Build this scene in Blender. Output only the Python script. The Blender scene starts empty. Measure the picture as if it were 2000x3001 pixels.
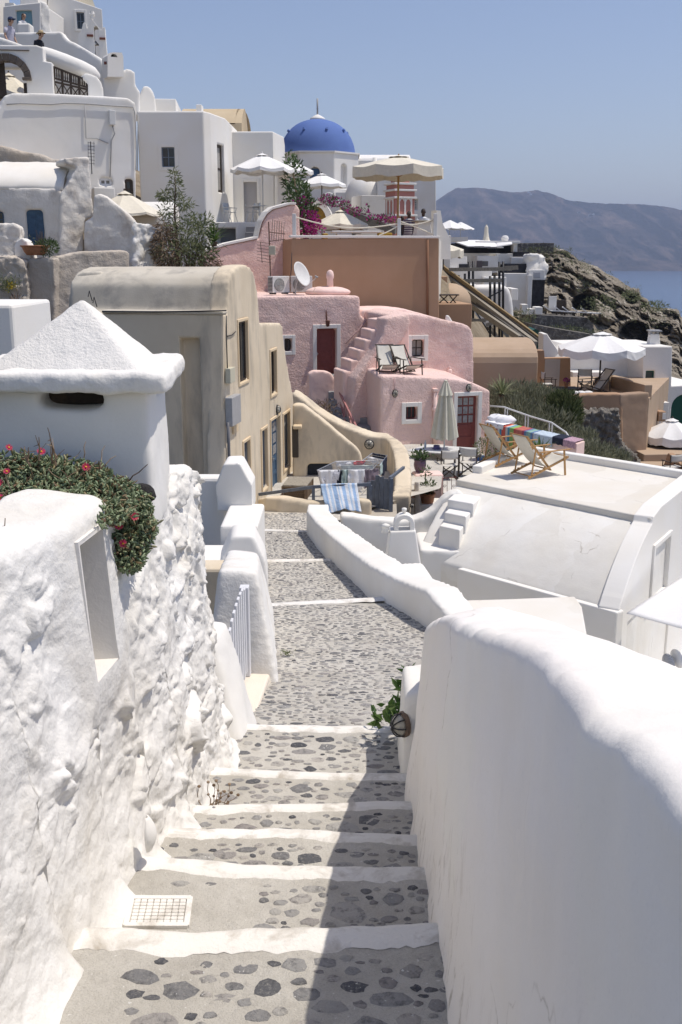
import bpy, bmesh, math, random
from mathutils import Vector, Matrix, noise
V = Vector
R = math.radians
sin, cos, pi = math.sin, math.cos, math.pi
RND = random.Random(11)
SC = bpy.context.scene
COL = SC.collection
PIT = R(14.0)
CP, SP = cos(PIT), sin(PIT)
FPX = 3000.0


# ---------------------------------------------------------------- survey: sight lines of the photograph turned into points
def ray(u, v):
    x = (u - 1000.0) / FPX
    y = (1500.5 - v) / FPX
    return V((x, CP + y * SP, -SP + y * CP))


def at(u, v, Y):
    r = ray(u, v)
    return r * (Y / r.y)


def onz(u, v, z):
    r = ray(u, v)
    return r * (z / r.z)


class Pl:
    """a vertical plane; a > 0 turns its face to the right"""
    def __init__(s, u, v, Y, a=0.0):
        s.o = at(u, v, Y)
        a = R(a)
        s.d = V((cos(a), sin(a), 0))
        s.n = V((sin(a), -cos(a), 0))

    def p(s, u, v, off=0.0):
        r = ray(u, v)
        o = s.o + s.n * off
        return r * (o.dot(s.n) / r.dot(s.n))

    def tz(s, u, v):
        q = s.p(u, v)
        return (q - s.o).dot(s.d), q.z

    def w(s, t, z, off=0.0):
        return V((s.o.x, s.o.y, 0)) + s.d * t + s.n * off + V((0, 0, z))


def lerp(a, b, t):
    return a + (b - a) * t


def pw(tab, x):
    """piecewise linear table"""
    if x <= tab[0][0]:
        return tab[0][1]
    for (x0, y0), (x1, y1) in zip(tab, tab[1:]):
        if x <= x1:
            return y0 + (y1 - y0) * (x - x0) / (x1 - x0)
    return tab[-1][1]


def sst(a, b, x):
    t = max(0.0, min(1.0, (x - a) / (b - a)))
    return t * t * (3 - 2 * t)


# ---------------------------------------------------------------- mesh builder
class MB:
    def __init__(s):
        s.v, s.f, s.m = [], [], []

    def add(s, vs, fs, mi=0):
        b = len(s.v)
        s.v += [V(p) for p in vs]
        s.f += [[b + i for i in f] for f in fs]
        s.m += [mi] * len(fs)

    def prism(s, pts, off, mi=0):
        n = len(pts)
        off = V(off)
        vs = [V(p) for p in pts] + [V(p) + off for p in pts]
        fs = [list(range(n))[::-1], list(range(n, 2 * n))]
        fs += [[i, (i + 1) % n, n + (i + 1) % n, n + i] for i in range(n)]
        s.add(vs, fs, mi)

    def hexa(s, lo, hi, mi=0):
        s.add(list(lo) + list(hi), [[3, 2, 1, 0], [4, 5, 6, 7], [0, 1, 5, 4], [1, 2, 6, 5], [2, 3, 7, 6], [3, 0, 4, 7]], mi)

    def obox(s, c, ex, ey, ez, mi=0):
        c, ex, ey, ez = V(c), V(ex), V(ey), V(ez)
        lo = [c - ex - ey - ez, c + ex - ey - ez, c + ex + ey - ez, c - ex + ey - ez]
        s.hexa(lo, [p + 2 * ez for p in lo], mi)

    def box(s, x0, x1, y0, y1, z0, z1, mi=0):
        s.obox(((x0 + x1) / 2, (y0 + y1) / 2, (z0 + z1) / 2), ((x1 - x0) / 2, 0, 0), (0, (y1 - y0) / 2, 0), (0, 0, (z1 - z0) / 2), mi)

    def bar(s, p, q, a, b, up=(0, 0, 1), mi=0):
        p, q = V(p), V(q)
        d = (q - p)
        L = d.length
        if L < 1e-6:
            return
        d = d / L
        up = V(up)
        if abs(d.dot(up)) > .98:
            up = V((0, 1, 0))
        x = d.cross(up).normalized()
        y = x.cross(d).normalized()
        s.obox((p + q) / 2, x * a / 2, y * b / 2, d * L / 2, mi)

    def tube(s, pts, r, n=8, mi=0, cap=True):
        pts = [V(p) for p in pts]
        m = len(pts)
        rs = r if isinstance(r, (list, tuple)) else [r] * m
        vs, fs = [], []
        ref = None
        for i, p in enumerate(pts):
            d = (pts[min(i + 1, m - 1)] - pts[max(i - 1, 0)]).normalized()
            if ref is None:
                ref = d.orthogonal().normalized()
            ref = (ref - d * ref.dot(d))
            if ref.length < 1e-4:
                ref = d.orthogonal()
            ref.normalize()
            b = d.cross(ref)
            for k in range(n):
                t = 2 * pi * k / n
                vs.append(p + (ref * cos(t) + b * sin(t)) * rs[i])
        for i in range(m - 1):
            for k in range(n):
                fs.append([i * n + k, i * n + (k + 1) % n, (i + 1) * n + (k + 1) % n, (i + 1) * n + k])
        if cap:
            fs.append(list(range(n))[::-1])
            fs.append([(m - 1) * n + k for k in range(n)])
        s.add(vs, fs, mi)

    def lathe(s, prof, c=(0, 0, 0), n=20, mi=0, cap=True):
        c = V(c)
        vs, fs = [], []
        m = len(prof)
        for r, z in prof:
            for k in range(n):
                t = 2 * pi * k / n
                vs.append(c + V((r * cos(t), r * sin(t), z)))
        for i in range(m - 1):
            for k in range(n):
                fs.append([i * n + k, i * n + (k + 1) % n, (i + 1) * n + (k + 1) % n, (i + 1) * n + k])
        if cap:
            fs.append(list(range(n))[::-1])
            fs.append([(m - 1) * n + k for k in range(n)])
        s.add(vs, fs, mi)

    def ell(s, c, rx, ry, rz, nu=12, nv=8, mi=0, mat=None):
        vs, fs = [], []
        for j in range(nv + 1):
            a = -pi / 2 + pi * j / nv
            for k in range(nu):
                t = 2 * pi * k / nu
                p = V((rx * cos(a) * cos(t), ry * cos(a) * sin(t), rz * sin(a)))
                if mat:
                    p = mat @ p
                vs.append(V(c) + p)
        for j in range(nv):
            for k in range(nu):
                fs.append([j * nu + k, j * nu + (k + 1) % nu, (j + 1) * nu + (k + 1) % nu, (j + 1) * nu + k])
        s.add(vs, fs, mi)

    def grid(s, fn, nu, nv, mi=0, cu=False):
        vs = [V(fn(i, j)) for j in range(nv) for i in range(nu)]
        fs = []
        for j in range(nv - 1):
            for i in range(nu if cu else nu - 1):
                k = (i + 1) % nu
                fs.append([j * nu + i, j * nu + k, (j + 1) * nu + k, (j + 1) * nu + i])
        s.add(vs, fs, mi)

    def build(s, name, mats, parent=None, bevel=0, seg=2, smooth=None, remesh=0, sm=4, disp=0, dscale=.5, solid=0, recalc=True, merge=False):
        me = bpy.data.meshes.new(name)
        if parent is not None:
            base = wloc(parent)
            vs = [tuple(p - base) for p in s.v]
        else:
            base = V((0, 0, 0))
            vs = [tuple(p) for p in s.v]
        me.from_pydata(vs, [], s.f)
        if not isinstance(mats, (list, tuple)):
            mats = [mats]
        for m in mats:
            me.materials.append(m)
        if len(mats) > 1:
            me.polygons.foreach_set('material_index', s.m)
        bm = bmesh.new()
        bm.from_mesh(me)
        if merge:
            bmesh.ops.remove_doubles(bm, verts=bm.verts, dist=1e-5)
        if recalc:
            bmesh.ops.recalc_face_normals(bm, faces=bm.faces)
        if smooth is None:
            smooth = bool(remesh)
        if smooth:
            for f in bm.faces:
                f.smooth = True
        bm.to_mesh(me)
        bm.free()
        o = bpy.data.objects.new(name, me)
        COL.objects.link(o)
        if parent is not None:
            o.parent = parent
        mods(o, bevel, seg, remesh, sm, disp, dscale, solid)
        return o


TEX = {}


def mods(o, bevel=0, seg=2, remesh=0, sm=4, disp=0, dscale=.5, solid=0):
    if solid:
        m = o.modifiers.new('solid', 'SOLIDIFY')
        m.thickness = solid
        m.offset = 0
    if bevel:
        m = o.modifiers.new('bevel', 'BEVEL')
        m.width = bevel
        m.segments = seg
        m.limit_method = 'ANGLE'
        m.angle_limit = R(35)
        m.harden_normals = False
    if remesh:
        m = o.modifiers.new('remesh', 'REMESH')
        m.mode = 'VOXEL'
        m.voxel_size = remesh
        m.use_smooth_shade = True
        if sm:
            m = o.modifiers.new('smooth', 'SMOOTH')
            m.iterations = sm
            m.factor = .5
        if disp:
            if dscale not in TEX:
                t = bpy.data.textures.new('lumps', 'CLOUDS')
                t.noise_scale = dscale
                t.noise_depth = 3
                TEX[dscale] = t
            m = o.modifiers.new('lumps', 'DISPLACE')
            m.texture = TEX[dscale]
            m.strength = disp
            m.mid_level = .5
            m.texture_coords = 'LOCAL'


def wloc(o):
    p = V((0, 0, 0))
    while o is not None:
        p = p + o.location
        o = o.parent
    return p


def tag(o, label, cat, group=None, kind=None):
    o['label'] = label
    o['category'] = cat
    if group:
        o['group'] = group
    if kind:
        o['kind'] = kind
    return o


def thing(name, label, cat, loc=(0, 0, 0), group=None, rz=0):
    o = bpy.data.objects.new(name, None)
    o.empty_display_size = .2
    COL.objects.link(o)
    o.location = V(loc)
    o.rotation_euler = (0, 0, rz)
    return tag(o, label, cat, group)


def struct(o):
    o['kind'] = 'structure'
    return o


KIDS = {}


def copy_thing(root, loc, rz=0, label=None, scale=None, group=None):
    c = root.copy()
    COL.objects.link(c)
    c.location = V(loc)
    c.rotation_euler = (0, 0, rz)
    if scale:
        c.scale = (scale, scale, scale) if not isinstance(scale, tuple) else scale
    if label:
        c['label'] = label
    if group:
        c['group'] = group
    for ch in list(root.children):
        d = ch.copy()
        COL.objects.link(d)
        d.parent = c
        for g in list(ch.children):
            e = g.copy()
            COL.objects.link(e)
            e.parent = d
    return c


def cut(o, boxes):
    """cut openings out of a wall: each box is (8 pts lo, hi)"""
    cb = MB()
    for bx in boxes:
        if bx[0] == 'prism':
            cb.prism(bx[1], bx[2])
        else:
            cb.hexa(*bx)
    c = cb.build('cutter', [o.data.materials[0]])
    base = wloc(o)
    for vert in c.data.vertices:
        vert.co = vert.co - base
    c.location = base
    m = o.modifiers.new('b', 'BOOLEAN')
    m.operation = 'DIFFERENCE'
    m.solver = 'EXACT'
    m.use_self = True
    m.object = c
    # the cut must come first
    if len(o.modifiers) > 1:
        o.modifiers.move(len(o.modifiers) - 1, 0)
    others = [x for x in o.modifiers if x != m]
    for x in others:
        x.show_viewport = False
    bpy.context.view_layer.update()
    dg = bpy.context.evaluated_depsgraph_get()
    me = bpy.data.meshes.new_from_object(o.evaluated_get(dg))
    o.modifiers.remove(m)
    old = o.data
    me.name = old.name
    o.data = me
    for x in o.modifiers:
        x.show_viewport = True
    bpy.data.objects.remove(c)


# ---------------------------------------------------------------- materials
MATS = {}


def nd(nt, kind, **kw):
    n = nt.nodes.new(kind)
    for k, v in kw.items():
        setattr(n, k, v)
    return n


def base_mat(name, rough=.85, spec=.2):
    m = bpy.data.materials.new(name)
    m.use_nodes = True
    nt = m.node_tree
    b = nt.nodes['Principled BSDF']
    b.inputs['Roughness'].default_value = rough
    b.inputs['Specular IOR Level'].default_value = spec
    return m, nt, b


def ramp(nt, fac, stops):
    r = nd(nt, 'ShaderNodeValToRGB')
    cr = r.color_ramp
    cr.elements[0].position, cr.elements[0].color = stops[0][0], (*stops[0][1], 1)
    cr.elements[1].position, cr.elements[1].color = stops[-1][0], (*stops[-1][1], 1)
    for p, c in stops[1:-1]:
        e = cr.elements.new(p)
        e.color = (*c, 1)
    nt.links.new(fac, r.inputs[0])
    return r.outputs[0]


def noise_tex(nt, scale, detail=4, vec=None, rough=.55, stretch=None, dist=0):
    n = nd(nt, 'ShaderNodeTexNoise')
    n.inputs['Scale'].default_value = scale
    n.inputs['Detail'].default_value = detail
    n.inputs['Roughness'].default_value = rough
    n.inputs['Distortion'].default_value = dist
    if vec is None:
        g = nd(nt, 'ShaderNodeNewGeometry')
        vec = g.outputs['Position']
    if stretch:
        mp = nd(nt, 'ShaderNodeMapping')
        mp.inputs['Scale'].default_value = stretch
        nt.links.new(vec, mp.inputs[0])
        vec = mp.outputs[0]
    nt.links.new(vec, n.inputs['Vector'])
    return n.outputs['Fac']


def mixc(nt, fac, a, b, mode='MIX'):
    m = nd(nt, 'ShaderNodeMix', data_type='RGBA', blend_type=mode)
    for sock, val in ((m.inputs[0], fac), (m.inputs[6], a), (m.inputs[7], b)):
        if hasattr(val, 'links'):
            nt.links.new(val, sock)
        elif isinstance(val, (int, float)):
            sock.default_value = val
        else:
            sock.default_value = (*val, 1)
    return m.outputs[2]


def mth(nt, op, a, b=None):
    m = nd(nt, 'ShaderNodeMath', operation=op)
    m.use_clamp = op in ('MULTIPLY', 'ADD')
    for i, val in enumerate((a, b)):
        if val is None:
            continue
        if hasattr(val, 'links'):
            nt.links.new(val, m.inputs[i])
        else:
            m.inputs[i].default_value = val
    return m.outputs[0]


def add_bump(nt, b, h, strength, dist=.02, prev=None):
    bp = nd(nt, 'ShaderNodeBump')
    bp.inputs['Strength'].default_value = strength
    bp.inputs['Distance'].default_value = dist
    nt.links.new(h, bp.inputs['Height'])
    if prev is not None:
        nt.links.new(prev, bp.inputs['Normal'])
    nt.links.new(bp.outputs[0], b.inputs['Normal'])
    return bp.outputs[0]


def stucco(name, col, var=.08, bump=.35, scale=45, dist=.01, grime=None, gamt=.5, gscale=1.2, streak=False, rough=.9, coarse=0, cscale=9, hue=(1.02, 1.0, .96)):
    if name in MATS:
        return MATS[name]
    m, nt, b = base_mat(name, rough, .15)
    c0 = tuple(x * (1 - var) * h for x, h in zip(col, hue))
    c1 = tuple(min(.9, x * (1 + var * .5)) for x in col)
    n1 = noise_tex(nt, .9, 6)
    c = ramp(nt, n1, [(.32, c0), (.66, c1)])
    if grime:
        n2 = noise_tex(nt, gscale, 7, stretch=(1, 1, .28) if streak else None, rough=.65, dist=.4)
        msk = ramp(nt, n2, [(.5, (0, 0, 0)), (.72, (gamt,) * 3)])
        c = mixc(nt, msk, c, grime)
    sp = noise_tex(nt, 60, 3)
    spm = ramp(nt, sp, [(.62, (0, 0, 0)), (.75, (.25,) * 3)])
    c = mixc(nt, spm, c, tuple(x * .82 for x in col))
    nt.links.new(c, b.inputs['Base Color'])
    h = noise_tex(nt, scale, 5, rough=.6)
    pr = add_bump(nt, b, h, bump, dist)
    if coarse:
        h2 = noise_tex(nt, cscale, 4, rough=.5)
        add_bump(nt, b, h2, coarse, .06, pr)
    MATS[name] = m
    return m


def plain(name, col, rough=.6, spec=.3, var=0, metal=0, vscale=8, bump=0, bscale=60):
    if name in MATS:
        return MATS[name]
    m, nt, b = base_mat(name, rough, spec)
    b.inputs['Metallic'].default_value = metal
    if var:
        n1 = noise_tex(nt, vscale, 5)
        c = ramp(nt, n1, [(.3, tuple(x * (1 - var) for x in col)), (.7, tuple(min(.95, x * (1 + var)) for x in col))])
        nt.links.new(c, b.inputs['Base Color'])
    else:
        b.inputs['Base Color'].default_value = (*col, 1)
    if bump:
        add_bump(nt, b, noise_tex(nt, bscale, 3), bump, .01)
    MATS[name] = m
    return m


def island_mat(name, stops, rough=.8, trans=0, bump=0, spec=.2):
    """colour varies from one loose piece to the next"""
    if name in MATS:
        return MATS[name]
    m, nt, b = base_mat(name, rough, spec)
    g = nd(nt, 'ShaderNodeNewGeometry')
    c = ramp(nt, g.outputs['Random Per Island'], stops)
    n = noise_tex(nt, 40, 3)
    c = mixc(nt, .35, c, ramp(nt, n, [(.3, (.25, .25, .25)), (.7, (.75, .75, .75))]), 'OVERLAY')
    nt.links.new(c, b.inputs['Base Color'])
    if trans:
        b.inputs['Transmission Weight'].default_value = 0
        tr = nd(nt, 'ShaderNodeBsdfTranslucent')
        nt.links.new(c, tr.inputs[0])
        mx = nd(nt, 'ShaderNodeMixShader')
        mx.inputs[0].default_value = trans
        out = nt.nodes['Material Output']
        nt.links.new(b.outputs[0], mx.inputs[1])
        nt.links.new(tr.outputs[0], mx.inputs[2])
        nt.links.new(mx.outputs[0], out.inputs[0])
    if bump:
        add_bump(nt, b, noise_tex(nt, 70, 4), bump, .01)
    MATS[name] = m
    return m


def cracks(m, scale, amt, patch=.93):
    """hairline cracks and repaired patches in the paint"""
    nt = m.node_tree
    b = nt.nodes['Principled BSDF']
    src = b.inputs['Base Color'].links[0].from_socket
    g = nd(nt, 'ShaderNodeNewGeometry')
    wn = nd(nt, 'ShaderNodeTexNoise')
    wn.inputs['Scale'].default_value = 3
    wn.inputs['Detail'].default_value = 6
    nt.links.new(g.outputs['Position'], wn.inputs['Vector'])
    ad = nd(nt, 'ShaderNodeMix', data_type='RGBA', blend_type='LINEAR_LIGHT')
    ad.inputs[0].default_value = .18
    nt.links.new(g.outputs['Position'], ad.inputs[6])
    nt.links.new(wn.outputs['Color'], ad.inputs[7])
    vo = nd(nt, 'ShaderNodeTexVoronoi', feature='DISTANCE_TO_EDGE')
    vo.inputs['Scale'].default_value = scale
    nt.links.new(ad.outputs[2], vo.inputs['Vector'])
    line = ramp(nt, vo.outputs[0], [(.0, (amt,) * 3), (.006, (0, 0, 0))])
    brk = ramp(nt, noise_tex(nt, 1.3, 3), [(.5, (0, 0, 0)), (.58, (1, 1, 1))])
    c = mixc(nt, mixc(nt, 1, line, brk, 'MULTIPLY'), src, (.42, .38, .32))
    v2 = nd(nt, 'ShaderNodeTexVoronoi')
    v2.inputs['Scale'].default_value = scale * 1.3
    nt.links.new(ad.outputs[2], v2.inputs['Vector'])
    pt = ramp(nt, v2.outputs['Color'], [(.3, (patch, patch * .99, patch * .97 + (.03 if patch == 1 else 0))), (.7, (1, 1, 1))])
    nt.links.new(mixc(nt, 1, c, pt, 'MULTIPLY'), b.inputs['Base Color'])


WHITE = stucco('whitewash', (.80, .785, .745), .05, .3, 40, grime=(.66, .62, .55), gamt=.35, gscale=1.6, streak=True)
WHITE_R = stucco('whitewash_rough', (.80, .785, .75), .05, .4, 45, .012, grime=(.62, .57, .48), gamt=.5, gscale=1.7, coarse=.2, cscale=14)
WHITE_S = stucco('whitewash_smooth', (.80, .785, .75), .03, .18, 30)
WHITE_F = stucco('whitewash_far', (.79, .775, .745), .05, .25, 12, .03)
WHITE_OLD = stucco('old_whitewash', (.74, .71, .66), .1, .6, 30, .02, grime=(.38, .31, .24), gamt=.75, gscale=.9, coarse=.5, cscale=6)
BEIGE = stucco('ochre_plaster', (.69, .595, .455), .09, .3, 30, grime=(.33, .29, .235), gamt=.8, gscale=1.5, streak=True)
BEIGE_ROOF = stucco('weathered_roof_plaster', (.58, .535, .45), .14, .35, 30, grime=(.31, .29, .26), gamt=.8, gscale=1.4)
BEIGE_T = stucco('ochre_trim', (.68, .55, .38), .06, .2, 30)
PINK = stucco('pink_stucco', (.84, .62, .565), .07, .8, 26, .045, grime=(.82, .68, .63), gamt=.4, gscale=1.5, coarse=.6, cscale=11)
PINK_S = stucco('pink_plaster', (.85, .635, .58), .08, .35, 30, .015)
BROWN = stucco('brown_plaster', (.42, .275, .18), .06, .3, 25, grime=(.37, .245, .16), gamt=.5, gscale=.6)
BROWN_L = stucco('light_brown_plaster', (.36, .26, .19), .08, .3, 25)
STONE_G = stucco('grey_stone', (.16, .155, .15), .3, .8, 12, .05)
TAN_OLD = stucco('old_tan_plaster', (.52, .46, .39), .16, .7, 22, .03, grime=(.62, .58, .52), gamt=.6, gscale=1.5, streak=True, coarse=.5, cscale=7)
SHADE_IN = plain('dark_interior', (.035, .03, .027), .9, .1)
GLASS = plain('window_glass', (.035, .04, .045), .12, .5)
CURTAIN = plain('curtain', (.34, .33, .31), .9, .1, .15, vscale=20)
WOOD_B = plain('blue_painted_wood', (.055, .105, .17), .55, .3, .2)
WOOD_GB = plain('grey_blue_painted_wood', (.13, .15, .185), .6, .3, .2)
WOOD_D = plain('dark_wood', (.055, .04, .03), .6, .3, .3, vscale=20)
WOOD_N = plain('golden_wood', (.42, .24, .095), .5, .3, .2, vscale=25)
WOOD_W = plain('white_painted_wood', (.72, .72, .73), .5, .3, .04)
WOOD_G = plain('weathered_wood', (.30, .27, .22), .8, .2, .3, vscale=18)
WOOD_R = plain('red_painted_wood', (.235, .075, .065), .55, .3, .1)
IRON = plain('dark_iron', (.025, .025, .028), .5, .4)
ALU = plain('aluminium', (.55, .56, .57), .35, .5, 0, .8)
PLAST = plain('white_plastic', (.68, .68, .66), .45, .4, .04)
GREYP = plain('grey_plastic', (.36, .36, .36), .5, .4, .08)
CANVAS_W = plain('white_canvas', (.80, .79, .77), .9, .1, .03)
CANVAS_C = plain('cream_canvas', (.70, .65, .54), .9, .1, .06)
TERRA = plain('terracotta', (.36, .17, .095), .75, .2, .15)
# ---------------------------------------------------------------- houses with real openings
class House:
    def __init__(s, name, label, cat, loc, group=None):
        s.root = thing(name, label, cat, loc, group)
        s.b = None
        s.cuts = []

    def body(s, pl, pts, depth, mat, name='wall', back=None, mat_idx=None, z0=None, **kw):
        f = [pl.p(*q) if not isinstance(q, V) else q for q in pts]
        off = (V(back).normalized() if back is not None else -pl.n) * depth
        m = MB()
        m.prism(f, off)
        kw.setdefault('remesh', 0)
        s.flush()
        s.b = m.build(name, mat, parent=s.root, **kw)
        return s.b

    def solid(s, mb, mat, name='wall', **kw):
        s.flush()
        s.b = mb.build(name, mat, parent=s.root, **kw)
        return s.b

    def flush(s):
        if s.b is not None and s.cuts:
            cut(s.b, s.cuts)
        s.cuts = []
        s.b = None

    def opening(s, pl, u0, v0, u1, v1, depth):
        t0, z1 = pl.tz(u0, v0)
        t1, z0 = pl.tz(u1, v1)
        e_ = depth + (.12 if depth < .4 else 0)
        lo = [pl.w(t0, z0, .25), pl.w(t1, z0, .25), pl.w(t1, z0, -e_), pl.w(t0, z0, -e_)]
        hi = [p + V((0, 0, z1 - z0)) for p in lo]
        s.cuts.append((lo, hi))
        return t0, t1, z0, z1

    def win(s, pl, u0, v0, u1, v1, depth=.16, frame=None, pane=None, mull=(1, 1), fw=.05, sur=None, name='window', label=None, arch=False, shutters=False):
        frame = frame or WOOD_B
        pane = pane or GLASS
        t0, t1, z0, z1 = s.opening(pl, u0, v0, u1, v1, depth)
        m = MB()
        dep = -depth + .035

        def bar(ta, tb, za, zb, o0=dep, th=.03):
            m.obox(pl.w((ta + tb) / 2, (za + zb) / 2, o0), pl.d * (tb - ta) / 2, pl.n * th, V((0, 0, (zb - za) / 2)))
        bar(t0, t0 + fw, z0, z1)
        bar(t1 - fw, t1, z0, z1)
        bar(t0 + fw, t1 - fw, z0, z0 + fw, th=.027)
        bar(t0 + fw, t1 - fw, z1 - fw, z1, th=.027)
        nx, nz = mull
        for i in range(1, nx + 1):
            t = lerp(t0, t1, i / (nx + 1))
            bar(t - fw * .35, t + fw * .35, z0 + fw, z1 - fw, th=.022)
        for i in range(1, nz + 1):
            z = lerp(z0, z1, i / (nz + 1))
            bar(t0 + fw, t1 - fw, z - fw * .3, z + fw * .3, th=.018)
        fr = m.build(name, frame, parent=s.root)
        if label:
            fr['label'] = label
        m = MB()
        m.obox(pl.w((t0 + t1) / 2, (z0 + z1) / 2, -depth + .022), pl.d * (t1 - t0) / 2 * .98, pl.n * .008, V((0, 0, (z1 - z0) / 2 * .98)))
        m.build('pane', pane, parent=fr)
        if sur:
            s.surround(pl, t0, t1, z0, z1, *sur, parent=fr)
        return fr

    def surround(s, pl, t0, t1, z0, z1, w, pr, mat, bottom=True, parent=None):
        m = MB()
        def bar(ta, tb, za, zb):
            m.obox(pl.w((ta + tb) / 2, (za + zb) / 2, pr / 2 - .03), pl.d * (tb - ta) / 2, pl.n * (pr / 2 + .03), V((0, 0, (zb - za) / 2)))
        zb = z0 - (w if bottom else 0)
        bar(t0 - w, t0 + .004, zb, z1 + w)
        bar(t1 - .004, t1 + w, zb, z1 + w)
        bar(t0 + .004, t1 - .004, z1 - .004, z1 + w)
        if bottom:
            bar(t0 + .004, t1 - .004, zb, z0 + .004)
        m.build('surround', mat, parent=parent or s.root, bevel=.015)

    def door(s, pl, u0, v0, u1, v1, mat, depth=.2, sur=None, panes=None, leaves=1, handle=ALU, label=None, name='door', hside=1):
        t0, t1, z0, z1 = s.opening(pl, u0, v0, u1, v1, depth)
        m = MB()
        o0 = -depth + .03
        W = (t1 - t0) / leaves
        for k in range(leaves):
            a, c2 = t0 + W * k + .004, t0 + W * (k + 1) - .004
            m.obox(pl.w((a + c2) / 2, (z0 + z1) / 2, o0), pl.d * (c2 - a) / 2, pl.n * .02, V((0, 0, (z1 - z0) / 2)))
            w = W * .16
            H = z1 - z0
            # stiles and rails
            for (ta, tb, za, zb) in ((a, a + w, z0, z1), (c2 - w, c2, z0, z1), (a + w, c2 - w, z0, z0 + .1 * H), (a + w, c2 - w, z1 - .06 * H, z1), (a + w, c2 - w, z0 + .42 * H, z0 + .5 * H), (a + w, c2 - w, z0 + .24 * H, z0 + .29 * H)):
                m.obox(pl.w((ta + tb) / 2, (za + zb) / 2, o0 + .028), pl.d * (tb - ta) / 2, pl.n * .010, V((0, 0, (zb - za) / 2)))
        d = m.build(name, mat, parent=s.root)
        if label:
            d['label'] = label
        if panes:
            nx, nz, za, zb = panes
            m = MB()
            H = z1 - z0
            for i in range(nx):
                for j in range(nz):
                    ta = lerp(t0 + .1 * W, t1 - .1 * W, (i + .12) / nx)
                    tb = lerp(t0 + .1 * W, t1 - .1 * W, (i + .88) / nx)
                    z_a = z0 + H * lerp(za, zb, (j + .1) / nz)
                    z_b = z0 + H * lerp(za, zb, (j + .9) / nz)
                    m.obox(pl.w((ta + tb) / 2, (z_a + z_b) / 2, o0 + .04), pl.d * (tb - ta) / 2, pl.n * .004, V((0, 0, (z_b - z_a) / 2)))
            m.build('pane', plain('curtained_glass', (.30, .30, .30), .25, .5, .2, vscale=14), parent=d)
        if handle:
            m = MB()
            th = lerp(t0, t1, .1 if hside < 0 else .9) if leaves == 1 else lerp(t0, t1, .53)
            m.obox(pl.w(th, lerp(z0, z1, .47), o0 + .06), pl.d * .05, pl.n * .015, V((0, 0, .012)))
            m.obox(pl.w(th, lerp(z0, z1, .47), o0 + .045), pl.d * .018, pl.n * .008, V((0, 0, .06)))
            m.build('handle', handle, parent=d)
        if sur:
            s.surround(pl, t0, t1, z0, z1, *sur, bottom=False, parent=d)
        return d


# ---------------------------------------------------------------- plants
def rdir():
    while True:
        p = V((RND.uniform(-1, 1), RND.uniform(-1, 1), RND.uniform(-1, 1)))
        if .05 < p.length < 1:
            return p.normalized()


def leaf(mb, p, d, L, W, mi=0, bend=.25):
    d = d.normalized()
    sd = d.cross(rdir())
    if sd.length < .1:
        sd = d.orthogonal()
    sd.normalize()
    up = sd.cross(d)
    a = p
    m1 = p + d * L * .45 + up * L * bend * .4
    t = p + d * L - up * L * bend * .3
    mb.add([a, m1 + sd * W / 2, t, m1 - sd * W / 2], [[0, 1, 2], [0, 2, 3]], mi)


def in_blob(b):
    c, r = b
    while True:
        q = V((RND.uniform(-1, 1), RND.uniform(-1, 1), RND.uniform(-1, 1)))
        if q.length <= 1 and RND.random() < .25 + .75 * q.length:
            return V(c) + V((q.x * r[0], q.y * r[1], q.z * r[2])), q


def foliage(blobs, n, L, W, up=.3, mi=0, mb=None, out=.8):
    mb = mb or MB()
    wts = [b[1][0] * b[1][1] * b[1][2] for b in blobs]
    for _ in range(n):
        b = RND.choices(blobs, wts)[0]
        p, q = in_blob(b)
        d = q * out + rdir() * .7 + V((0, 0, up))
        leaf(mb, p, d, L * RND.uniform(.6, 1.3), W * RND.uniform(.7, 1.2), mi)
    return mb


LEAF_ICE = island_mat('ice_plant_leaf', [(0, (.12, .16, .08)), (.4, (.22, .28, .155)), (.7, (.29, .335, .20)), (.86, (.26, .22, .11)), (1, (.16, .09, .055))], .55, 0, spec=.35)
LEAF_DK = island_mat('dark_leaf', [(0, (.035, .06, .022)), (.5, (.07, .12, .04)), (1, (.13, .19, .07))], .5, .25, spec=.4)
LEAF_OL = island_mat('dusty_leaf', [(0, (.11, .13, .06)), (.5, (.21, .24, .125)), (1, (.33, .34, .21))], .8, .35)
LEAF_GY = island_mat('grey_green_sprig', [(0, (.17, .18, .115)), (.5, (.28, .29, .20)), (1, (.42, .41, .29))], .85, .45)
LEAF_BR = island_mat('fresh_leaf', [(0, (.05, .10, .02)), (.5, (.09, .17, .04)), (1, (.15, .22, .07))], .45, .3, spec=.4)
DRY = island_mat('dry_twig', [(0, (.12, .08, .05)), (.5, (.23, .16, .105)), (1, (.36, .28, .20))], .9)
PETAL_P = island_mat('pink_petal', [(0, (.50, .02, .10)), (.5, (.62, .05, .16)), (1, (.72, .10, .12))], .6, .3)
PETAL_M = island_mat('magenta_bract', [(0, (.22, .015, .12)), (.5, (.36, .03, .20)), (1, (.48, .08, .30))], .6, .35)
YEL = plain('yellow_center', (.75, .42, .04), .7)
BARK = plain('bark', (.14, .10, .07), .9, .1, .3, vscale=30, bump=.5)


def cyl_part(name, mat, parent, pts, r, n=8):
    m = MB()
    m.tube(pts, r, n)
    return m.build(name, mat, parent=parent, smooth=True)
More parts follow.
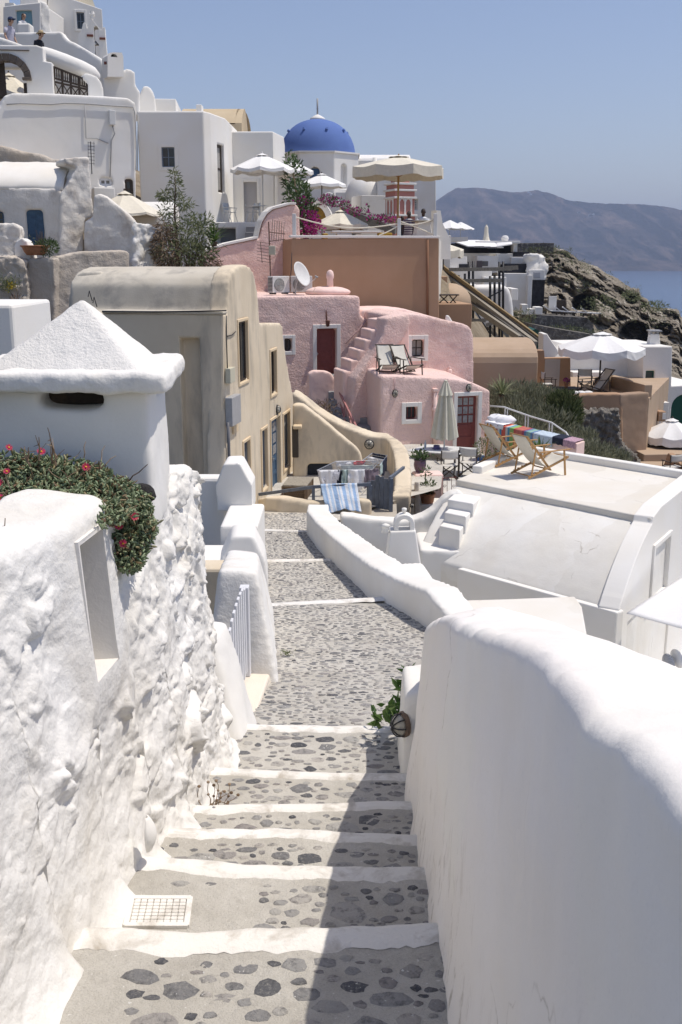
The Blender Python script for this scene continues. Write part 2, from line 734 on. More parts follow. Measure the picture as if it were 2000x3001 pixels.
# ---------------------------------------------------------------- furniture kinds, each built once at the origin and copied
def deckchair(label, wood, fab, group, armw=True):
    r = thing('deck_chair', label, 'deck chair', (0, 0, 0), group)
    for sx in (-.29, .29):
        m = MB()
        m.bar((sx, .02, .16), (sx, .78, 1.02), .028, .05)
        m.build('back_rail', wood, parent=r)
        m = MB()
        x = sx * 1.12
        m.bar((x, -.50, .43), (x, .70, .035), .028, .05)
        for k in range(4):
            t = .62 + .1 * k
            m.obox((x, lerp(-.5, .7, t), lerp(.43, .035, t) + .03), (.014, 0, 0), (0, .02, 0), (0, 0, .018))
        m.build('base_rail', wood, parent=r)
        m = MB()
        x = sx * 1.25
        m.bar((x, -.40, 0), (x, -.33, .60), .026, .045)
        m.build('leg', wood, parent=r)
        m = MB()
        m.obox((x, -.05, .625), (.035, 0, 0), (0, .46, 0), (0, 0, .012))
        m.build('armrest', wood, parent=r, bevel=.005)
        m = MB()
        m.bar((sx * 1.05, .50, .70), (sx * 1.05, .60, .08), .02, .035)
        m.bar((sx * 1.12, .36, .615), (sx * 1.05, .30, .47), .02, .03)
        m.build('strut', wood, parent=r)
    for (y, z) in ((.78, 1.02), (.62, .06), (-.50, .43), (.02, .16)):
        m = MB()
        m.tube([(-.33, y, z), (.33, y, z)], .016, 6)
        m.build('crossbar', wood, parent=r)
    m = MB()
    def sl(i, j):
        x = lerp(-.26, .26, i / 10)
        t = j / 20
        p = [(.79, 1.03), (.52, .62), (.16, .27), (-.18, .27), (-.50, .45)]
        k = min(3, int(t * 4))
        q = t * 4 - k
        y0, z0 = p[max(0, k - 1)]
        y1, z1 = p[k]
        y2, z2 = p[k + 1]
        y3, z3 = p[min(4, k + 2)]
        cr = lambda a, b, c, d: .5 * (2 * b + (c - a) * q + (2 * a - 5 * b + 4 * c - d) * q * q + (3 * b - a - 3 * c + d) * q ** 3)
        return (x, cr(y0, y1, y2, y3), cr(z0, z1, z2, z3) - .02 * (1 - (x / .26) ** 2))
    m.grid(sl, 11, 21)
    m.build('sling', fab, parent=r, smooth=True, solid=.006, recalc=False)
    return r


def director_chair(label, wood, fab, group):
    r = thing('director_chair', label, 'chair', (0, 0, 0), group)
    for sx in (-.27, .27):
        m = MB()
        m.bar((sx, -.24, .02), (sx, .24, .02), .03, .035)
        m.build('foot_rail', wood, parent=r)
        for sy in (-.22, .22):
            m = MB()
            m.bar((sx, sy, .04), (sx, sy, .64 if sy < 0 else .92), .026, .03)
            m.build('leg', wood, parent=r)
        m = MB()
        m.obox((sx, 0, .65), (.03, 0, 0), (0, .28, 0), (0, 0, .012))
        m.build('armrest', wood, parent=r)
    for sy in (-.16, .16):
        m = MB()
        m.bar((-.27, sy, .06), (.27, sy, .44), .025, .03)
        m.bar((.27, sy + .025, .06), (-.27, sy + .025, .44), .025, .03)
        m.build('cross_leg', wood, parent=r)
    m = MB()
    m.grid(lambda i, j: (lerp(-.27, .27, i / 8), lerp(-.2, .2, j / 3), .45 - .03 * sin(pi * i / 8)), 9, 4)
    m.build('seat', fab, parent=r, smooth=True, solid=.006, recalc=False)
    m = MB()
    m.grid(lambda i, j: (lerp(-.28, .28, i / 8), .22 + .05 * sin(pi * i / 8), lerp(.66, .93, j / 4) - .02 * sin(pi * i / 8)), 9, 5)
    m.build('backrest', fab, parent=r, smooth=True, solid=.006, recalc=False)
    return r


def parasol(label, pos, rad, h, fab, pole, n=8, drop=None, val=.16, vent=True, ribs=True, ph=0, pr=.03, sag=.06, group=None, sq=1.0, name='parasol', flatten=.0):
    """open parasol; pos = foot of the pole, h = height of the canopy's crown"""
    r = thing(name, label, 'parasol', pos, group)
    P0 = V(pos)
    drop = drop or rad * .3
    m = MB()
    m.tube([P0, P0 + V((0, 0, h - .02))], pr, 8)
    m.build('pole', pole, parent=r, smooth=True)
    nu, nv = n * 6, 10

    def can(i, j):
        a = 2 * pi * i / nu + ph
        k = (i % 6) / 6
        sg = sin(pi * k)
        if j < nv - 2:
            t = j / (nv - 3)
            t = .04 + .96 * t
            rr = rad * t * (1 - (1 - cos(pi / n)) * sg) * 1.0
            z = h - drop * t ** 1.08 - sag * sg * t * t
        else:
            rr = rad * (1 - (1 - cos(pi / n)) * sg) * (1.0 + .004 * (j - nv + 3))
            z = h - drop - sag * sg - val * (j - nv + 3) / 2 * (1 + .2 * noise.noise(V((i * .7, pos[0], 0))))
            rr += .02 * noise.noise(V((i * .9, j, pos[1])))
        return P0 + V((rr * cos(a), rr * sin(a) * sq, z))
    m = MB()
    m.grid(can, nu, nv, cu=True)
    c = m.build('canopy', fab, parent=r, smooth=False, recalc=False)
    for f in c.data.polygons:
        f.use_smooth = False
    if vent:
        m = MB()
        vr = rad * .22
        m.grid(lambda i, j: P0 + V(((vr * (j / 3)) * cos(2 * pi * i / nu + ph), vr * (j / 3) * sin(2 * pi * i / nu + ph) * sq, h + .05 - drop * .2 * (j / 3) - .035 * (j == 3) * abs(sin(pi * ((i % 6) / 6))) + (.05 * sin(pi * (i % 6) / 6) if j == 3 else 0))), nu, 4, cu=True)
        m.build('vent_cap', fab, parent=c, recalc=False)
        m = MB()
        m.ell(P0 + V((0, 0, h + .07)), .035, .035, .05, 8, 6)
        m.build('finial', pole, parent=c)
    if ribs:
        for k in range(n):
            a = 2 * pi * k / n + ph
            d = V((cos(a), sin(a) * sq, 0))
            m = MB()
            m.bar(P0 + V((0, 0, h - .06)), P0 + d * rad * .98 + V((0, 0, h - drop - .035)), .022, .03)
            m.bar(P0 + V((0, 0, h - drop * 1.9)), P0 + d * rad * .5 + V((0, 0, h - drop * .53 - .05)), .02, .026)
            m.build('rib', pole, parent=r)
    return r


def potted(name, label, pos, pr, ph, pot, leafmat, n, spread, L, W, style='bush', parent_cat='potted plant', potprof=None):
    r = thing(name, label, parent_cat, pos)
    P0 = V(pos)
    m = MB()
    m.lathe(potprof or [(pr * .62, 0), (pr * .8, ph * .3), (pr * .95, ph * .75), (pr * .98, ph * .86), (pr * 1.08, ph * .88), (pr * 1.08, ph), (pr * .92, ph), (pr * .9, ph * .9), (.01, ph * .88)], P0, 18)
    m.build('pot', pot, parent=r, smooth=True)
    top = P0 + V((0, 0, ph))
    m = MB()
    for k in range(n):
        if style == 'spike':
            d = (rdir() * 1.0 + V((0, 0, .9))).normalized()
            sd = d.cross(V((0, 0, 1)))
            sd = sd.normalized() if sd.length > .05 else V((1, 0, 0))
            l = L * RND.uniform(.7, 1.2)
            m1 = top + d * l * .5 + V((0, 0, .02))
            m.add([top - sd * W * .4, top + sd * W * .4, m1 + sd * W * .5, m1 - sd * W * .5, top + d * l - V((0, 0, l * .12))], [[0, 1, 2, 3], [3, 2, 4]])
        else:
            p = top + V((RND.gauss(0, spread), RND.gauss(0, spread), abs(RND.gauss(0, spread))))
            leaf(m, p, rdir() + V((0, 0, .6)), L * RND.uniform(.7, 1.2), W)
    m.build('leaves', leafmat, parent=r, recalc=False)
    return r


def box_thing(name, label, cat, pl, u0, v0, u1, v1, depth, mat, off=0, bev=.03, **kw):
    """a plain slab of wall whose face is seen between two corners"""
    t0, z1 = pl.tz(u0, v0)
    t1, z0 = pl.tz(u1, v1)
    m = MB()
    m.obox(pl.w((t0 + t1) / 2, (z0 + z1) / 2, off - depth / 2), pl.d * (t1 - t0) / 2, pl.n * depth / 2, V((0, 0, (z1 - z0) / 2)))
    return tag(m.build(name, mat, bevel=0 if kw.get('remesh') else bev, **kw), label, cat)


def poly_thing(name, label, cat, pl, pts, depth, mat, **kw):
    m = MB()
    m.prism([pl.p(*q) for q in pts], -pl.n * depth)
    return tag(m.build(name, mat, **kw), label, cat)
# ---------------------------------------------------------------- camera, sky, sun
cam = bpy.data.cameras.new('camera')
cam.sensor_fit = 'VERTICAL'
cam.sensor_height = 36.0
cam.lens = 36.0 * FPX / 3001.0
cam.clip_start = .05
cam.clip_end = 60000
co = bpy.data.objects.new('camera', cam)
co.rotation_euler = (pi / 2 - PIT, 0, 0)
COL.objects.link(co)
SC.camera = co

SUN_AZ, SUN_EL = 85.0, 67.0
w = bpy.data.worlds.new('World')
SC.world = w
w.use_nodes = True
wn = w.node_tree
sky = wn.nodes.new('ShaderNodeTexSky')
sky.sky_type = 'NISHITA'
sky.sun_disc = False
sky.sun_elevation = R(SUN_EL)
sky.sun_rotation = R(SUN_AZ)
sky.altitude = 100
sky.air_density = 1.0
sky.dust_density = .8
sky.ozone_density = 2.0
bg = wn.nodes['Background']
bg.inputs['Strength'].default_value = .104
tint = wn.nodes.new('ShaderNodeMix')
tint.data_type = 'RGBA'
tint.blend_type = 'MULTIPLY'
tint.inputs[0].default_value = 1
tint.inputs[7].default_value = (1.0, .90, .92, 1)
wn.links.new(sky.outputs[0], tint.inputs[6])
wn.links.new(tint.outputs[2], bg.inputs[0])
sl = bpy.data.lights.new('sun', 'SUN')
sl.energy = 3.05
sl.angle = R(.55)
sl.color = (1.0, .935, .845)
so = bpy.data.objects.new('sun', sl)
ts = V((cos(R(SUN_EL)) * sin(R(SUN_AZ)), cos(R(SUN_EL)) * cos(R(SUN_AZ)), sin(R(SUN_EL))))
so.rotation_euler = ts.to_track_quat('Z', 'Y').to_euler()
so.location = (30, 0, 60)
COL.objects.link(so)
SC.view_settings.view_transform = 'Standard'
SC.view_settings.look = 'None'
SC.view_settings.exposure = .36
SC.view_settings.gamma = 1

# ---------------------------------------------------------------- sea, far island, haze
SEA_Z = -90.0
mt, nt, b = base_mat('sea_water', .22, .5)
c = ramp(nt, noise_tex(nt, .004, 5, stretch=(1, .25, 1)), [(.35, (.035, .075, .16)), (.65, (.05, .10, .195))])
nt.links.new(c, b.inputs['Base Color'])
add_bump(nt, b, noise_tex(nt, .05, 5), .25, 1.5)
s = MB()
s.add([(-9000, 60, SEA_Z), (26000, 60, SEA_Z), (26000, 30000, SEA_Z), (-9000, 30000, SEA_Z)], [[0, 1, 2, 3]])
sea = struct(s.build('sea', mt))

ISL = [(1060, 800), (1150, 700), (1220, 640), (1282, 587), (1322, 559), (1340, 551), (1404, 550), (1445, 555), (1475, 560), (1506, 564), (1547, 561),
       (1567, 558), (1588, 560), (1623, 570), (1669, 588), (1736, 594), (1776, 597), (1863, 598), (1924, 602), (1965, 608), (2000, 615),
       (2150, 640), (2350, 660), (2600, 720), (2760, 800)]
mt, nt, b = base_mat('volcanic_slope', .95, .05)
n1 = noise_tex(nt, .006, 9, rough=.7, stretch=(1, .5, .55))
c = ramp(nt, n1, [(.36, (.015, .012, .016)), (.5, (.07, .05, .046)), (.63, (.26, .18, .14))])
n2 = noise_tex(nt, .01, 6, stretch=(.25, .25, 2.2), rough=.7)
c = mixc(nt, ramp(nt, n2, [(.5, (0, 0, 0)), (.7, (.6,) * 3)]), c, (.20, .15, .12))
nt.links.new(c, b.inputs['Base Color'])
add_bump(nt, b, noise_tex(nt, .014, 9, rough=.72), 1.0, 90)
s = MB()
NU, NVI = 260, 70


def isl(i, j):
    u = 1060 + (2760 - 1060) * i / (NU - 1)
    t = j / (NVI - 1)
    top = pw(ISL, u) + 2.5 * noise.noise(V((u * .06, 3.1, 0))) + 1.2 * noise.noise(V((u * .2, 9.1, 0)))
    Y = 6800 + 1500 * t ** 1.2
    r = ray(u, top)
    ztop = r.z / r.y * 8300
    prof = .80 * t + .20 * sst(.25, .9, t)
    z = SEA_Z - 4 + (ztop - SEA_Z + 4) * prof
    x = r.x / r.y * Y
    fade = min(1, t * 5) * (1 - .75 * t ** 4)
    p = V((x / 900, t * 1.1, z / 900))
    gul = abs(noise.fractal(V((x / 330 + t * 1.2, t * .7, 2.2)), 1.0, 2.1, 6))
    Yd = Y + fade * (480 * noise.fractal(p, .9, 2.0, 8) + 520 * gul)
    zd = z + fade * 26 * noise.fractal(V((x / 200, t * 5, 5.5)), 1.0, 2.0, 5)
    terr = 12 * sin(z / 23.0 + 2.5 * noise.noise(V((x / 1500, z / 150, 1.1))))
    return (x * (Yd / Y), Yd, (zd + terr * fade * .5) if t < .97 else z * (Yd / Y))


s.grid(isl, NU, NVI)
isl_o = struct(s.build('island_hills', mt, smooth=True, recalc=False))
# small pale villages along the crest and on the slope
s = MB()
for u0, v0, n, sp in ((1730, 630, 9, 8), (1692, 622, 3, 5), (1548, 566, 3, 5)):
    for k in range(n):
        u = u0 + RND.uniform(-sp, sp)
        q = at(u, v0 + RND.uniform(-3, 3), 7900 if v0 < 612 else 7450)
        ww = RND.uniform(4, 9)
        s.box(q.x - ww, q.x + ww, q.y - 60, q.y - 40, q.z - 9, q.z + 1)
vo = s.build('distant_village', WHITE_F)
tag(vo, 'far off white houses scattered along the crest of the island', 'village', kind='stuff')

mt = bpy.data.materials.new('haze_air')
mt.use_nodes = True
nt = mt.node_tree
nt.nodes.remove(nt.nodes['Principled BSDF'])
pv = nd(nt, 'ShaderNodeVolumePrincipled')
pv.inputs['Color'].default_value = (.62, .74, 1.0, 1)
pv.inputs['Density'].default_value = .00010
pv.inputs['Anisotropy'].default_value = .2
nt.links.new(pv.outputs[0], nt.nodes['Material Output'].inputs['Volume'])
HAZE = True
if HAZE:
    s = MB()
    s.box(-9500, 27000, -60, 31000, SEA_Z - 1, 700)
    hz = s.build('haze', mt)
    hz['kind'] = 'stuff'
# ================================================================= THE LANE
MORTAR, nt, b = base_mat('lane_mortar', .95, .1)
c = ramp(nt, noise_tex(nt, 1.6, 8, rough=.7), [(.3, (.46, .43, .375)), (.5, (.57, .54, .48)), (.7, (.66, .63, .57))])
c = mixc(nt, ramp(nt, noise_tex(nt, 13, 6, rough=.7), [(.52, (0, 0, 0)), (.8, (.4,) * 3)]), c, (.28, .255, .22))
c = mixc(nt, ramp(nt, noise_tex(nt, 150, 3), [(.5, (0, 0, 0)), (.75, (.4,) * 3)]), c, (.24, .22, .19))
c = mixc(nt, ramp(nt, noise_tex(nt, 45, 2), [(.70, (0, 0, 0)), (.74, (.9,) * 3)]), c, (.74, .72, .68))
nt.links.new(c, b.inputs['Base Color'])
pr = add_bump(nt, b, noise_tex(nt, 110, 5, rough=.75), .9, .012)
add_bump(nt, b, noise_tex(nt, 11, 5), .6, .03, pr)
NOSE = stucco('step_edge_paint', (.77, .75, .71), .06, .6, 45, .012, grime=(.34, .29, .22), gamt=.75, gscale=5)
STONE, nt, b = base_mat('lane_stones', .8, .25)
gi = nd(nt, 'ShaderNodeNewGeometry')
c = ramp(nt, gi.outputs['Random Per Island'], [(0, (.075, .077, .088)), (.10, (.15, .15, .155)), (.22, (.26, .255, .25)), (.4, (.35, .34, .325)), (.55, (.31, .285, .27)), (.75, (.43, .415, .385)), (1, (.47, .435, .395))])
c = mixc(nt, ramp(nt, noise_tex(nt, 22, 6, rough=.7), [(.36, (.6,) * 3), (.5, (0, 0, 0))]), c, (.08, .08, .085))
c = mixc(nt, ramp(nt, noise_tex(nt, 60, 5, rough=.75), [(.52, (0, 0, 0)), (.72, (.7,) * 3)]), c, (.42, .40, .36))
c = mixc(nt, ramp(nt, noise_tex(nt, 34, 2), [(.70, (0, 0, 0)), (.73, (.9,) * 3)]), c, (.74, .73, .70))
nt.links.new(c, b.inputs['Base Color'])
pr = add_bump(nt, b, noise_tex(nt, 80, 5, rough=.7), 1.0, .012)
add_bump(nt, b, noise_tex(nt, 18, 4), .6, .03, pr)

ZT = [-2.9 - .165 * k for k in range(6)]
# far edge of each tread as seen, left to right
EDGE = [
    [(150, 2722), (332, 2720), (574, 2736), (733, 2723), (979, 2720), (1209, 2709), (1420, 2705)],
    [(300, 2505), (491, 2513), (733, 2535), (940, 2541), (1194, 2542), (1380, 2545)],
    [(420, 2428), (600, 2431), (823, 2431), (1024, 2440), (1189, 2446), (1360, 2450)],
    [(540, 2362), (698, 2359), (957, 2357), (1104, 2350), (1194, 2350), (1340, 2350)],
    [(560, 2246), (685, 2254), (779, 2259), (1046, 2268), (1180, 2268), (1330, 2272)],
    [(640, 2120), (756, 2125), (1046, 2129), (1176, 2129), (1330, 2130)],
]


def edge_pts(k, n=60):
    tab = [onz(u, v, ZT[k]) for u, v in EDGE[k]]
    xs = [(p.x, p.y) for p in tab]
    x0, x1 = xs[0][0], xs[-1][0]
    out = []
    for i in range(n):
        x = lerp(x0, x1, i / (n - 1))
        out.append((x, pw(xs, x) + .012 * noise.noise(V((x * 9, k * 3.3, 0)))))
    return out


EP = [edge_pts(k) for k in range(6)]
# treads behind the first
NEAR0 = 2.4
lane_things = []


def wob(x, y):
    return .010 * noise.noise(V((x * 2.3, y * 2.3, .7))) + .004 * noise.noise(V((x * 9, y * 9, 4.7)))


for k in range(6):
    n = 60
    s = MB()
    far = EP[k]
    if k == 0:
        near = [(lerp(-1.9, 1.4, i / (n - 1)), NEAR0) for i in range(n)]
    else:
        near = [(x, y - .12) for x, y in EP[k - 1]]
    # riser + tread as one closed slab
    def tread(i, j, near=near, far=far, k=k):
        if j == 0:
            return (near[i][0], near[i][1], ZT[k] - .5)
        if j == 10:
            return (far[i][0], far[i][1] + .004, ZT[k] - .6)
        t = (j - 1) / 8
        x = lerp(near[i][0], far[i][0], t)
        y = lerp(near[i][1], far[i][1], t)
        z = ZT[k] + wob(x, y) * (.3 + .7 * sin(pi * t)) - (.012 if j == 9 else 0)
        return (x, y, z)
    s.grid(tread, n, 11)
    st = struct(s.build('stone_step' if k else 'lane_landing', MORTAR, smooth=True, recalc=False))
    # painted nosing: a thin skin over the far edge with a ragged near edge
    s = MB()
    wd = [.15, .12, .10, .10, .10, .11][k]
    def nose(i, j, far=far, k=k, wd=wd):
        x, y = far[i]
        if j == 7:
            return (x, y + .012, ZT[k] - .13)
        if j == 6:
            return (x, y + .012, ZT[k] - .02)
        t = (5 - j) / 5
        rag = wd * (1 + .25 * noise.noise(V((x * 6, k * 7.7, 2))) + .18 * noise.noise(V((x * 23, k * 5, 1))))
        yy = y - t * rag
        return (x, yy, ZT[k] + wob(x, yy) * .3 + .010 - (.012 if j == 0 else 0) - (.006 if j == 5 else 0))
    s.grid(nose, n, 8)
    o = s.build('painted_nosing', NOSE, parent=st, smooth=True, recalc=False)

# ramp below the steps: three gentle flights
FL = [((7.6, -3.86), (13.8, -4.77)), ((13.7, -4.87), (17.85, -5.36)), ((17.75, -5.45), (21.6, -5.80)), ((21.5, -5.88), (24.3, -6.05)), ((24.3, -6.05), (34, -6.12))]


def lane_z(y):
    if y < EP[5][30][1]:
        for k in range(6):
            if y < EP[k][30][1]:
                return ZT[k]
    for (y0, z0), (y1, z1) in FL:
        if y <= y1:
            return lerp(z0, z1, (y - y0) / (y1 - y0))
    return -6.12


LX = [(7.3, -1.0), (9.5, -.75), (13.8, -.99), (18, -1.42), (21.6, -1.75), (24, -2.1), (27, -2.4), (34, -2.6)]
RX = [(7.3, .5), (10, .95), (12.2, 1.06), (14.6, .42), (18, -.15), (21.3, -.8), (24, -.4), (27, 2.2), (34, 3)]
for q, ((y0, z0), (y1, z1)) in enumerate(FL):
    s = MB()
    n, m = 40, max(10, int((y1 - y0) * 6))
    def fl(i, j, y0=y0, y1=y1, z0=z0, z1=z1, n=n, m=m):
        if j == 0:
            t, dz = 0, -.4
        elif j == m - 1:
            t, dz = 1, -.4
        else:
            t, dz = (j - 1) / (m - 3), 0
        y = lerp(y0, y1, t)
        x = lerp(pw(LX, y) - 1.2, pw(RX, y) + .5, i / (n - 1))
        return (x, y + (.03 if j == m - 1 else 0), lerp(z0, z1, t) + dz + (wob(x, y) * 1.4 if not dz else 0))
    s.grid(fl, n, m)
    st = struct(s.build('cobbled_lane', MORTAR, smooth=True, recalc=False))
    if q < 3:
        s = MB()
        tabl = [[(760, 1776), (1165, 1753)], [(740, 1645), (1085, 1641)], [(720, 1553), (905, 1559)]][q]
        def nz(i, j, y1=y1, z1=z1, tabl=tabl):
            a, c2 = onz(*tabl[0], z1), onz(*tabl[1], z1)
            t = i / 49
            x, y = lerp(a.x, c2.x, t), lerp(a.y, c2.y, t)
            y = min(y, y1) if False else y
            if j == 5:
                return (x, y + .01, z1 - .13)
            t2 = (4 - j) / 4
            rag = (.13 if q == 0 else .1) * (1 + .3 * noise.noise(V((x * 8, q * 3, 2))))
            return (x, y - t2 * rag, z1 + .014 + .02 * 1 + .004 * noise.noise(V((x * 7, y * 7, 1))) - (.02 if j == 0 else 0))
        s.grid(nz, 50, 6)
        s.build('painted_nosing', NOSE, parent=st, smooth=True, recalc=False)

# ---------------------------------------------------------------- stones set into the mortar
s = MB()
placed = {}


def try_put(x, y, r):
    cx, cy = int(x // .2), int(y // .2)
    for a in (-1, 0, 1):
        for c3 in (-1, 0, 1):
            for (px, py, pr2) in placed.get((cx + a, cy + c3), ()):
                if ((px - x) / 1.12) ** 2 + ((py - y) / .8) ** 2 < ((pr2 + r) * .86 + .004) ** 2:
                    return False
    placed.setdefault((cx, cy), []).append((x, y, r))
    return True


def stone(x, y, z, r, slope, hh, near=False):
    n = 10
    ph = RND.uniform(0, 6.28)
    sx, sy = RND.uniform(.85, 1.35), RND.uniform(.55, .95)
    rr = [r * (1 + RND.uniform(-.27, .2)) for _ in range(n)]
    rr = [(rr[i] + rr[i - 1] * (.1 if near else .35)) / (1.1 if near else 1.35) for i in range(n)]
    ring = [(x + sx * rr[i] * cos(ph + 6.2832 * i / n), y + sy * rr[i] * sin(ph + 6.2832 * i / n)) for i in range(n)]
    vs = [(px, py, z + slope * (py - y) - .006) for px, py in ring]
    vs += [(lerp(x, px, .82), lerp(y, py, .82), z + slope * (py - y) * .82 + hh * .8 + RND.uniform(-.002, .002)) for px, py in ring]
    vs += [(lerp(x, px, .4), lerp(y, py, .4), z + slope * (py - y) * .4 + hh + RND.uniform(-.003, .003)) for px, py in ring]
    fs = [[i, (i + 1) % n, n + (i + 1) % n, n + i] for i in range(n)] + [[n + i, n + (i + 1) % n, 2 * n + (i + 1) % n, 2 * n + i] for i in range(n)]
    fs.append([2 * n + i for i in range(n)])
    s.add(vs, fs)


COVER = (-.52, 3.93)
for k in range(6):
    ya = NEAR0 if k == 0 else EP[k - 1][30][1]
    yb = EP[k][30][1]
    for _ in range(5000 if k == 0 else 3500):
        x = RND.uniform(-1.15, .55)
        y = RND.uniform(ya + .02, yb)
        far_y = pw(EP[k], x)
        r = RND.choice((.026, .036, .046, .056, .066, .076, .088)) * RND.uniform(.8, 1.2)
        if k > 0 and y < pw(EP[k - 1], x) + .03 + r:
            continue
        if y > far_y - [.17, .15, .13, .12, .12, .13][k] - r * .9:
            continue
        if k == 1 and abs(x + .66) < .27 and abs(y - 4.3) < .25:
            continue
        if k in (0, 1) and x < -.85:
            continue
        if RND.random() < (.12 if x > -.55 else .6):
            continue
        if try_put(x, y, r):
            stone(x, y, ZT[k] + wob(x, y), r, 0, RND.uniform(.002, .006), True)
for (y0, z0), (y1, z1) in FL[:4]:
    sl_ = (z1 - z0) / (y1 - y0)
    cnt = int((y1 - y0) * 1500)
    for _ in range(cnt):
        y = RND.uniform(y0 + .12, y1 - .2)
        x = RND.uniform(pw(LX, y) + .0, pw(RX, y) + .05)
        r = RND.choice((.022, .028, .035, .042, .05, .058)) * RND.uniform(.75, 1.2)
        if try_put(x, y, r):
            stone(x, y, lerp(z0, z1, (y - y0) / (y1 - y0)) + wob(x, y) * 1.4, r, sl_, RND.uniform(.003, .008))
o = s.build('lane_cobbles', STONE, smooth=True, recalc=False)
o['kind'] = 'stuff'

# ================================================================= LEFT RUBBLE WALL
PLAN = [(-1.42, .9), (-1.30, 2.0), (-1.16, 3.4), (-1.04, 4.6), (-.90, 5.8), (-.80, 6.9), (-.80, 7.25), (-.88, 7.5), (-1.10, 7.62), (-1.6, 7.7), (-2.6, 7.75)]
seglen = [0]
for (x0, y0), (x1, y1) in zip(PLAN, PLAN[1:]):
    seglen.append(seglen[-1] + math.hypot(x1 - x0, y1 - y0))
PX = [(l, p[0]) for l, p in zip(seglen, PLAN)]
PY = [(l, p[1]) for l, p in zip(seglen, PLAN)]
TOPZ = [(.9, -.75), (2.5, -.92), (3.3, -1.02), (3.8, -1.09), (4.1, -1.13), (4.4, -1.135), (4.65, -1.12), (4.95, -1.155), (5.1, -1.21), (5.4, -1.235), (6.0, -1.26), (6.9, -1.37), (7.3, -1.50), (7.6, -1.62), (8, -1.7)]
NICHE = (4.46, 4.77, -1.94, -1.27)   # y0 y1 z0 z1


def wall_base(y):
    return min(lane_z(y), lane_z(y + .25)) - .05 if y > 2.5 else -2.95


def layer(q, prob, k):
    d, pts = noise.voronoi(q)
    c = pts[0]
    r = noise.cell(c * 7.3 + V((k, 0, 0)))
    e = min(1.0, (d[1] - d[0]) * 2.6)
    if r * .5 + .5 > prob:
        return 0.0
    tilt = V((noise.cell(c * 3.1), noise.cell(c * 5.7 + V((2, k, 0))), noise.cell(c * 4.3 + V((0, 9, k)))))
    return max(0.0, (.55 + .45 * noise.cell(c * 9.7)) * sst(0, .42, e) * (1 + 1.5 * tilt.dot(q - c)))


def rock(p, ln):
    """how far the rough face stands out"""
    wv = V((noise.noise(p * 4), noise.noise(p * 4 + V((9, 0, 0))), noise.noise(p * 4 + V((0, 7, 0)))))
    q = V((p.x, p.y * 2.6, p.z * 3.3)) + wv * .35
    mask = sst(-.08, .22, noise.noise(p * 1.5 + V((4, 1, 2))))
    far = sst(4.6, 6.0, p.y)
    low = sst(-1.75, -2.6, p.z + .25 * (p.y - 4))
    rub = (.2 + .8 * max(mask, .8 * far)) * (1 - .75 * low * (1 - far))
    big = layer(q, .34, 0)
    mid = layer(q * 2.1 + wv * .3, .45, 3)
    sml = layer(q * 4.6 + wv * .5, .5, 5)
    fine = noise.fractal(p * 15, .75, 2.1, 5)
    med = noise.fractal(p * 2.3, 1, 2, 4)
    return rub * (.10 * big * (1 - .45 * far) + .030 * mid + .014 * sml) + .010 * fine * (.3 + .7 * rub) + .032 * med - .035 - .05 * sst(5.6, 6.6, p.y)


NA, NH, NT = 520, 190, 40
s = MB()
LT = seglen[-1]
skip = set()
posn = []
for j in range(NH + NT):
    for i in range(NA):
        l = LT * i / (NA - 1)
        x, y = pw(PX, l), pw(PY, l)
        l2 = min(LT, l + .05)
        l1 = max(0, l - .05)
        tx, ty = pw(PX, l2) - pw(PX, l1), pw(PY, l2) - pw(PY, l1)
        tl = math.hypot(tx, ty) or 1
        nx, ny = ty / tl, -tx / tl
        zb = wall_base(y)
        zt = pw(TOPZ, y) + .03 * noise.noise(V((l * 2.2, 0, 3)))
        rd = .10
        if j < NH:
            h = j / (NH - 1)
            z = lerp(zb, zt - rd, h)
            inn = .17 * h
            up = 0
        else:
            h = (j - NH + 1) / NT
            if h < .35:
                a = h / .35 * pi / 2
                z = zt - rd + rd * sin(a)
                inn = .17 + rd * (1 - cos(a))
            else:
                wt = pw([(2.5, .10), (3.7, .10), (4.1, .22), (4.7, .30), (5.2, .30), (5.8, .6), (7, .6)], y)
                k_ = (h - .35) / .65
                z = zt + (.02 * sst(0, .5, k_) if k_ < .6 else .02 - .55 * ((k_ - .6) / .4) ** 1.5)
                inn = .17 + rd + min(k_ / .6, 1) * wt + .10 * max(0, (k_ - .6) / .4)
        p = V((x - nx * inn, y - ny * inn, z))
        dd = rock(p, l)
        if j < NH:
            fl_ = .10 * math.exp(-(z - zb - .05) / .09) if z > zb + .05 else .10
            top = 1.0
        else:
            fl_ = 0
            top = 1 - .75 * sst(0, .6, h)
        nearn = 1.0
        if NICHE[0] - .36 < y < NICHE[1] + .36 and NICHE[2] - .36 < z < NICHE[3] + .36:
            ey = max(NICHE[0] - y, y - NICHE[1], 0)
            ez = max(NICHE[2] - z, z - NICHE[3], 0)
            nearn = sst(.02, .34, max(ey, ez))
        dd = lerp(.025, dd, nearn)
        q = p + V((nx, ny, 0)) * (dd * top + fl_)
        if j >= NH:
            q.z += dd * (1 - top) * .5
        s.v.append(q)
        posn.append((y, z))
for j in range(NH + NT - 1):
    for i in range(NA - 1):
        idx = [j * NA + i, j * NA + i + 1, (j + 1) * NA + i + 1, (j + 1) * NA + i]
        cy = sum(posn[k][0] for k in idx) / 4
        cz = sum(posn[k][1] for k in idx) / 4
        if j < NH and NICHE[0] < cy < NICHE[1] and NICHE[2] < cz < NICHE[3]:
            continue
        s.f.append(idx)
        s.m.append(0)
root = thing('rubble_wall', 'thick whitewashed wall of lumpy rubble with a box niche along the left of the steps', 'wall', (-1.2, 4.5, -3.4))
s.build('wall_face', WHITE_R, parent=root, smooth=True, recalc=False)
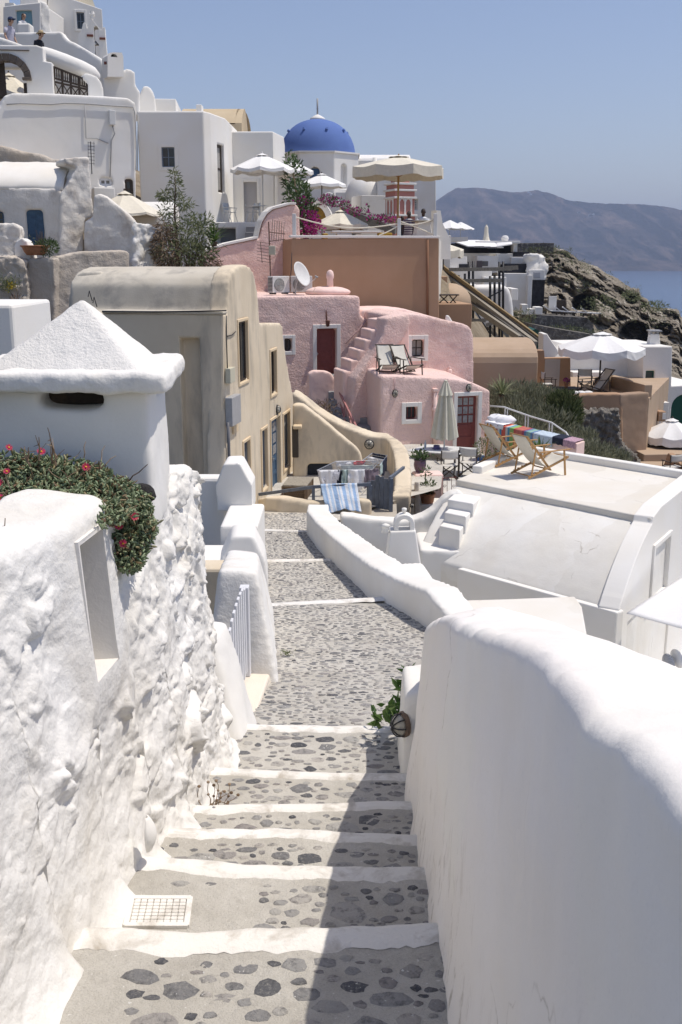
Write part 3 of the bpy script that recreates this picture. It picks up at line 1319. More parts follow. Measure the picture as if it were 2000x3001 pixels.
# niche box
s = MB()
y0, y1, z0, z1 = NICHE
fx = lambda y, z: pw(list(zip([p[1] for p in PLAN[:7]], [p[0] for p in PLAN[:7]])), y) - .17 * (z - wall_base(y)) / (pw(TOPZ, y) - wall_base(y)) + .03
nl = V((-.97, -.14, 0))
c4 = [V((lerp(fx(y0, z0), fx(y0, z1), .22), y0, z0)), V((lerp(fx(y1, z0), fx(y1, z1), .22), y1, z0)), V((fx(y1, z1), y1, z1)), V((fx(y0, z1), y0, z1))]
o4 = [c4[0] + V((0, -.022, -.022)), c4[1] + V((0, .022, -.022)), c4[2] + V((0, .022, .022)), c4[3] + V((0, -.022, .022))]
b4 = [p + nl * .34 for p in c4]
s.add(c4 + b4, [[0, 1, 5, 4], [1, 2, 6, 5], [2, 3, 7, 6], [3, 0, 4, 7], [4, 5, 6, 7]])
ob = [p + nl * .10 for p in o4]
s.add(o4 + c4 + ob, [[0, 1, 5, 4], [1, 2, 6, 5], [2, 3, 7, 6], [3, 0, 4, 7], [0, 1, 9, 8], [1, 2, 10, 9], [2, 3, 11, 10], [3, 0, 8, 11]])
s.build('niche_box', stucco('niche_panel', (.77, .745, .70), .05, .25, 40), parent=root)
s = MB()
cc = at(343, 1862, 4.86)
s.obox(cc + V((.0, 0, 0)), (.012, 0, 0), (0, .03, 0), (0, 0, .028))
s.build('hinge', WHITE_S, parent=root, bevel=.004)

# vent hood and manhole cover
s = MB()
sh = at(425, 2455, 4.72)
def shell(i, j):
    t = i / 15
    a = pi * j / 9
    r = .055 * sin(pi * (.12 + .80 * t)) * (1 + .05 * (i % 2))
    return V((sh.x + r * sin(a) * .85 + .01, sh.y + r * cos(a), sh.z - .07 + .19 * t))
s.grid(shell, 16, 10)
o = s.build('vent_hood', WHITE_S, smooth=True, solid=.008)
tag(o, 'small white shell shaped vent hood low on the rubble wall beside the steps', 'vent')

mz = ZT[1] + .003
cq = [onz(385, 2638, mz), onz(560, 2633, mz), onz(545, 2718, mz), onz(372, 2712, mz)]
ctr = sum(cq, V()) / 4
root = thing('manhole_cover', 'white painted square manhole cover with a grid set in the second step', 'manhole cover', ctr - V((0, 0, .01)))
ex = (cq[1] - cq[0] + cq[2] - cq[3]) / 4
ey = (cq[0] - cq[3] + cq[1] - cq[2]) / 4
s = MB()
s.obox(ctr - V((0, 0, .008)), ex, ey, (0, 0, .010))
s.build('plate', stucco('cover_gap', (.66, .63, .57), .1, .3), parent=root, bevel=.006)
s = MB()
for i in range(8):
    for j in range(7):
        a, c2 = -1 + (i + .5) / 4 * .94 + .06, -1 + (j + .5) / 3.5 * .94 + .06
        s.obox(ctr + ex * a * .94 + ey * c2 * .94 + V((0, 0, .005)), ex * .098, ey * .112, (0, 0, .007))
for a in (-1, 1):
    s.obox(ctr + ex * a + V((0, 0, .004)), ex.normalized() * .014, ey * 1.06, (0, 0, .010))
    s.obox(ctr + ey * a + V((0, 0, .005)), ex * 1.04, ey.normalized() * .014, (0, 0, .010))
s.build('grid_top', NOSE, parent=root, bevel=.003)

# ================================================================= RIGHT FOREGROUND WALL
CREST = [(.5, -.50), (1.35, -.765), (2.0, -.92), (2.8, -1.10), (3.6, -1.35), (4.4, -1.60), (5.15, -1.87), (5.8, -2.10), (6.3, -2.30), (6.7, -2.50), (7.0, -2.72), (7.3, -3.05), (7.6, -3.6)]
OUTZ = [(.5, -.7), (1.5, -.92), (3.07, -1.31), (4.7, -1.755), (5.8, -2.07), (6.5, -2.28), (6.9, -2.46), (7.2, -2.75), (7.45, -3.15), (7.6, -3.6)]
XIN = [(.5, .51), (3.4, .51), (5.2, .51), (6.2, .545), (6.8, .60), (7.2, .70), (7.45, .78), (7.6, .88)]
XOUT = [(.5, 1.15), (4.7, 1.12), (6.3, 1.08), (7.0, 1.04), (7.4, .98), (7.6, .92)]
s = MB()
ST, NP = 260, 64


def rw(i, j):
    y = lerp(.5, 7.6, i / (ST - 1))
    zc, zo, xi, xo = pw(CREST, y), pw(OUTZ, y), pw(XIN, y), pw(XOUT, y)
    zc += .035 * noise.noise(V((y * 1.1, 3, 1))) + .022 * noise.noise(V((y * 3.3, 8, 1))) + .008 * noise.noise(V((y * 9, 2, 1)))
    xi += .03 * noise.noise(V((y * .9, 1, 6)))
    zb = min(lane_z(y), lane_z(y + .3)) - .15
    a, c2, d = 34, 22, NP - 56
    xb = .40 + .02 * noise.noise(V((y * 2, 0, 0)))
    rd = lerp(.06, .16, sst(5.2, 7, y))
    if j < a:
        h = j / (a - 1)
        x = lerp(xb, xi, h ** .7)
        z = lerp(zb, zc - rd, h)
    elif j < a + c2:
        h = (j - a + 1) / c2
        if h < .25:
            t = h / .25 * pi / 2
            x, z = xi + rd * (1 - cos(t)), zc - rd + rd * sin(t)
        else:
            t = (h - .25) / .75
            x = lerp(xi + rd, xo, t)
            z = lerp(zc, zo, t) + .045 * sin(pi * t)
    else:
        h = (j - a - c2 + 1) / d
        x = xo + .04 * sin(h * pi / 2)
        z = zo - h * 2.6
    p = V((x, y, z))
    k = .012 * noise.fractal(p * 3, 1, 2, 3) + (.0034 if j >= a + 2 else .001) * noise.fractal(p * 32, .9, 2, 2)
    rag = 0
    if j < 7:
        rag = .03 * max(0, noise.noise(V((y * 5, z * 4, 3)))) * (1 - j / 7)
    return p + V((-k - rag, 0, k))


s.grid(rw, ST, NP)
root = thing('lane_wall', 'tall smooth whitewashed wall with a broad rounded top on the right of the steps', 'wall', (.75, 4, -3.2))
WH_WALL = stucco('lane_wall_paint', (.83, .81, .775), .025, .3, 48, .006, grime=(.70, .65, .57), gamt=.25, gscale=1.1, streak=True, coarse=.05, cscale=16)  # off-white of the whole lane wall, top and face alike
cracks(WH_WALL, .75, .55, 1)
nt = WH_WALL.node_tree
b = nt.nodes['Principled BSDF']
src_ = b.inputs['Base Color'].links[0].from_socket
ge = nd(nt, 'ShaderNodeNewGeometry')
sx_ = nd(nt, 'ShaderNodeSeparateXYZ')
nt.links.new(ge.outputs['Position'], sx_.inputs[0])
lowm = ramp(nt, sx_.outputs[0], [(.415, (1, 1, 1)), (.475, (0, 0, 0))])
fl = ramp(nt, noise_tex(nt, 16, 6, stretch=(1, 1, .3), rough=.7), [(.54, (0, 0, 0)), (.64, (.75,) * 3)])
nt.links.new(mixc(nt, mixc(nt, 1, lowm, fl, 'MULTIPLY'), src_, (.30, .25, .19)), b.inputs['Base Color'])
s.build('wall_face', WH_WALL, parent=root, smooth=True, recalc=True)
# low end lump of that wall
s = MB()
pts = [(.43, 6.55, -3.95), (.43, 7.55, -4.1), (.95, 7.75, -4.1), (.95, 6.55, -3.95)]
hi = [(.45, 6.75, -3.02), (.47, 7.35, -3.05), (.9, 7.5, -3.05), (.9, 6.7, -2.95)]
s.hexa([V(p) for p in pts], [V(p) for p in hi])
o = s.build('wall_end', WHITE, parent=root, remesh=.03, sm=12, disp=.03, dscale=.3)

# bulkhead lamp on the lump
bl = at(1196, 2122, 6.75)


def bulkhead(name, label, p, n, r=.07, bars=True, long=1.0, mat_body=None):
    """round caged wall lamp; n = direction it faces"""
    n = V(n).normalized()
    sx = n.cross(V((0, 0, 1))).normalized()
    up = V((0, 0, 1))
    root = thing(name, label, 'lamp', p)
    M = Matrix((sx, up, n)).transposed()
    s = MB()
    prof = [(r, 0), (r, .02), (r * .92, .035)]
    for a in range(1):
        vs, fs = [], []
        m2 = MB()
        m2.lathe(prof, n=18)
        for q in m2.v:
            vs.append(p + M @ V((q.x, q.y * long, q.z)))
        s.add(vs, m2.f)
    s.build('backplate', mat_body or IRON, parent=root, smooth=False)
    s = MB()
    m2 = MB()
    m2.lathe([(r * .82, .03), (r * .78, .06), (r * .6, .085), (r * .3, .098), (.004, .10)], n=16)
    s.add([p + M @ V((q.x, q.y * long, q.z)) for q in m2.v], m2.f)
    s.build('globe', plain('frosted_glass', (.42, .40, .34), .3, .4), parent=root, smooth=True)
    if bars:
        s = MB()
        for k in range(4):
            a = pi * k / 4
            pts = []
            for t in range(9):
                b2 = pi * t / 8
                q = V((cos(a) * cos(b2) * r * .92, sin(a) * cos(b2) * r * .92 * long, .035 + sin(b2) * .075))
                pts.append(p + M @ q)
            s.tube(pts, .005, 5)
        s.build('cage', IRON, parent=root)
    return root


bulkhead('bulkhead_lamp', 'rusty caged oval lamp on the rounded end of the wall beside the green leaves', bl + V((-.02, 0, 0)), (-.9, -.45, 0), .085, long=1.15, mat_body=plain('rusty_metal', (.16, .115, .085), .8, .2, .3))

# ================================================================= WALL FURTHER DOWN THE LANE, RIGHT
def ribbon(name, label, cat, pts, wid, mat, remesh=.04, sm=8, disp=.03, dscale=.4, parent=None, drop=1.2):
    """pts: (x, y, ztop, zbase) along the left face; wid: thickness to the right of travel"""
    s = MB()
    P = [V((p[0], p[1], 0)) for p in pts]
    n = len(P)
    L, Rr = [], []
    for i in range(n):
        d = (P[min(i + 1, n - 1)] - P[max(0, i - 1)]).normalized()
        nr = V((d.y, -d.x, 0))
        L.append(P[i])
        Rr.append(P[i] + nr * (wid[i] if isinstance(wid, (list, tuple)) else wid))
    vs, fs = [], []
    for i in range(n):
        zt, zb = pts[i][2], pts[i][3]
        vs += [V((L[i].x, L[i].y, zb)), V((L[i].x, L[i].y, zt)), V((Rr[i].x, Rr[i].y, zt)), V((Rr[i].x, Rr[i].y, zb - drop))]
    for i in range(n - 1):
        a = 4 * i
        for k in range(4):
            fs.append([a + k, a + (k + 1) % 4, a + 4 + (k + 1) % 4, a + 4 + k])
    fs.append([0, 1, 2, 3])
    fs.append([4 * n - 1, 4 * n - 2, 4 * n - 3, 4 * n - 4])
    s.add(vs, fs)
    o = s.build(name, mat, parent=parent, remesh=remesh, sm=sm, disp=disp, dscale=dscale)
    if parent is None:
        tag(o, label, cat)
    return o


ribbon('parapet_wall', 'low whitewashed parapet stepping down the lane past the small chimney', 'wall',
       [(1.30, 11.4, -4.16, -5.2), (1.06, 12.25, -4.06, -5.2), (.75, 13.4, -4.28, -5.4), (.42, 14.6, -4.45, -5.5), (.12, 16.2, -4.68, -5.7), (-.2, 18, -4.92, -5.9), (-.5, 19.7, -5.12, -6.1), (-.74, 21.2, -5.25, -6.4), (-.72, 21.9, -5.28, -6.4)],
       [.4, .44, .48, .52, .52, .52, .50, .48, .46], WHITE, .04, 5, .025)
# ================================================================= CHIMNEY ON THE RUBBLE WALL
ZS = -.60
fr_, br_ = onz(488, 1095, ZS), onz(541, 1036, ZS)
fl_ = onz(-30, 1090, ZS)
ax = (fr_ - fl_).normalized()
ay = (br_ - fr_)
side = ay.length
ay.normalize()
fl_ = fr_ - ax * (side * 1.03)
bl_ = br_ - ax * (side * 1.03)
root = thing('chimney_hood', 'big white vent chimney with a pyramid cap and dark slots, above the ice plant', 'chimney', (fr_ + bl_) / 2 + V((0, 0, -.9)))
hdown = V((0, 0, -.115))
s = MB()
s.hexa([p + hdown for p in (fl_, fr_, br_, bl_)], [fl_, fr_, br_, bl_])
s.build('cap_slab', WHITE_R, parent=root, remesh=.022, sm=6, disp=.03, dscale=.12)
apex = at(242, 856, (fr_.y + br_.y) / 2 - .02)
s = MB()
ins = .13
q = [fl_ + (ax + ay) * ins, fr_ + (ay - ax) * ins, br_ - (ax + ay) * ins, bl_ + (ax - ay) * ins]
apx = V((apex.x, apex.y, apex.z - .03))
q2 = [p + V((0, 0, -.03)) for p in q]
s.add(q2 + [apx], [[3, 2, 1, 0], [0, 1, 4], [1, 2, 4], [2, 3, 4], [3, 0, 4]])
s.build('pyramid_cap', stucco('chalky_cap', (.80, .78, .74), .04, .5, 60, .02, coarse=.15, cscale=20), parent=root, remesh=.022, sm=5, disp=.012, dscale=.1)
ins = .12
b0 = [fl_ + (ax + ay) * ins, fr_ + (ay - ax) * ins, br_ - (ax + ay) * ins, bl_ + (ax - ay) * ins]
lo = [p + V((0, 0, -.95)) - (p - (fr_ + bl_) / 2) * -.03 for p in b0]
lo = [V((p.x, p.y, -1.55)) for p in lo]
hi = [V((p.x, p.y, ZS - .08)) for p in b0]
s = MB()
s.hexa(lo, hi)
body = s.build('chimney_body', WHITE_S, parent=root, remesh=.025, sm=14, disp=.02, dscale=.3)
# slots cut through the body
pf = Pl(303, 1203, b0[1].y, 0)
cuts = []
c0, c1 = at(112, 1150, b0[0].y), at(302, 1203, b0[1].y)
zt, zb_ = ZS - .112, c1.z
lo = [V((c0.x, b0[0].y - .2, zb_)), V((c1.x, b0[0].y - .2, zb_)), V((c1.x, b0[0].y + .45, zb_)), V((c0.x, b0[0].y + .45, zb_))]
cuts.append((lo, [V((p.x, p.y, zt)) for p in lo]))
mid = (b0[1] + b0[2]) / 2
lo = [mid + ax * .3 - ay * .02, mid + ax * .3 + ay * .30, mid - ax * .4 + ay * .30, mid - ax * .4 - ay * .02]
cuts.append(([V((p.x, p.y, zb_ + .03)) for p in lo], [V((p.x, p.y, zt)) for p in lo]))
cut(body, cuts)
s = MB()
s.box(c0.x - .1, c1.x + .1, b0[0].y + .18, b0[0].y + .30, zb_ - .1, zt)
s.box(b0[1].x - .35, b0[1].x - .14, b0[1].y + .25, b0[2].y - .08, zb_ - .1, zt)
s.build('slot_backing', stucco('slot_backing', (.05, .042, .035), .4, .6, 30, grime=(.14, .10, .07), gamt=.6, gscale=8), parent=root)  # dark brown blocks standing inside the body behind the slots
# black stone
s = MB()
st = at(420, 1445, 5.45)
s.ell(st, .065, .06, .055, 14, 10)
for i, p in enumerate(s.v):
    d = (p - st)
    s.v[i] = st + d * (1 + .28 * noise.noise(d * 14) + .1 * noise.noise(d * 40))
tag(s.build('lava_rock', plain('lava', (.035, .033, .033), .9, .1, .4, vscale=30, bump=.8), smooth=False), 'black lava stone resting at the corner of the vent chimney', 'rock')

# small white block left of the chimney, behind
s = MB()
p0, p1 = at(-60, 1000, 9), at(44, 1000, 9)
s.box(p0.x - 1, p1.x, 9, 10.2, -1.6, at(30, 893, 9).z)
tag(s.build('gate_block', WHITE_S, bevel=.03), 'plain white block wall at the very left behind the vent chimney', 'wall')

# ================================================================= ICE PLANT
root = thing('ice_plant', 'trailing ice plant with grey green finger leaves and pink daisies spilling over the rubble wall', 'plant', (-1.35, 5.0, -1.2))
s = MB()
surf = []
for k in range(1150):
    u = lerp(-90, 385, RND.random())
    top = pw([(-90, 1335), (0, 1328), (60, 1330), (130, 1345), (200, 1345), (250, 1360), (300, 1362), (330, 1400), (370, 1405), (385, 1430)], u)
    bot = pw([(-90, 1640), (0, 1585), (50, 1505), (110, 1475), (230, 1470), (280, 1505), (305, 1540), (385, 1500)], u)
    v = lerp(top + 8, bot, RND.random() ** .9)
    surf.append((u, v, pw([(1330, 5.45), (1400, 5.3), (1470, 5.12), (1540, 4.75), (1600, 4.3), (1640, 4.1)], v)))
for k in range(430):
    v = 1440 + 225 * RND.random() ** .85
    hw = pw([(1440, 70), (1500, 68), (1560, 62), (1600, 50), (1640, 32), (1668, 10)], v)
    u = pw([(1440, 365), (1500, 376), (1560, 388), (1620, 378), (1668, 374)], v) + RND.uniform(-hw, hw * .95)
    surf.append((u, v, pw([(1440, 5.28), (1500, 5.2), (1668, 5.06)], v) + RND.uniform(-.04, .03)))
for u, v, Y in surf:
    p = at(u, v, Y + RND.uniform(-.08, .12))
    ax0 = (V((.5, -.6, .55)) + rdir() * .8).normalized()
    for q in range(RND.randint(7, 11)):
        d = (ax0 + rdir() * .95).normalized()
        L = RND.uniform(.02, .042)
        w_ = RND.uniform(.0055, .0085)
        b0_ = p + rdir() * .030
        m1 = b0_ + d * L * .6
        tip = b0_ + d * L
        s.tube([b0_, m1, tip], [w_ * .7, w_, w_ * .3], 4, cap=False)
s.build('foliage', LEAF_ICE, parent=root, smooth=True, recalc=False)
s = MB()
s.grid(lambda i, j: at(lerp(-140, 300 - 12 * j, i / 16), lerp(1365, 1560, j / 10) + 16, pw([(1330, 5.45), (1400, 5.3), (1470, 5.12), (1540, 4.75), (1600, 4.3), (1640, 4.1)], lerp(1365, 1560, j / 10)) + .22), 17, 11)
s.build('soil', plain('dark_soil', (.06, .045, .03), .95, .1, .3, vscale=30), parent=root, solid=.05)
s = MB()
for k in range(70):
    u, v, Y = RND.choice(surf[:1150])
    p = at(u, v, Y)
    pts = [p]
    d = (rdir() + V((.3, -.3, .2))).normalized()
    for q in range(5):
        d = (d + rdir() * .5).normalized()
        pts.append(pts[-1] + d * .035)
    s.tube(pts, [.004, .004, .0035, .003, .0025, .002], 5)
for (u, v, h) in ((155, 1340, .16), (115, 1330, .11), (90, 1345, .09), (165, 1345, .11), (80, 1328, .06)):
    p = at(u, v + 20, 5.2)
    pts = [p]
    d = V((RND.uniform(-.4, .4), 0, 1))
    for q in range(6):
        d = (d + rdir() * .35 + V((0, 0, .25))).normalized()
        pts.append(pts[-1] + d * h / 5)
    s.tube(pts, [.006, .0055, .005, .004, .003, .0025, .002], 5)
    for q in (2, 3, 4):
        s.tube([pts[q], pts[q] + (rdir() + V((0, 0, .5))) * .05], [.003, .0015], 4)
s.build('twigs', DRY, parent=root)
for (u, v) in ((30, 1316), (25, 1386), (5, 1462), (255, 1372), (352, 1546), (363, 1596), (398, 1517), (125, 1328), (0, 1420)):
    Y = 5.0 if v > 1490 and u > 200 else pw([(1330, 5.35), (1400, 5.2), (1470, 5.0)], v)
    p = at(u, v, Y) + V((0, -.02, .01))
    s = MB()
    n = (V((.35, -.75, .6)) + rdir() * .3).normalized()
    a = n.orthogonal().normalized()
    b_ = n.cross(a)
    rr = RND.uniform(.02, .030)
    for k in range(16):
        t = 2 * pi * k / 16 + RND.uniform(-.1, .1)
        d = a * cos(t) + b_ * sin(t)
        sd = n.cross(d)
        s.add([p, p + d * rr * .6 + sd * rr * .13 + n * .006, p + d * rr + n * .008, p + d * rr * .6 - sd * rr * .13 + n * .006], [[0, 1, 2], [0, 2, 3]], 0)
    s.ell(p + n * .005, .006, .006, .005, 8, 5, 1)
    s.build('flower', [PETAL_P, YEL], parent=root, recalc=False)

# ================================================================= GATE PIERS ALONG THE LEFT OF THE LANE
def hull(name, label, cat, lo, hi, mat, remesh=.03, sm=10, disp=.03, dscale=.3, parent=None):
    m = MB()
    m.hexa([V(p) for p in lo], [V(p) for p in hi])
    o = m.build(name, mat, parent=parent, remesh=remesh, sm=sm, disp=disp, dscale=dscale)
    if parent is None:
        tag(o, label, cat)
    return o


hull('gate_pier', 'rounded white pier nearest the viewer on the near side of the picket gate', 'pier',
     [(-1.6, 7.30, -4.2), (-.63, 7.30, -4.2), (-.66, 8.35, -4.3), (-1.6, 8.35, -4.3)],
     [(-1.45, 7.75, -2.94), (-1.02, 7.70, -2.94), (-.96, 8.2, -2.98), (-1.45, 8.2, -2.98)], WHITE_S, sm=24)
hull('gate_pier', 'rounded white wall on the far side of the picket gate running down the lane', 'pier',
     [(-1.42, 9.62, -4.6), (-.55, 9.45, -4.5), (-.84, 13.5, -5.2), (-1.7, 13.6, -5.2)],
     [(-1.24, 9.85, -3.04), (-.84, 9.85, -3.06), (-1.08, 12.9, -3.75), (-1.5, 13, -3.75)], WHITE_R, sm=34)
pp = Pl(740, 1640, 14.7, 4)
m = MB()
m.prism([pp.p(*q) for q in ((640, 1760), (644, 1647), (677, 1577), (690, 1571), (743, 1571), (761, 1607), (778, 1643), (785, 1688), (788, 1760))], (-.05, .75, 0))
tag(m.build('gate_pier', WHITE_S, remesh=.03, sm=6, disp=.02), 'white pier with a flat trapezoid top between the picket gate and the stepped pier', 'pier')
m = MB()
m.box(-2.02, -1.39, 16.5, 18.1, -5.9, -4.35)
o1 = thing('stepped_pier', 'stepped white pier with a chamfered upper block against the ochre house', 'pier', (-1.7, 17.3, -5.5))
m.build('lower_block', WHITE_S, parent=o1, bevel=.05, seg=3)
pp = Pl(690, 1420, 17.95, 0)
m = MB()
m.prism([pp.p(*q) for q in ((638, 1500), (631, 1425), (655, 1362), (662, 1358), (698, 1357), (705, 1360), (739, 1421), (741, 1500))], (0, .75, 0))
m.build('upper_block', WHITE_S, parent=o1, remesh=.025, sm=4)
# pale courtyard walls glimpsed between rubble wall and piers
m = MB()
m.box(-3.6, -2.1, 18.3, 18.7, -6, at(640, 1401, 18.3).z)
tag(m.build('garden_wall', WHITE_S, bevel=.06), 'low white wall glimpsed behind the stepped pier', 'wall')
m = MB()
m.box(-3.4, -1.30, 12.3, 16.3, -6, -4.62)
tag(m.build('courtyard_floor', WHITE_S, bevel=.03), 'white raised courtyard floor behind the gate piers', 'terrace')
m = MB()
m.box(-2.3, at(658, 1700, 11.6).x, 11.6, 12.0, -6, at(640, 1667, 11.6).z)
tag(m.build('courtyard_wall', BEIGE, bevel=.04), 'short ochre wall glimpsed between the rubble wall and the gate pier', 'wall')
# threshold
m = MB()
a0 = [V((-1.15, 8.25, -4.0)), V((-.76, 8.25, -4.0)), V((-.60, 9.6, -4.2)), V((-1.15, 9.6, -4.2))]
m.hexa([p + V((0, 0, -.4)) for p in a0], [a0[0] + V((0, 0, .05)), a0[1] + V((-.02, 0, .02)), a0[2] + V((-.12, 0, .13)), a0[3] + V((0, 0, .15))])
tag(m.build('door_step', stucco('cream_step', (.74, .67, .57), .05, .3), bevel=.02), 'cream threshold step in front of the white picket gate', 'step')
# picket gate
root = thing('picket_gate', 'white wooden picket gate leaning between two rounded white piers', 'gate', (-.95, 9, -4.05))
for k in range(9):
    y = lerp(8.35, 9.40, k / 8)
    zt = -3.06 - .16 * ((k - 6.2) / 6.2) ** 2 * (1 if k < 6 else 3)
    m = MB()
    x = -.985 + .05 * (k / 8)
    m.box(x - .012, x + .012, y - .045, y + .045, -3.98, zt)
    m.build('picket', WOOD_W, parent=root, bevel=.006)
m = MB()
m.box(-.99, -.90, 9.47, 9.58, -4.05, -3.12)
m.build('post', WOOD_W, parent=root, bevel=.008)
for z in (-3.85, -3.35):
    m = MB()
    m.bar((-1.01, 8.3, z), (-.955, 9.46, z), .02, .06)
    m.build('rail', WOOD_W, parent=root)

# ================================================================= PLANTS AT THE FOOT OF THE WALLS
def little_plant(name, label, spots, mat, twig=True, L=.06, W=.035, n=30, spread=.08):
    root = thing(name, label, 'plant', spots[0])
    m = MB()
    for c in spots:
        for k in range(n):
            p = V(c) + V((RND.gauss(0, spread), RND.gauss(0, spread), abs(RND.gauss(0, spread * .8))))
            leaf(m, p, rdir() + V((0, 0, .6)), L * RND.uniform(.7, 1.3), W)
    m.build('foliage', mat, parent=root, recalc=False)
    return root


lp = [at(1130, 2115, 7.45), at(1165, 2088, 7.5), at(1155, 2125, 7.4), at(1198, 2025, 7.6), at(1215, 1995, 7.62)]
rt = little_plant('broad_leaf_weed', 'glossy green broad leaved weed growing from the end of the lane wall by the lamp', lp, LEAF_BR, n=20, L=.11, W=.055, spread=.045)
m = MB()
for c in lp:
    m.tube([at(1210, 2120, 7.5), (at(1210, 2120, 7.5) + c) / 2 + V((0, 0, .04)), c], [.008, .006, .004], 5)
m.build('stem', BARK, parent=rt)
dp = onz(618, 2405, ZT[4] + .02)
rt = little_plant('dry_weed', 'dry brown weed at the foot of the rubble wall on the steps', [dp + V((-.02, -.06, .0)), dp + V((0, -.12, 0))], LEAF_DK, n=40, L=.04, W=.028, spread=.05)
m = MB()
for k in range(16):
    pts = [dp + V((RND.gauss(0, .015), RND.gauss(0, .02), .02))]
    d = V((RND.uniform(-.1, .9), RND.uniform(-.3, .5), RND.uniform(.2, .8)))
    for q in range(6):
        d = (d + rdir() * .5).normalized()
        pts.append(pts[-1] + d * RND.uniform(.03, .05))
    m.tube(pts, [.005, .0045, .004, .0035, .003, .0025, .002], 4)
    m.ell(pts[-1], .012, .012, .010, 6, 4)
    m.ell(pts[-3], .010, .010, .009, 6, 4)
m.build('twigs', DRY, parent=rt)
little_plant('yellow_weed', 'tiny yellowing weed at the edge of the lane under the gate wall', [onz(828, 1918, -4.3) + V((.02, 0, .0)), onz(845, 1920, -4.3)], LEAF_OL, n=24, L=.035, W=.012, spread=.03)

# ================================================================= OCHRE HOUSE
PF = Pl(806, 1447, 27.0, 81.1)      # its lit facade
OX = thing
H = House('ochre_house', 'two storey ochre plaster house with a weathered barrel vault roof and blue door', 'house', (-3.5, 25, -6.2))
prof = [(660, 1600), (663, 925), (668, 908), (669, 880), (671, 829), (676, 808), (685, 791), (695, 781), (707, 776), (720, 775), (735, 783), (745, 800), (752, 836), (758, 880), (762, 947),
        (823, 946), (829, 954), (831, 987), (837, 1032), (843, 1068), (850, 1108), (858, 1150), (863, 1190), (864, 1600)]
H.body(PF, prof, .42, BEIGE, name='facade_wall', remesh=.05, sm=3, disp=.02, dscale=.7)
tr = (.07, .03, BEIGE_T)
H.win(PF, 697, 945, 728, 1112, depth=.11, frame=WOOD_D, pane=GLASS, mull=(1, 0), sur=tr)
H.win(PF, 792, 1032, 811, 1150, depth=.13, frame=WOOD_D, pane=GLASS, mull=(1, 0), sur=tr)
H.win(PF, 713, 1300, 734, 1402, depth=.13, frame=WOOD_GB, pane=CURTAIN, mull=(1, 0), sur=tr)
H.win(PF, 766, 1264, 785, 1425, depth=.13, frame=WOOD_GB, pane=CURTAIN, mull=(1, 0), sur=tr)
H.door(PF, 793, 1236, 823, 1436, WOOD_B, depth=.16, sur=tr, panes=(2, 3, .5, .95), leaves=2, handle=ALU)
H.win(PF, 830, 1218, 850, 1362, depth=.13, frame=WOOD_GB, pane=CURTAIN, mull=(1, 0), sur=tr)
H.flush()
# vault roof and shaded side
roofp = [(660, 1600), (661, 922)] + [(u + 2, v + 7) for u, v in prof[2:14]] + [(762, 960), (825, 962), (833, 1040), (858, 1160), (862, 1600)]
f = [PF.p(u, v, -.40) for u, v in roofp]
f_side = [p for p in f]
bk = V((-1, .20, 0)).normalized()
m = MB()
# vault skin from the gable profile
arc = f[1:15]
eave0, eave1 = arc[0], arc[-1]
m.prism([V((eave0.x, eave0.y, eave0.z - .12))] + arc + [V((eave1.x, eave1.y, eave1.z - .12))], bk * 4.0)
m.build('roof', BEIGE_ROOF, parent=H.root, remesh=.06, sm=5, disp=.03, dscale=.8)
# the shaded side wall with its tall blind recess
PS = Pl(600, 1100, PF.p(660, 1100).y + .05, -11.3)
a = PS.p(655, 925)
side_pts = [PS.p(656, 1600), PS.p(656, 921), PS.p(500, 919), PS.p(200, 919), PS.p(200, 1600)]
m = MB()
m.prism(side_pts, V((.15, .98, 0)) * .38)
H.solid(m, BEIGE, name='side_wall', bevel=.05)
t0, t1, z0, z1 = H.opening(PS, 526, 991, 600, 1500, .14)
H.flush()
m = MB()
t0, zz = PS.tz(300, 917)
t1, zz = PS.tz(656, 917)
m.obox(PS.w((t0 + t1) / 2, zz + .0, -.12), PS.d * (t1 - t0) / 2, PS.n * .16, V((0, 0, .035)))
m.build('eaves_ledge', BEIGE_ROOF, parent=H.root, bevel=.03)
# boxes, cable, conduit
def fbox(pl, u0, v0, u1, v1, dep, name, mat, parent, bev=.012, off=0):
    t0, z1 = pl.tz(u0, v0)
    t1, z0 = pl.tz(u1, v1)
    m = MB()
    m.obox(pl.w((t0 + t1) / 2, (z0 + z1) / 2, off + dep / 2), pl.d * abs(t1 - t0) / 2, pl.n * dep / 2, V((0, 0, abs(z1 - z0) / 2)))
    return m.build(name, mat, parent=parent, bevel=bev)


fbox(PF, 660, 1080, 675, 1118, .12, 'junction_box', plain('cream_plastic', (.55, .52, .40), .5), H.root)
mb_ = fbox(PF, 660, 1166, 688, 1235, .16, 'meter_box', GREYP, H.root)
fbox(PF, 680, 1240, 694, 1263, .05, 'meter_shelf', BEIGE_T, H.root)
cyl_part('conduit', plain('conduit_grey', (.16, .16, .17), .5), H.root, [PF.p(668, 1238, .06), PF.p(671, 1300, .06), PF.p(674, 1470, .06)], .035)
cyl_part('cable', IRON, H.root, [PF.p(664, 925, .02), PF.p(664.5, 1000, .03), PF.p(667, 1080, .04)], .014, 6)
cyl_part('cable', IRON, H.root, [PF.p(667, 985, .02), PF.p(680, 982, .02), PF.p(691, 972, .02)], .012, 6)
cyl_part('roof_cable', IRON, H.root, [PS.p(300, 913, .05), PS.p(450, 914, .05), PS.p(600, 912, .05), PS.p(664, 910, .05)], .016, 6)
cyl_part('roof_cable', IRON, H.root, [PF.p(661, 905, -.45), PF.p(663, 870, -.45), PF.p(670, 825, -.45)], .02, 6)
bulkhead('bulkhead_lamp', 'caged wall lamp over the blue door of the ochre house', PF.p(812, 1200, .0), PF.n, .13)
m = MB()
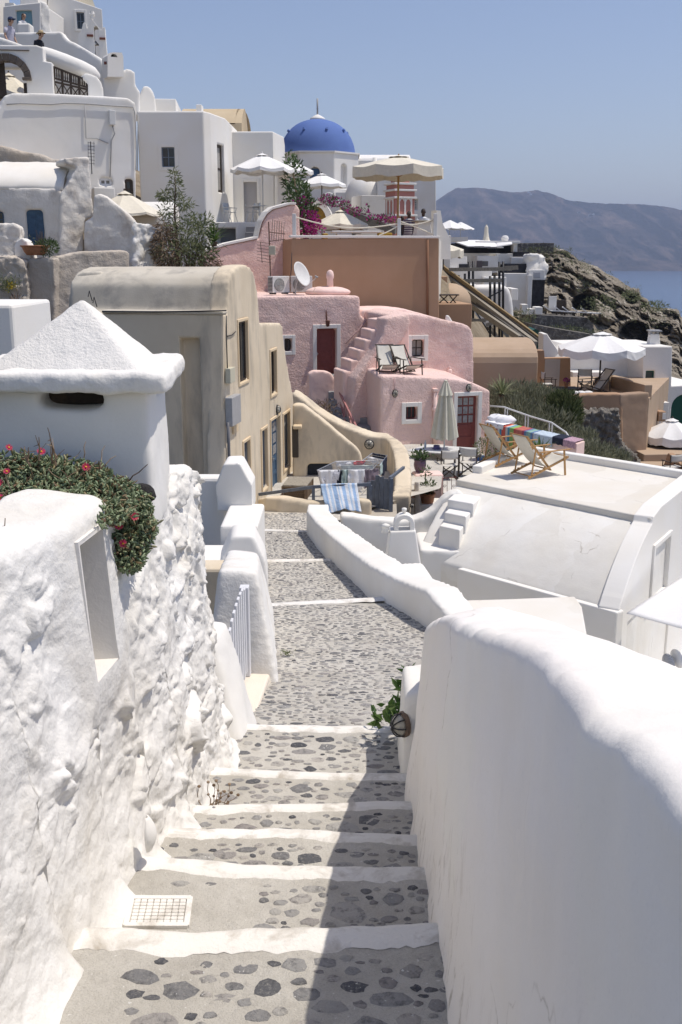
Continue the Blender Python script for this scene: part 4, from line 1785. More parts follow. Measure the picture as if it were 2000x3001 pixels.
for (u, v) in ((262, 852), (276, 870)):
    m.tube([at(u - 3, v + 18, 23.5), at(u, v, 23.5), at(u + 9, v + 30, 23.5)], .012, 5)
tag(m.build('antenna_wire', IRON), 'bent dark wire sticking up on the old vault roof behind the pyramid cap', 'wire')
# left end of the vault: an older beige block
m = MB()
pl = Pl(250, 850, 25.4, 0)
m.prism([pl.p(*q) for q in ((195, 1000), (200, 880), (215, 815), (238, 797), (300, 795), (330, 1000))], (0, 1.6, 0))
tag(m.build('old_vault', BEIGE_ROOF, remesh=.06, sm=5, disp=.05), 'stub of an older tan vault at the left end of the barrel roof', 'building')

# ================================================================= LAUNDRY TERRACE
m = MB()
m.add([(-2.9, 23.9, -6.13), (1.35, 23.9, -6.13), (1.75, 33, -6.2), (-2.9, 33, -6.2)], [[0, 1, 2, 3]])
struct(m.build('terrace_floor', stucco('terrace_paving', (.46, .42, .36), .12, .5, 20, grime=(.3, .27, .22), gamt=.5)))


def px_ribbon(name, label, tops, wid, zb, mat, remesh=.045, sm=10, disp=.03, dscale=.5, drop=0):
    """tops: (u, v, Y) of the left/front crest"""
    pts = []
    for u, v, Y in tops:
        p = at(u, v, Y)
        pts.append((p.x, p.y, p.z, zb))
    return ribbon(name, label, 'wall', pts, wid, mat, remesh, sm, disp, dscale, drop=drop)


# front low wall (drawn left to right, thickness away from the viewer is to its left: run right to left)
px_ribbon('terrace_wall', 'low ochre wall along the front of the laundry terrace under the striped towel',
          [(1092, 1470, 24.35), (1060, 1464, 24.3), (1000, 1466, 24.25), (940, 1474, 24.2), (880, 1468, 24.2), (820, 1458, 24.25), (775, 1457, 24.4), (755, 1462, 24.9)], .36, -6.5, BEIGE, disp=.05)
# inner stair wall with the little dark door
pl = Pl(960, 1300, 28.6, 0)
Hs = House('stair_wall', 'ochre wall sweeping down in a curve with a small dark door in its shaded face', 'wall', (0, 28.6, -6.2))
Hs.body(pl, [(858, 1500), (858, 1186), (875, 1184), (890, 1187), (918, 1208), (947, 1231), (985, 1263), (1020, 1292), (1046, 1314), (1058, 1330), (1063, 1350), (1064, 1500)], .42, BEIGE, remesh=.05, sm=8, disp=.03, dscale=.6)
Hs.door(pl, 901, 1360, 975, 1475, plain('navy_door', (.02, .025, .035), .6), depth=.25, handle=None)
m = MB()
m.box(*(lambda a, c2: (a.x, c2.x, 28.3, 28.75, a.z - .1, a.z))(pl.p(860, 1243), pl.p(886, 1243)))
Hs.flush()
m.build('stub_ledge', BEIGE_T, parent=Hs.root, bevel=.03)
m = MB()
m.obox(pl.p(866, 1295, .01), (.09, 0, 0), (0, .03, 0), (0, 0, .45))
m.build('dark_slot', stucco('slot_brown', (.10, .085, .07), .3), parent=Hs.root, bevel=.02)  # dark brown block on the wall face
# outer wall, sweeping round to the right
tops = [(855, 1146, 30.6), (893, 1170, 30.5), (931, 1202, 30.4), (970, 1226, 30.3), (1011, 1246, 30.2), (1050, 1261, 30.1), (1090, 1275, 30.0), (1130, 1279, 29.8)]
pts = [at(*q) for q in tops]
m = MB()
n = len(pts)
vs, fs = [], []
bkv = V((.1, .55, 0))
for p in pts:
    vs += [V((p.x, p.y - .02, -6.6)), V((p.x, p.y, p.z - .04)), p + bkv + V((0, 0, .02)), V((p.x + bkv.x, p.y + bkv.y, -6.6))]
# the return towards the viewer
ret = [(1178, 1282, 29.3, 1140, 1292), (1196, 1300, 28.6, 1150, 1318), (1203, 1330, 27.9, 1157, 1345), (1207, 1370, 27.0, 1158, 1385), (1206, 1410, 26.2, 1155, 1425), (1203, 1448, 25.5, 1147, 1452)]
for (u1, v1, Y, u0, v0) in ret:
    a, c2 = at(u0, v0, Y), at(u1, v1, Y)
    vs += [V((a.x, a.y, -6.6)), a, V((c2.x, c2.y, a.z)), V((c2.x, c2.y, -6.6))]
n += len(ret)
for i in range(n - 1):
    for k in range(4):
        fs.append([4 * i + k, 4 * i + (k + 1) % 4, 4 * i + 4 + (k + 1) % 4, 4 * i + 4 + k])
fs += [[3, 2, 1, 0], [4 * n - 4, 4 * n - 3, 4 * n - 2, 4 * n - 1]]
m.add(vs, fs)
tag(m.build('garden_wall', BEIGE, remesh=.045, sm=10, disp=.03, dscale=.5), 'tall ochre wall curving from behind the house round the laundry terrace to the grey gate', 'wall')
bulkhead('bulkhead_lamp', 'round caged lamp on the curved ochre wall above the drying rack', at(1083, 1302, 29.75), (-.1, -1, 0), .15)
bulkhead('bulkhead_lamp', 'small round lamp at the outer foot of the curved ochre wall', at(1207, 1481, 25.6), (.2, -1, 0), .06)

# table with lattice sides
root = thing('lattice_box', 'grey topped wooden box with lattice sides beside the blue door', 'table', (-1.0, 27, -6.15))
zt = -5.66
tq = [onz(828, 1421, zt), onz(899, 1423, zt), onz(920, 1397, zt), onz(848, 1396, zt)]
m = MB()
m.hexa([p + V((0, 0, -.04)) for p in tq], tq)
m.build('table_top', WOOD_G, parent=root, bevel=.008)
for a, c2 in ((0, 1), (1, 2)):
    m = MB()
    A, B = tq[a] * 1, tq[c2] * 1
    ins = V((0, .03, 0)) if a == 0 else V((-.03, 0, 0))
    A, B = A + ins, B + ins
    Hh = .44
    for k in range(14):
        for sg in (1, -1):
            t = k / 13
            x0 = t
            x1 = t + sg * .35
            z0_, z1_ = 0, 1
            if x1 > 1:
                z1_ = (1 - x0) / (x1 - x0)
                x1 = 1
            if x1 < 0:
                z1_ = x0 / (x0 - x1)
                x1 = 0
            m.bar(A.lerp(B, x0) + V((0, 0, -.05 - Hh * z0_)), A.lerp(B, x1) + V((0, 0, -.05 - Hh * z1_)), .012, .014)
    for t in (0, 1):
        m.bar(A.lerp(B, t) + V((0, 0, -.04)), A.lerp(B, t) + V((0, 0, -.5)), .05, .05)
    m.bar(A + V((0, 0, -.06)), B + V((0, 0, -.06)), .02, .05)
    m.bar(A + V((0, 0, -.48)), B + V((0, 0, -.48)), .02, .05)
    m.build('lattice_side', WOOD_D if False else plain('lattice_wood', (.20, .14, .09), .7, .2, .2), parent=root)
m = MB()
m.hexa([p * 1 + (sum(tq, V()) / 4 - p) * .08 + V((0, 0, -.5)) for p in tq], [p * 1 + (sum(tq, V()) / 4 - p) * .08 + V((0, 0, -.05)) for p in tq])
m.build('inside', plain('box_shade', (.12, .09, .06), .9, .1), parent=root)

# railing
root = thing('terrace_rail', 'grey blue wooden rail on the low ochre wall with the striped towel over it', 'railing', (-.5, 24.6, -6.1))
rp = [at(760, 1449, 25.1), at(840, 1438, 24.75), at(919, 1427, 24.45), at(1000, 1423, 24.45), at(1086, 1419, 24.6)]
m = MB()
for a, c2 in zip(rp, rp[1:]):
    m.bar(a, c2 + (c2 - a) * .01, .07, .075)
m.build('handrail', WOOD_GB, parent=root)
for q in (rp[2], rp[4]):
    m = MB()
    m.bar(q + V((0, .0, -.03)), V((q.x, q.y, -6.12)), .075, .075)
    m.build('post', WOOD_GB, parent=root)

# towel
TOWEL, nt, b = base_mat('striped_towel', .95, .05)
tc = nd(nt, 'ShaderNodeUVMap')
sp_ = nd(nt, 'ShaderNodeSeparateXYZ')
nt.links.new(tc.outputs[0], sp_.inputs[0])
BL, WH2, BL2 = (.30, .43, .63), (.64, .67, .71), (.40, .52, .67)
stops = [(0, BL2), (.08, BL), (.14, WH2), (.2, BL2), (.27, WH2), (.31, BL), (.42, WH2), (.46, BL2), (.5, WH2), (.56, BL), (.66, WH2), (.74, BL2), (.79, WH2), (.85, BL), (.93, WH2)]
r_ = ramp(nt, sp_.outputs[0], stops + [(1, BL2)])
for e in nt.nodes:
    if e.type == 'VALTORGB':
        e.color_ramp.interpolation = 'CONSTANT'
nt.links.new(r_, b.inputs['Base Color'])
add_bump(nt, b, noise_tex(nt, 18, 3), .5, .03)


def cloth(name, label, cat, mat, fn, nu=36, nv=30, parent=None, th=.008, uv=True, group=None):
    m = MB()
    m.grid(fn, nu, nv)
    o = m.build(name, mat, parent=parent, smooth=True, recalc=False)
    if uv:
        ul = o.data.uv_layers.new(name='UVMap')
        for lp_ in o.data.loops:
            i = lp_.vertex_index
            ul.data[lp_.index].uv = ((i % nu) / (nu - 1), (i // nu) / (nv - 1))
    sm_ = o.modifiers.new('solid', 'SOLIDIFY')
    sm_.thickness = th
    if parent is None:
        tag(o, label, cat, group)
    return o


tl, tr_ = at(940, 1424, 24.45), at(1047, 1421, 24.5)


def towel(i, j):
    u, v = i / 35, j / 29
    top = tl.lerp(tr_, u)
    if v < .12:
        a = (v / .12) * pi
        p = top + V((0, .045 * cos(a), .045 * sin(a)))
        if v < .02:
            p.z -= .25 * (.02 - v) / .02
    else:
        t = (v - .12) / .88
        bot = at(lerp(958, 1060, u), 1502 - 6 * sin(u * 3) + 6 * noise.noise(V((u * 3, 0, 0))), 23.98)
        p = (top + V((0, -.045, 0))).lerp(bot, t)
        p.y += .05 * noise.noise(V((u * 5, t * 3, 1))) * (.3 + t) + .025 * sin(u * 22 + t * 2) * t + .02 * sin(t * 9)
    return p


cloth('towel', 'blue and white striped towel hanging over the grey terrace rail', 'towel', TOWEL, towel)

# drying rack with clothes
rk = thing('drying_rack', 'folding metal drying rack loaded with washing on the ochre terrace', 'clothes rack', (.4, 26.5, -6.15))
A0, A1 = at(940, 1376, 25.6), at(985, 1366, 26.5)     # near short side (left, right) seen from the front
zr = -5.38
nearL, nearR = onz(930, 1378, zr), onz(1092, 1376, zr)
farL, farR = onz(985, 1352, zr + .02), onz(1115, 1350, zr + .02)
wing = [onz(1060, 1352, zr), onz(1112, 1366, zr), at(1135, 1335, 27.6), at(1092, 1328, 27.9)]
m = MB()
m.tube([nearL, nearR, farR, farL, nearL], .011, 6)
for k in range(1, 8):
    t = k / 8
    m.tube([nearL.lerp(farL, t), nearR.lerp(farR, t)], .005, 5)
m.tube(wing + [wing[0]], .013, 6)
for k in range(1, 5):
    t = k / 5
    m.tube([wing[0].lerp(wing[3], t), wing[1].lerp(wing[2], t)], .005, 5)
m.build('rack_frame', ALU, parent=rk)
for a, c2 in ((nearL, farR), (farL, nearR)):
    mm = MB()
    d0 = a.lerp(c2, .3)
    d1 = a.lerp(c2, .75)
    mm.tube([V((d0.x, d0.y, zr)), V((d1.x, d1.y, -6.14))], .012, 6)
    mm.tube([V((d1.x, d1.y, zr)), V((d0.x, d0.y, -6.14))], .012, 6)
    mm.build('leg', ALU, parent=rk)


def hang(name, label, mat, p, q, h, wob_=.06, shape=None, seed=0, group='washing on the drying rack'):
    def fn(i, j):
        u, v = i / 15, j / 11
        w0 = shape(v) if shape else 1
        uu = .5 + (u - .5) * w0
        base = p.lerp(q, uu)
        z = base.z + .01 - h * v * (1 + .3 * noise.noise(V((u * 4, seed * 1.7, 0))))
        off = wob_ * noise.noise(V((u * 4, v * 3, seed * 3.3))) + wob_ * .6 * sin(u * 14 + seed) * v
        return V((base.x + off * .3, base.y - .012 + off, z))
    return cloth(name, label, 'laundry', mat, fn, 16, 12, th=.006, uv=False, group=group)


C_WH = plain('white_cotton', (.82, .82, .84), .95, .05, .05)
C_GR = plain('grey_print_cotton', (.66, .66, .72), .95, .05, .35, vscale=40)
C_NV = plain('navy_cotton', (.035, .04, .06), .95, .05)
C_GN = plain('sage_cotton', (.42, .52, .50), .95, .05, .2)
C_DK = plain('plum_cotton', (.22, .18, .21), .95, .05)
C_PK = plain('pale_mint_cotton', (.56, .60, .55), .95, .05, .1)
C_RD = plain('red_cotton', (.45, .04, .045), .95, .05)
tri = lambda v: 1 - .75 * sst(.35, 1, v)
f0 = V((0, -.02, 0))
hang('undershirt', 'white speckled vest pegged at the left front corner of the rack', C_GR, nearL + f0, nearL.lerp(nearR, .42) + f0, .44, seed=1, shape=lambda v: 1 - .3 * v)
hang('underwear', 'white briefs hanging lowest at the left end of the rack', C_WH, nearL.lerp(nearR, .04) + f0 * 3, nearL.lerp(nearR, .30) + f0 * 3, .54, seed=2, shape=tri)
hang('sock', 'navy sock between the speckled vest and the sage top', C_NV, nearL.lerp(nearR, .36), nearL.lerp(nearR, .46), .5, seed=3)
hang('top', 'sage green top hanging in the middle of the rack', C_GN, nearL.lerp(nearR, .44) + f0, nearL.lerp(nearR, .58) + f0, .56, seed=4)
hang('t_shirt', 'pale lilac t-shirt hanging right of the sage top', C_WH, nearL.lerp(nearR, .56) + f0, nearL.lerp(nearR, .86) + f0, .50, seed=5)
hang('shorts', 'plum coloured shorts at the right front of the rack', C_DK, nearL.lerp(nearR, .86) + f0, nearR + V((.16, .1, 0)), .50, seed=6)
hang('towel_mint', 'mint cloth folded over the rack wires behind the t-shirt', C_PK, nearL.lerp(farL, .45).lerp(nearR.lerp(farR, .45), .3), nearL.lerp(farL, .45).lerp(nearR.lerp(farR, .45), .95), .22, seed=7)['category'] = 'laundry'
hang('pillow_case', 'white pillow case with a red end at the back of the rack', C_WH, farL + f0, farL.lerp(farR, .45) + f0, .14, seed=8)
hang('red_cloth', 'small red cloth at the back of the rack', C_RD, farL.lerp(farR, .40) + f0 * 2, farL.lerp(farR, .66) + f0 * 2, .12, seed=9)
hang('navy_shirt', 'navy shirt hanging from the raised wing of the rack', C_NV, wing[1].lerp(wing[2], .35) + f0, wing[2], .42, seed=10)
hang('dark_trousers', 'dark trousers over the far bar of the raised wing', C_NV, wing[3] + f0, wing[3].lerp(wing[2], .9) + f0, .25, seed=11)
hang('pale_blouse', 'pale lilac blouse over the middle of the raised wing', C_WH, wing[0].lerp(wing[3], .55), wing[1].lerp(wing[2], .55), .14, seed=12)
hang('green_print_top', 'green and navy printed top hanging at the right of the rack', C_GN, wing[1].lerp(wing[2], .1) + f0, wing[1].lerp(wing[2], .4) + f0, .3, seed=13)

# grey gate
root = thing('plank_gate', 'grey blue plank gate standing ajar beside the striped towel', 'gate', (1.1, 25, -6.15))
for k in range(6):
    u = lerp(1078, 1141, k / 5)
    Y = lerp(25.1, 24.7, k / 5)
    b_ = at(u + 3, 1514, Y)
    zt_ = at(u, [1418, 1408, 1393, 1397, 1403, 1408][k], Y).z
    m = MB()
    m.obox(((b_.x, b_.y, (zt_ - 6.12) / 2)), V((.05, -.025, 0)), V((.006, .012, 0)), V((0, 0, (zt_ + 6.12) / 2)))
    m.build('plank', WOOD_GB, parent=root, bevel=.004)
m = MB()
p = at(1146, 1514, 24.65)
zt_ = at(1146, 1402, 24.65).z
m.box(p.x - .045, p.x + .045, p.y - .045, p.y + .045, -6.15, zt_)
m.build('post', WOOD_GB, parent=root)
for z in (-5.95, -5.5):
    m = MB()
    m.bar(V((at(1078, 1500, 25.14).x, 25.16, z)), V((p.x, 24.72, z)), .03, .07)
    m.build('rail', WOOD_GB, parent=root)
m = MB()
m.bar(at(1143, 1402, 24.65), at(1184, 1370, 26.0), .06, .07)
tag(m.build('stair_handrail', WOOD_GB), 'sloping grey blue handrail fixed on the curved ochre wall above the gate', 'handrail')

# house number painted on the end of the curved wall
# ================================================================= UPPER PINK HOUSE
PA = Pl(900, 1100, 40.0, 18)
H = House('pink_house', 'upper pink stucco house with a red door, air conditioners on its flat roof', 'house', (-.5, 42, -6.3))
H.body(PA, [(700, 1420), (700, 868), (761, 868), (1052, 867), (1056, 872), (1057, 925), (1080, 940), (1075, 1060), (1010, 1420)], 5.5, PINK, remesh=.07, sm=3, disp=.04, dscale=.5)
ws = (.13, .035, WHITE_S)
H.win(PA, 833, 992, 857, 1030, depth=.2, frame=WOOD_D, mull=(1, 0), sur=ws)
H.door(PA, 928, 963, 988, 1103, WOOD_R, depth=.3, sur=(.15, .035, WHITE_S), hside=-1)
H.flush()
m = MB()
m.tube([PA.p(957, 910, .05), PA.p(957, 925, .12), PA.p(958, 940, .14)], [.02, .03, .03], 8)
m.lathe([(.03, .10), (.09, .06), (.07, -.12), (.03, -.16)], PA.p(961, 945, .16), 8)
o = m.build('porch_lantern', plain('rusty_lantern', (.12, .05, .035), .6), parent=H.root)
cyl_part('cable', plain('pale_cable', (.55, .36, .35), .7), H.root, [PA.p(1013, 1008, .05), PA.p(1045, 975, .05), PA.p(1077, 935, .06)], .018, 6)
# right hand pink wall with its window
PC = Pl(1230, 1083, 37.6, 14)
H = House('pink_wall_house', 'pink stucco house wall with a white framed window behind the deck chairs', 'house', (4, 38, -6.3))
H.body(PC, [(1150, 1300), (1150, 925), (1198, 918), (1251, 924), (1317, 940), (1366, 950), (1382, 962), (1389, 984), (1391, 1300)], 4.5, PINK, remesh=.07, sm=5, disp=.05, dscale=.5)
H.win(PC, 1207, 995, 1243, 1046, depth=.24, frame=WOOD_D, pane=CURTAIN, mull=(1, 1), sur=(.15, .04, WHITE_S))
H.flush()
m = MB()
m.lathe([(.10, 0), (.09, .10), (.045, .13), (.045, .22)], PC.p(1318, 1092, .1), 10)
m.build('water_spout', PINK_S, parent=H.root)
# small white vent cap on its crest
m = MB()
p = PC.p(1318, 940, -.5)
m.hexa([p + V((-.16, -.1, -.15)), p + V((.25, -.1, -.25)), p + V((.25, .15, -.25)), p + V((-.16, .15, -.15))], [p + V((-.14, -.06, .2)), p + V((-.04, -.06, .2)), p + V((-.04, .1, .2)), p + V((-.14, .1, .2))])
m.build('vent_cap', WHITE_F, parent=H.root, bevel=.04)

# outdoor stair against it
root = thing('pink_stair', 'pink plaster stair climbing to the right beside the upper red door', 'stairs', (2, 38, -4.5))
PSx = Pl(1060, 1050, 36.9, 16)
st = [(1006, 1087, 1045), (1027, 1056, 1072), (1050, 1025, 1097), (1068, 995, 1112), (1087, 966, 1135), (1109, 936, 1150)]
for k, (u0, v0, u1) in enumerate(st):
    m = MB()
    pts = [PSx.p(u0, v0), PSx.p(u1 + 50, v0), PSx.p(u1 + 50, 1240), PSx.p(u0, 1240)]
    m.prism(pts, -PSx.n * 1.3)
    m.build('tread', PINK_S, parent=root, remesh=.05, sm=3, disp=.04)
m = MB()
PSy = Pl(1130, 1000, 36.5, 20)
m.prism([PSy.p(*q) for q in ((1132, 933), (1165, 925), (1200, 921), (1206, 950), (1190, 985), (1165, 1022), (1140, 1050), (1112, 1082), (1098, 1130), (1080, 1240), (1025, 1250), (1040, 1110), (1062, 1078), (1086, 1046), (1106, 1012), (1120, 985))], -PSy.n * .9)
m.build('stair_flank', PINK, parent=root, remesh=.06, sm=10, disp=.04)

# ================================================================= LOWER PINK HOUSE
PB = Pl(1200, 1250, 34.0, 16)
H = House('pink_house', 'lower pink stucco house with a red glazed door and a flat roof terrace', 'house', (3, 36, -6.6))
H.body(PB, [(1117, 1480), (1115, 1108), (1122, 1101), (1250, 1105), (1330, 1110), (1375, 1118), (1405, 1131), (1437, 1146), (1437, 1480)], 3.5, PINK, back=V((-.15, .99, 0)), remesh=.06, sm=3, disp=.04, dscale=.5)
H.win(PB, 1189, 1192, 1224, 1229, depth=.26, frame=WOOD_R, mull=(2, 0), fw=.035, sur=(.14, .05, WHITE_S))
H.door(PB, 1341, 1161, 1397, 1331, WOOD_R, depth=.26, sur=(.13, .05, WHITE_S), panes=(3, 3, .52, .97), hside=-1)
H.flush()
cyl_part('drain_pipe', PINK_S, H.root, [PB.p(1276, 1145, .08), PB.p(1276, 1320, .08)], .07)
for v in (1143, 1198):
    m = MB()
    m.obox(PB.p(1276, v, .08), PB.d * .09, PB.n * .09, V((0, 0, .05)))
    m.build('pipe_collar', PINK_S, parent=H.root, bevel=.015)
cyl_part('cable', plain('pale_cable', (.55, .36, .35), .7), H.root, [PB.p(1156, 1106, .02), PB.p(1156, 1145, .02)], .012, 5)
bulkhead('bulkhead_lamp', 'oval lamp on the pink wall left of the small white framed window', PB.p(1158, 1153, .0), PB.n, .10, long=1.35)
bulkhead('bulkhead_lamp', 'lamp above the lower red glazed door', PB.p(1374, 1136, .0), PB.n, .10, long=1.35)
# lower stairs in the shade, left of that house
root = thing('shaded_stair', 'grey stone steps running down between the pink landing and the lower pink house', 'stairs', (1.2, 37, -6.5))
STEPM = stucco('grey_step', (.30, .30, .31), .1, .3, 30)
for k in range(10):
    t = k / 9
    Y = lerp(39.4, 33.6, t)
    z = lerp(-4.45, -6.45, t)
    p0 = onz(lerp(982, 1030, t), 1200, -1)
    a = at(lerp(980, 1010, t), 1150, Y)
    c2 = at(lerp(1014, 1072, t), 1150, Y)
    m = MB()
    m.box(a.x - .3, c2.x + .4, Y, Y + .8, -7, z)
    m.build('tread', STEPM, parent=root, bevel=.015)
# landing parapet
PL_ = Pl(950, 1150, 38.4, 10)
poly_thing('landing_wall', 'small pink wall curving down beside the red stair rail under the upper door', 'wall', PL_,
           [(905, 1420), (905, 1095), (922, 1086), (953, 1087), (972, 1094), (983, 1110), (986, 1180), (998, 1240), (1000, 1420)], .4, PINK_S, remesh=.05, sm=6, disp=.04)
root = thing('stair_rail', 'red painted metal rail beside the shaded stone steps', 'railing', (1, 36, -6))
RED = plain('faded_red_metal', (.42, .19, .175), .5)
m = MB()
m.bar(at(983, 1124, 38.2), at(1047, 1256, 33.8), .06, .09)
m.build('handrail', RED, parent=root)
for (u0, v0, Y0, u1, v1, Y1) in ((988, 1130, 38.0, 1012, 1240, 36.0), (981, 1185, 37.6, 1010, 1187, 37.0), (1010, 1187, 36.6, 1010, 1240, 36.2), (984, 1190, 37.6, 1004, 1240, 36.4), (1019, 1200, 35.6, 1032, 1252, 34.8)):
    m = MB()
    m.bar(at(u0, v0, Y0), at(u1, v1, Y1), .045, .05)
    m.build('baluster', RED, parent=root)
little_plant('dry_shrub', 'dry brown shrub in front of the pink wall below the landing', [at(935, 1210, 36), at(950, 1200, 36), at(960, 1215, 36)], DRY, n=90, L=.12, W=.03, spread=.22)
# terrace floor for the tables
m = MB()
m.add([(-.5, 29.2, -6.62), (9, 28.2, -6.62), (9, 36, -6.58), (-.5, 36, -6.58)], [[0, 1, 2, 3]])
struct(m.build('terrace_floor', stucco('pale_terrace', (.58, .57, .54), .08, .3)))

# deck chairs on the pink roof
SLING_W = plain('cream_sling', (.66, .63, .56), .9, .1, .05)
dc = deckchair('dark framed cream deck chair on the pink roof terrace, the one nearer the stair', WOOD_D, SLING_W, 'deck chairs on the pink roof')
dc.location = at(1137, 1102, 34.9)
dc.rotation_euler = (0, 0, R(8))
dc.scale = (.98,) * 3
zc = dc.location.z
dc2 = copy_thing(dc, at(1195, 1103, 34.95), R(26), 'dark framed cream deck chair on the pink roof terrace, the right one under the window')

# ================================================================= ON THE UPPER PINK ROOF
def ac_unit(label, pos, rz, group):
    r = thing('air_conditioner', label, 'air conditioner', (0, 0, 0), group)
    m = MB()
    m.box(-.42, .42, -.16, .16, .06, .68)
    m.build('casing', PLAST, parent=r, bevel=.02)
    m = MB()
    m.lathe([(.25, 0), (.25, .012), (.23, .02), (.22, .006), (.02, .006)], n=24)
    m.v = [V((p.x - .10, -.165 - p.z, p.y + .36)) for p in m.v]
    g = m.build('fan_grille', plain('ac_grille', (.25, .25, .24), .6), parent=r)
    m = MB()
    for k in range(9):
        m.tube([V((-.10 + .235 * cos(a), -.192, .36 + .235 * sin(a))) * 1 if False else V((-.10 + (k * .026 + .01) * cos(a), -.192, .36 + (k * .026 + .01) * sin(a))) for a in [2 * pi * q / 16 for q in range(17)]], .004, 4)
    m.build('wire_guard', PLAST, parent=g)
    m = MB()
    for k in range(10):
        m.box(-.425, -.42 + .002, -.12, .12, .12 + k * .052, .15 + k * .052)
    for k in range(10):
        m.box(-.428, -.4, -.13, .13, .12 + k * .052, .145 + k * .052)
    m.build('side_louvres', plain('ac_louvre', (.10, .10, .10), .6), parent=r)
    for sx in (-.3, .3):
        m = MB()
        m.box(sx - .03, sx + .03, -.18, .18, 0, .06)
        m.build('foot', IRON, parent=r)
    r.location = pos
    r.rotation_euler = (0, 0, rz)
    return r


p = at(818, 862, 40.6)
ac = ac_unit('white air conditioner at the left, its louvred end towards the old vault roof', p, R(42), 'air conditioners on the pink roof')
copy_thing(ac, at(884, 860, 41.6), R(8), 'white air conditioner half hidden behind the satellite dish')
root = thing('satellite_dish', 'white satellite dish on a bracket in front of an air conditioner', 'satellite dish', at(868, 862, 40.9))
c = at(879, 806, 40.9)
nrm = V((.80, -.45, .38)).normalized()
a = nrm.orthogonal().normalized()
b_ = nrm.cross(a)
m = MB()
m.grid(lambda i, j: c + (a * cos(2 * pi * i / 32) + b_ * sin(2 * pi * i / 32)) * .50 * j / 8 + nrm * (.12 * (j / 8) ** 2), 32, 9, cu=True)
m.build('reflector', PLAST, parent=root, smooth=True, solid=.02, recalc=False)
m = MB()
m.tube([at(866, 862, 40.95), at(868, 820, 40.95), c - nrm * .02], .03, 8)
m.tube([at(866, 845, 40.95), c - nrm * .05], .02, 6)
m.build('mount', ALU, parent=root)
m = MB()
arm0 = at(897, 842, 40.75)
arm1 = at(928, 813, 40.3)
m.tube([at(885, 843, 40.85), arm0, arm1], .014, 6)
m.build('feed_arm', ALU, parent=root)
m = MB()
m.tube([arm1 + V((-.06, 0, .05)), arm1 + V((.06, 0, .0))], .035, 8)
m.build('receiver', GREYP, parent=root)
m = MB()
m.tube([arm1, at(920, 830, 40.4), at(924, 845, 40.5), at(918, 856, 40.6), at(930, 860, 40.7)], .008, 5)
m.build('cable', plain('beige_cable', (.5, .42, .3), .7), parent=root)
# television aerial
root = thing('tv_aerial', 'tall rusty television aerial with comb elements against the pink wall', 'aerial', at(795, 858, 41.2))
RUST = plain('rusty_steel', (.17, .11, .085), .8, .2, .3)
A_ = at(795, 858, 41.2)
T_ = at(788, 650, 41.2)
m = MB()
m.tube([A_, T_], .025, 6)
m.build('mast', RUST, parent=root)
for (v0, L0, sl_, n_) in ((668, .9, .45, 6), (712, .8, -.35, 7)):
    m = MB()
    c = A_.lerp(T_, (858 - v0) / 208)
    d = V((.55, .5, .16)).normalized() if sl_ > 0 else V((-.62, .5, -.05)).normalized()
    if sl_ > 0:
        q0, q1 = c + d * .1, c + V((.8, .5, .0))
        for k in range(n_):
            p = c + V((.10 + .09 * k, .05, -.2 - .02 * k)) + V((0, 0, .1))
            m.tube([p + V((0, -.1, -.34)), p + V((.04, .1, .42))], .012, 4)
        m.tube([c + V((0, 0, -.15)), c + V((.62, .05, -.22))], .016, 5)
        m.tube([c + V((0, 0, -.5)), c + V((.62, .05, -.42))], .014, 5)
    else:
        for k in range(n_):
            p = c + V((-.04, 0, -.12 * k))
            m.tube([p + V((-.45, .05, .06)), p + V((.1, 0, -.02))], .011, 4)
        m.tube([c + V((-.35, .05, .06)), c + V((-.30, .05, -.75))], .014, 5)
    m.build('comb_element', RUST, parent=root)
m = MB()
p = at(798, 732, 41.1)
m.box(p.x - .13, p.x + .13, p.y - .06, p.y + .06, p.z - .2, p.z + .15)
m.build('amplifier_box', plain('cream_plastic', (.55, .52, .40), .5), parent=root, bevel=.02)
# plaster chimney pot
root = thing('roof_vent', 'small round headed pink vent on a plaster mound at the foot of the brown wall', 'vent', at(968, 858, 41.6))
m = MB()
p = at(968, 852, 41.6)
m.ell(p + V((-.1, 0, -.05)), .95, .5, .22, 16, 8)
m.build('mound', PINK_S, parent=root, remesh=.05, sm=4, disp=.06)
m = MB()
m.lathe([(.14, 0), (.12, .45), (.15, .50), (.15, .62), (.12, .74), (.05, .80), (.01, .81)], p + V((0, 0, .0)), 12)
m.build('vent_pipe', PINK_S, parent=root, smooth=True)

# ================================================================= PINK RETAINING WALL AND BROWN BUILDING
PD = Pl(760, 760, 45.0, 22)
H = House('pink_retaining_wall', 'pink stucco wall stepping up in a curve to a tall end below the bougainvillea', 'wall', (-3, 45, -2))
H.body(PD, [(600, 1000), (600, 742), (622, 732), (667, 719), (720, 708), (760, 700), (766, 672), (772, 650), (786, 628), (803, 614), (850, 601), (870, 600), (879, 612), (882, 700), (884, 1000)], .55, PINK, remesh=.06, sm=5, disp=.05)
m = MB()
cp = [(600, 737), (622, 728), (667, 714), (720, 703), (757, 695), (762, 670), (768, 648), (783, 623), (801, 609), (850, 596), (868, 596)]
vs = []
for u, v in cp:
    q = PD.p(u, v + 4, .06)
    vs += [q, q + V((0, 0, .10)), q - PD.n * .72 + V((0, 0, .10)), q - PD.n * .72]
fs = []
for i in range(len(cp) - 1):
    fs += [[4 * i + k, 4 * i + (k + 1) % 4, 4 * i + 4 + (k + 1) % 4, 4 * i + 4 + k] for k in range(4)]
m.add(vs, fs)
m.build('coping', WHITE_S, parent=H.root, bevel=.03)
PE = Pl(855, 800, 43.6, 14)
H = House('brown_house', 'wide brown plastered house front with a rain pipe below the cafe terrace', 'house', (1.5, 46, -3))
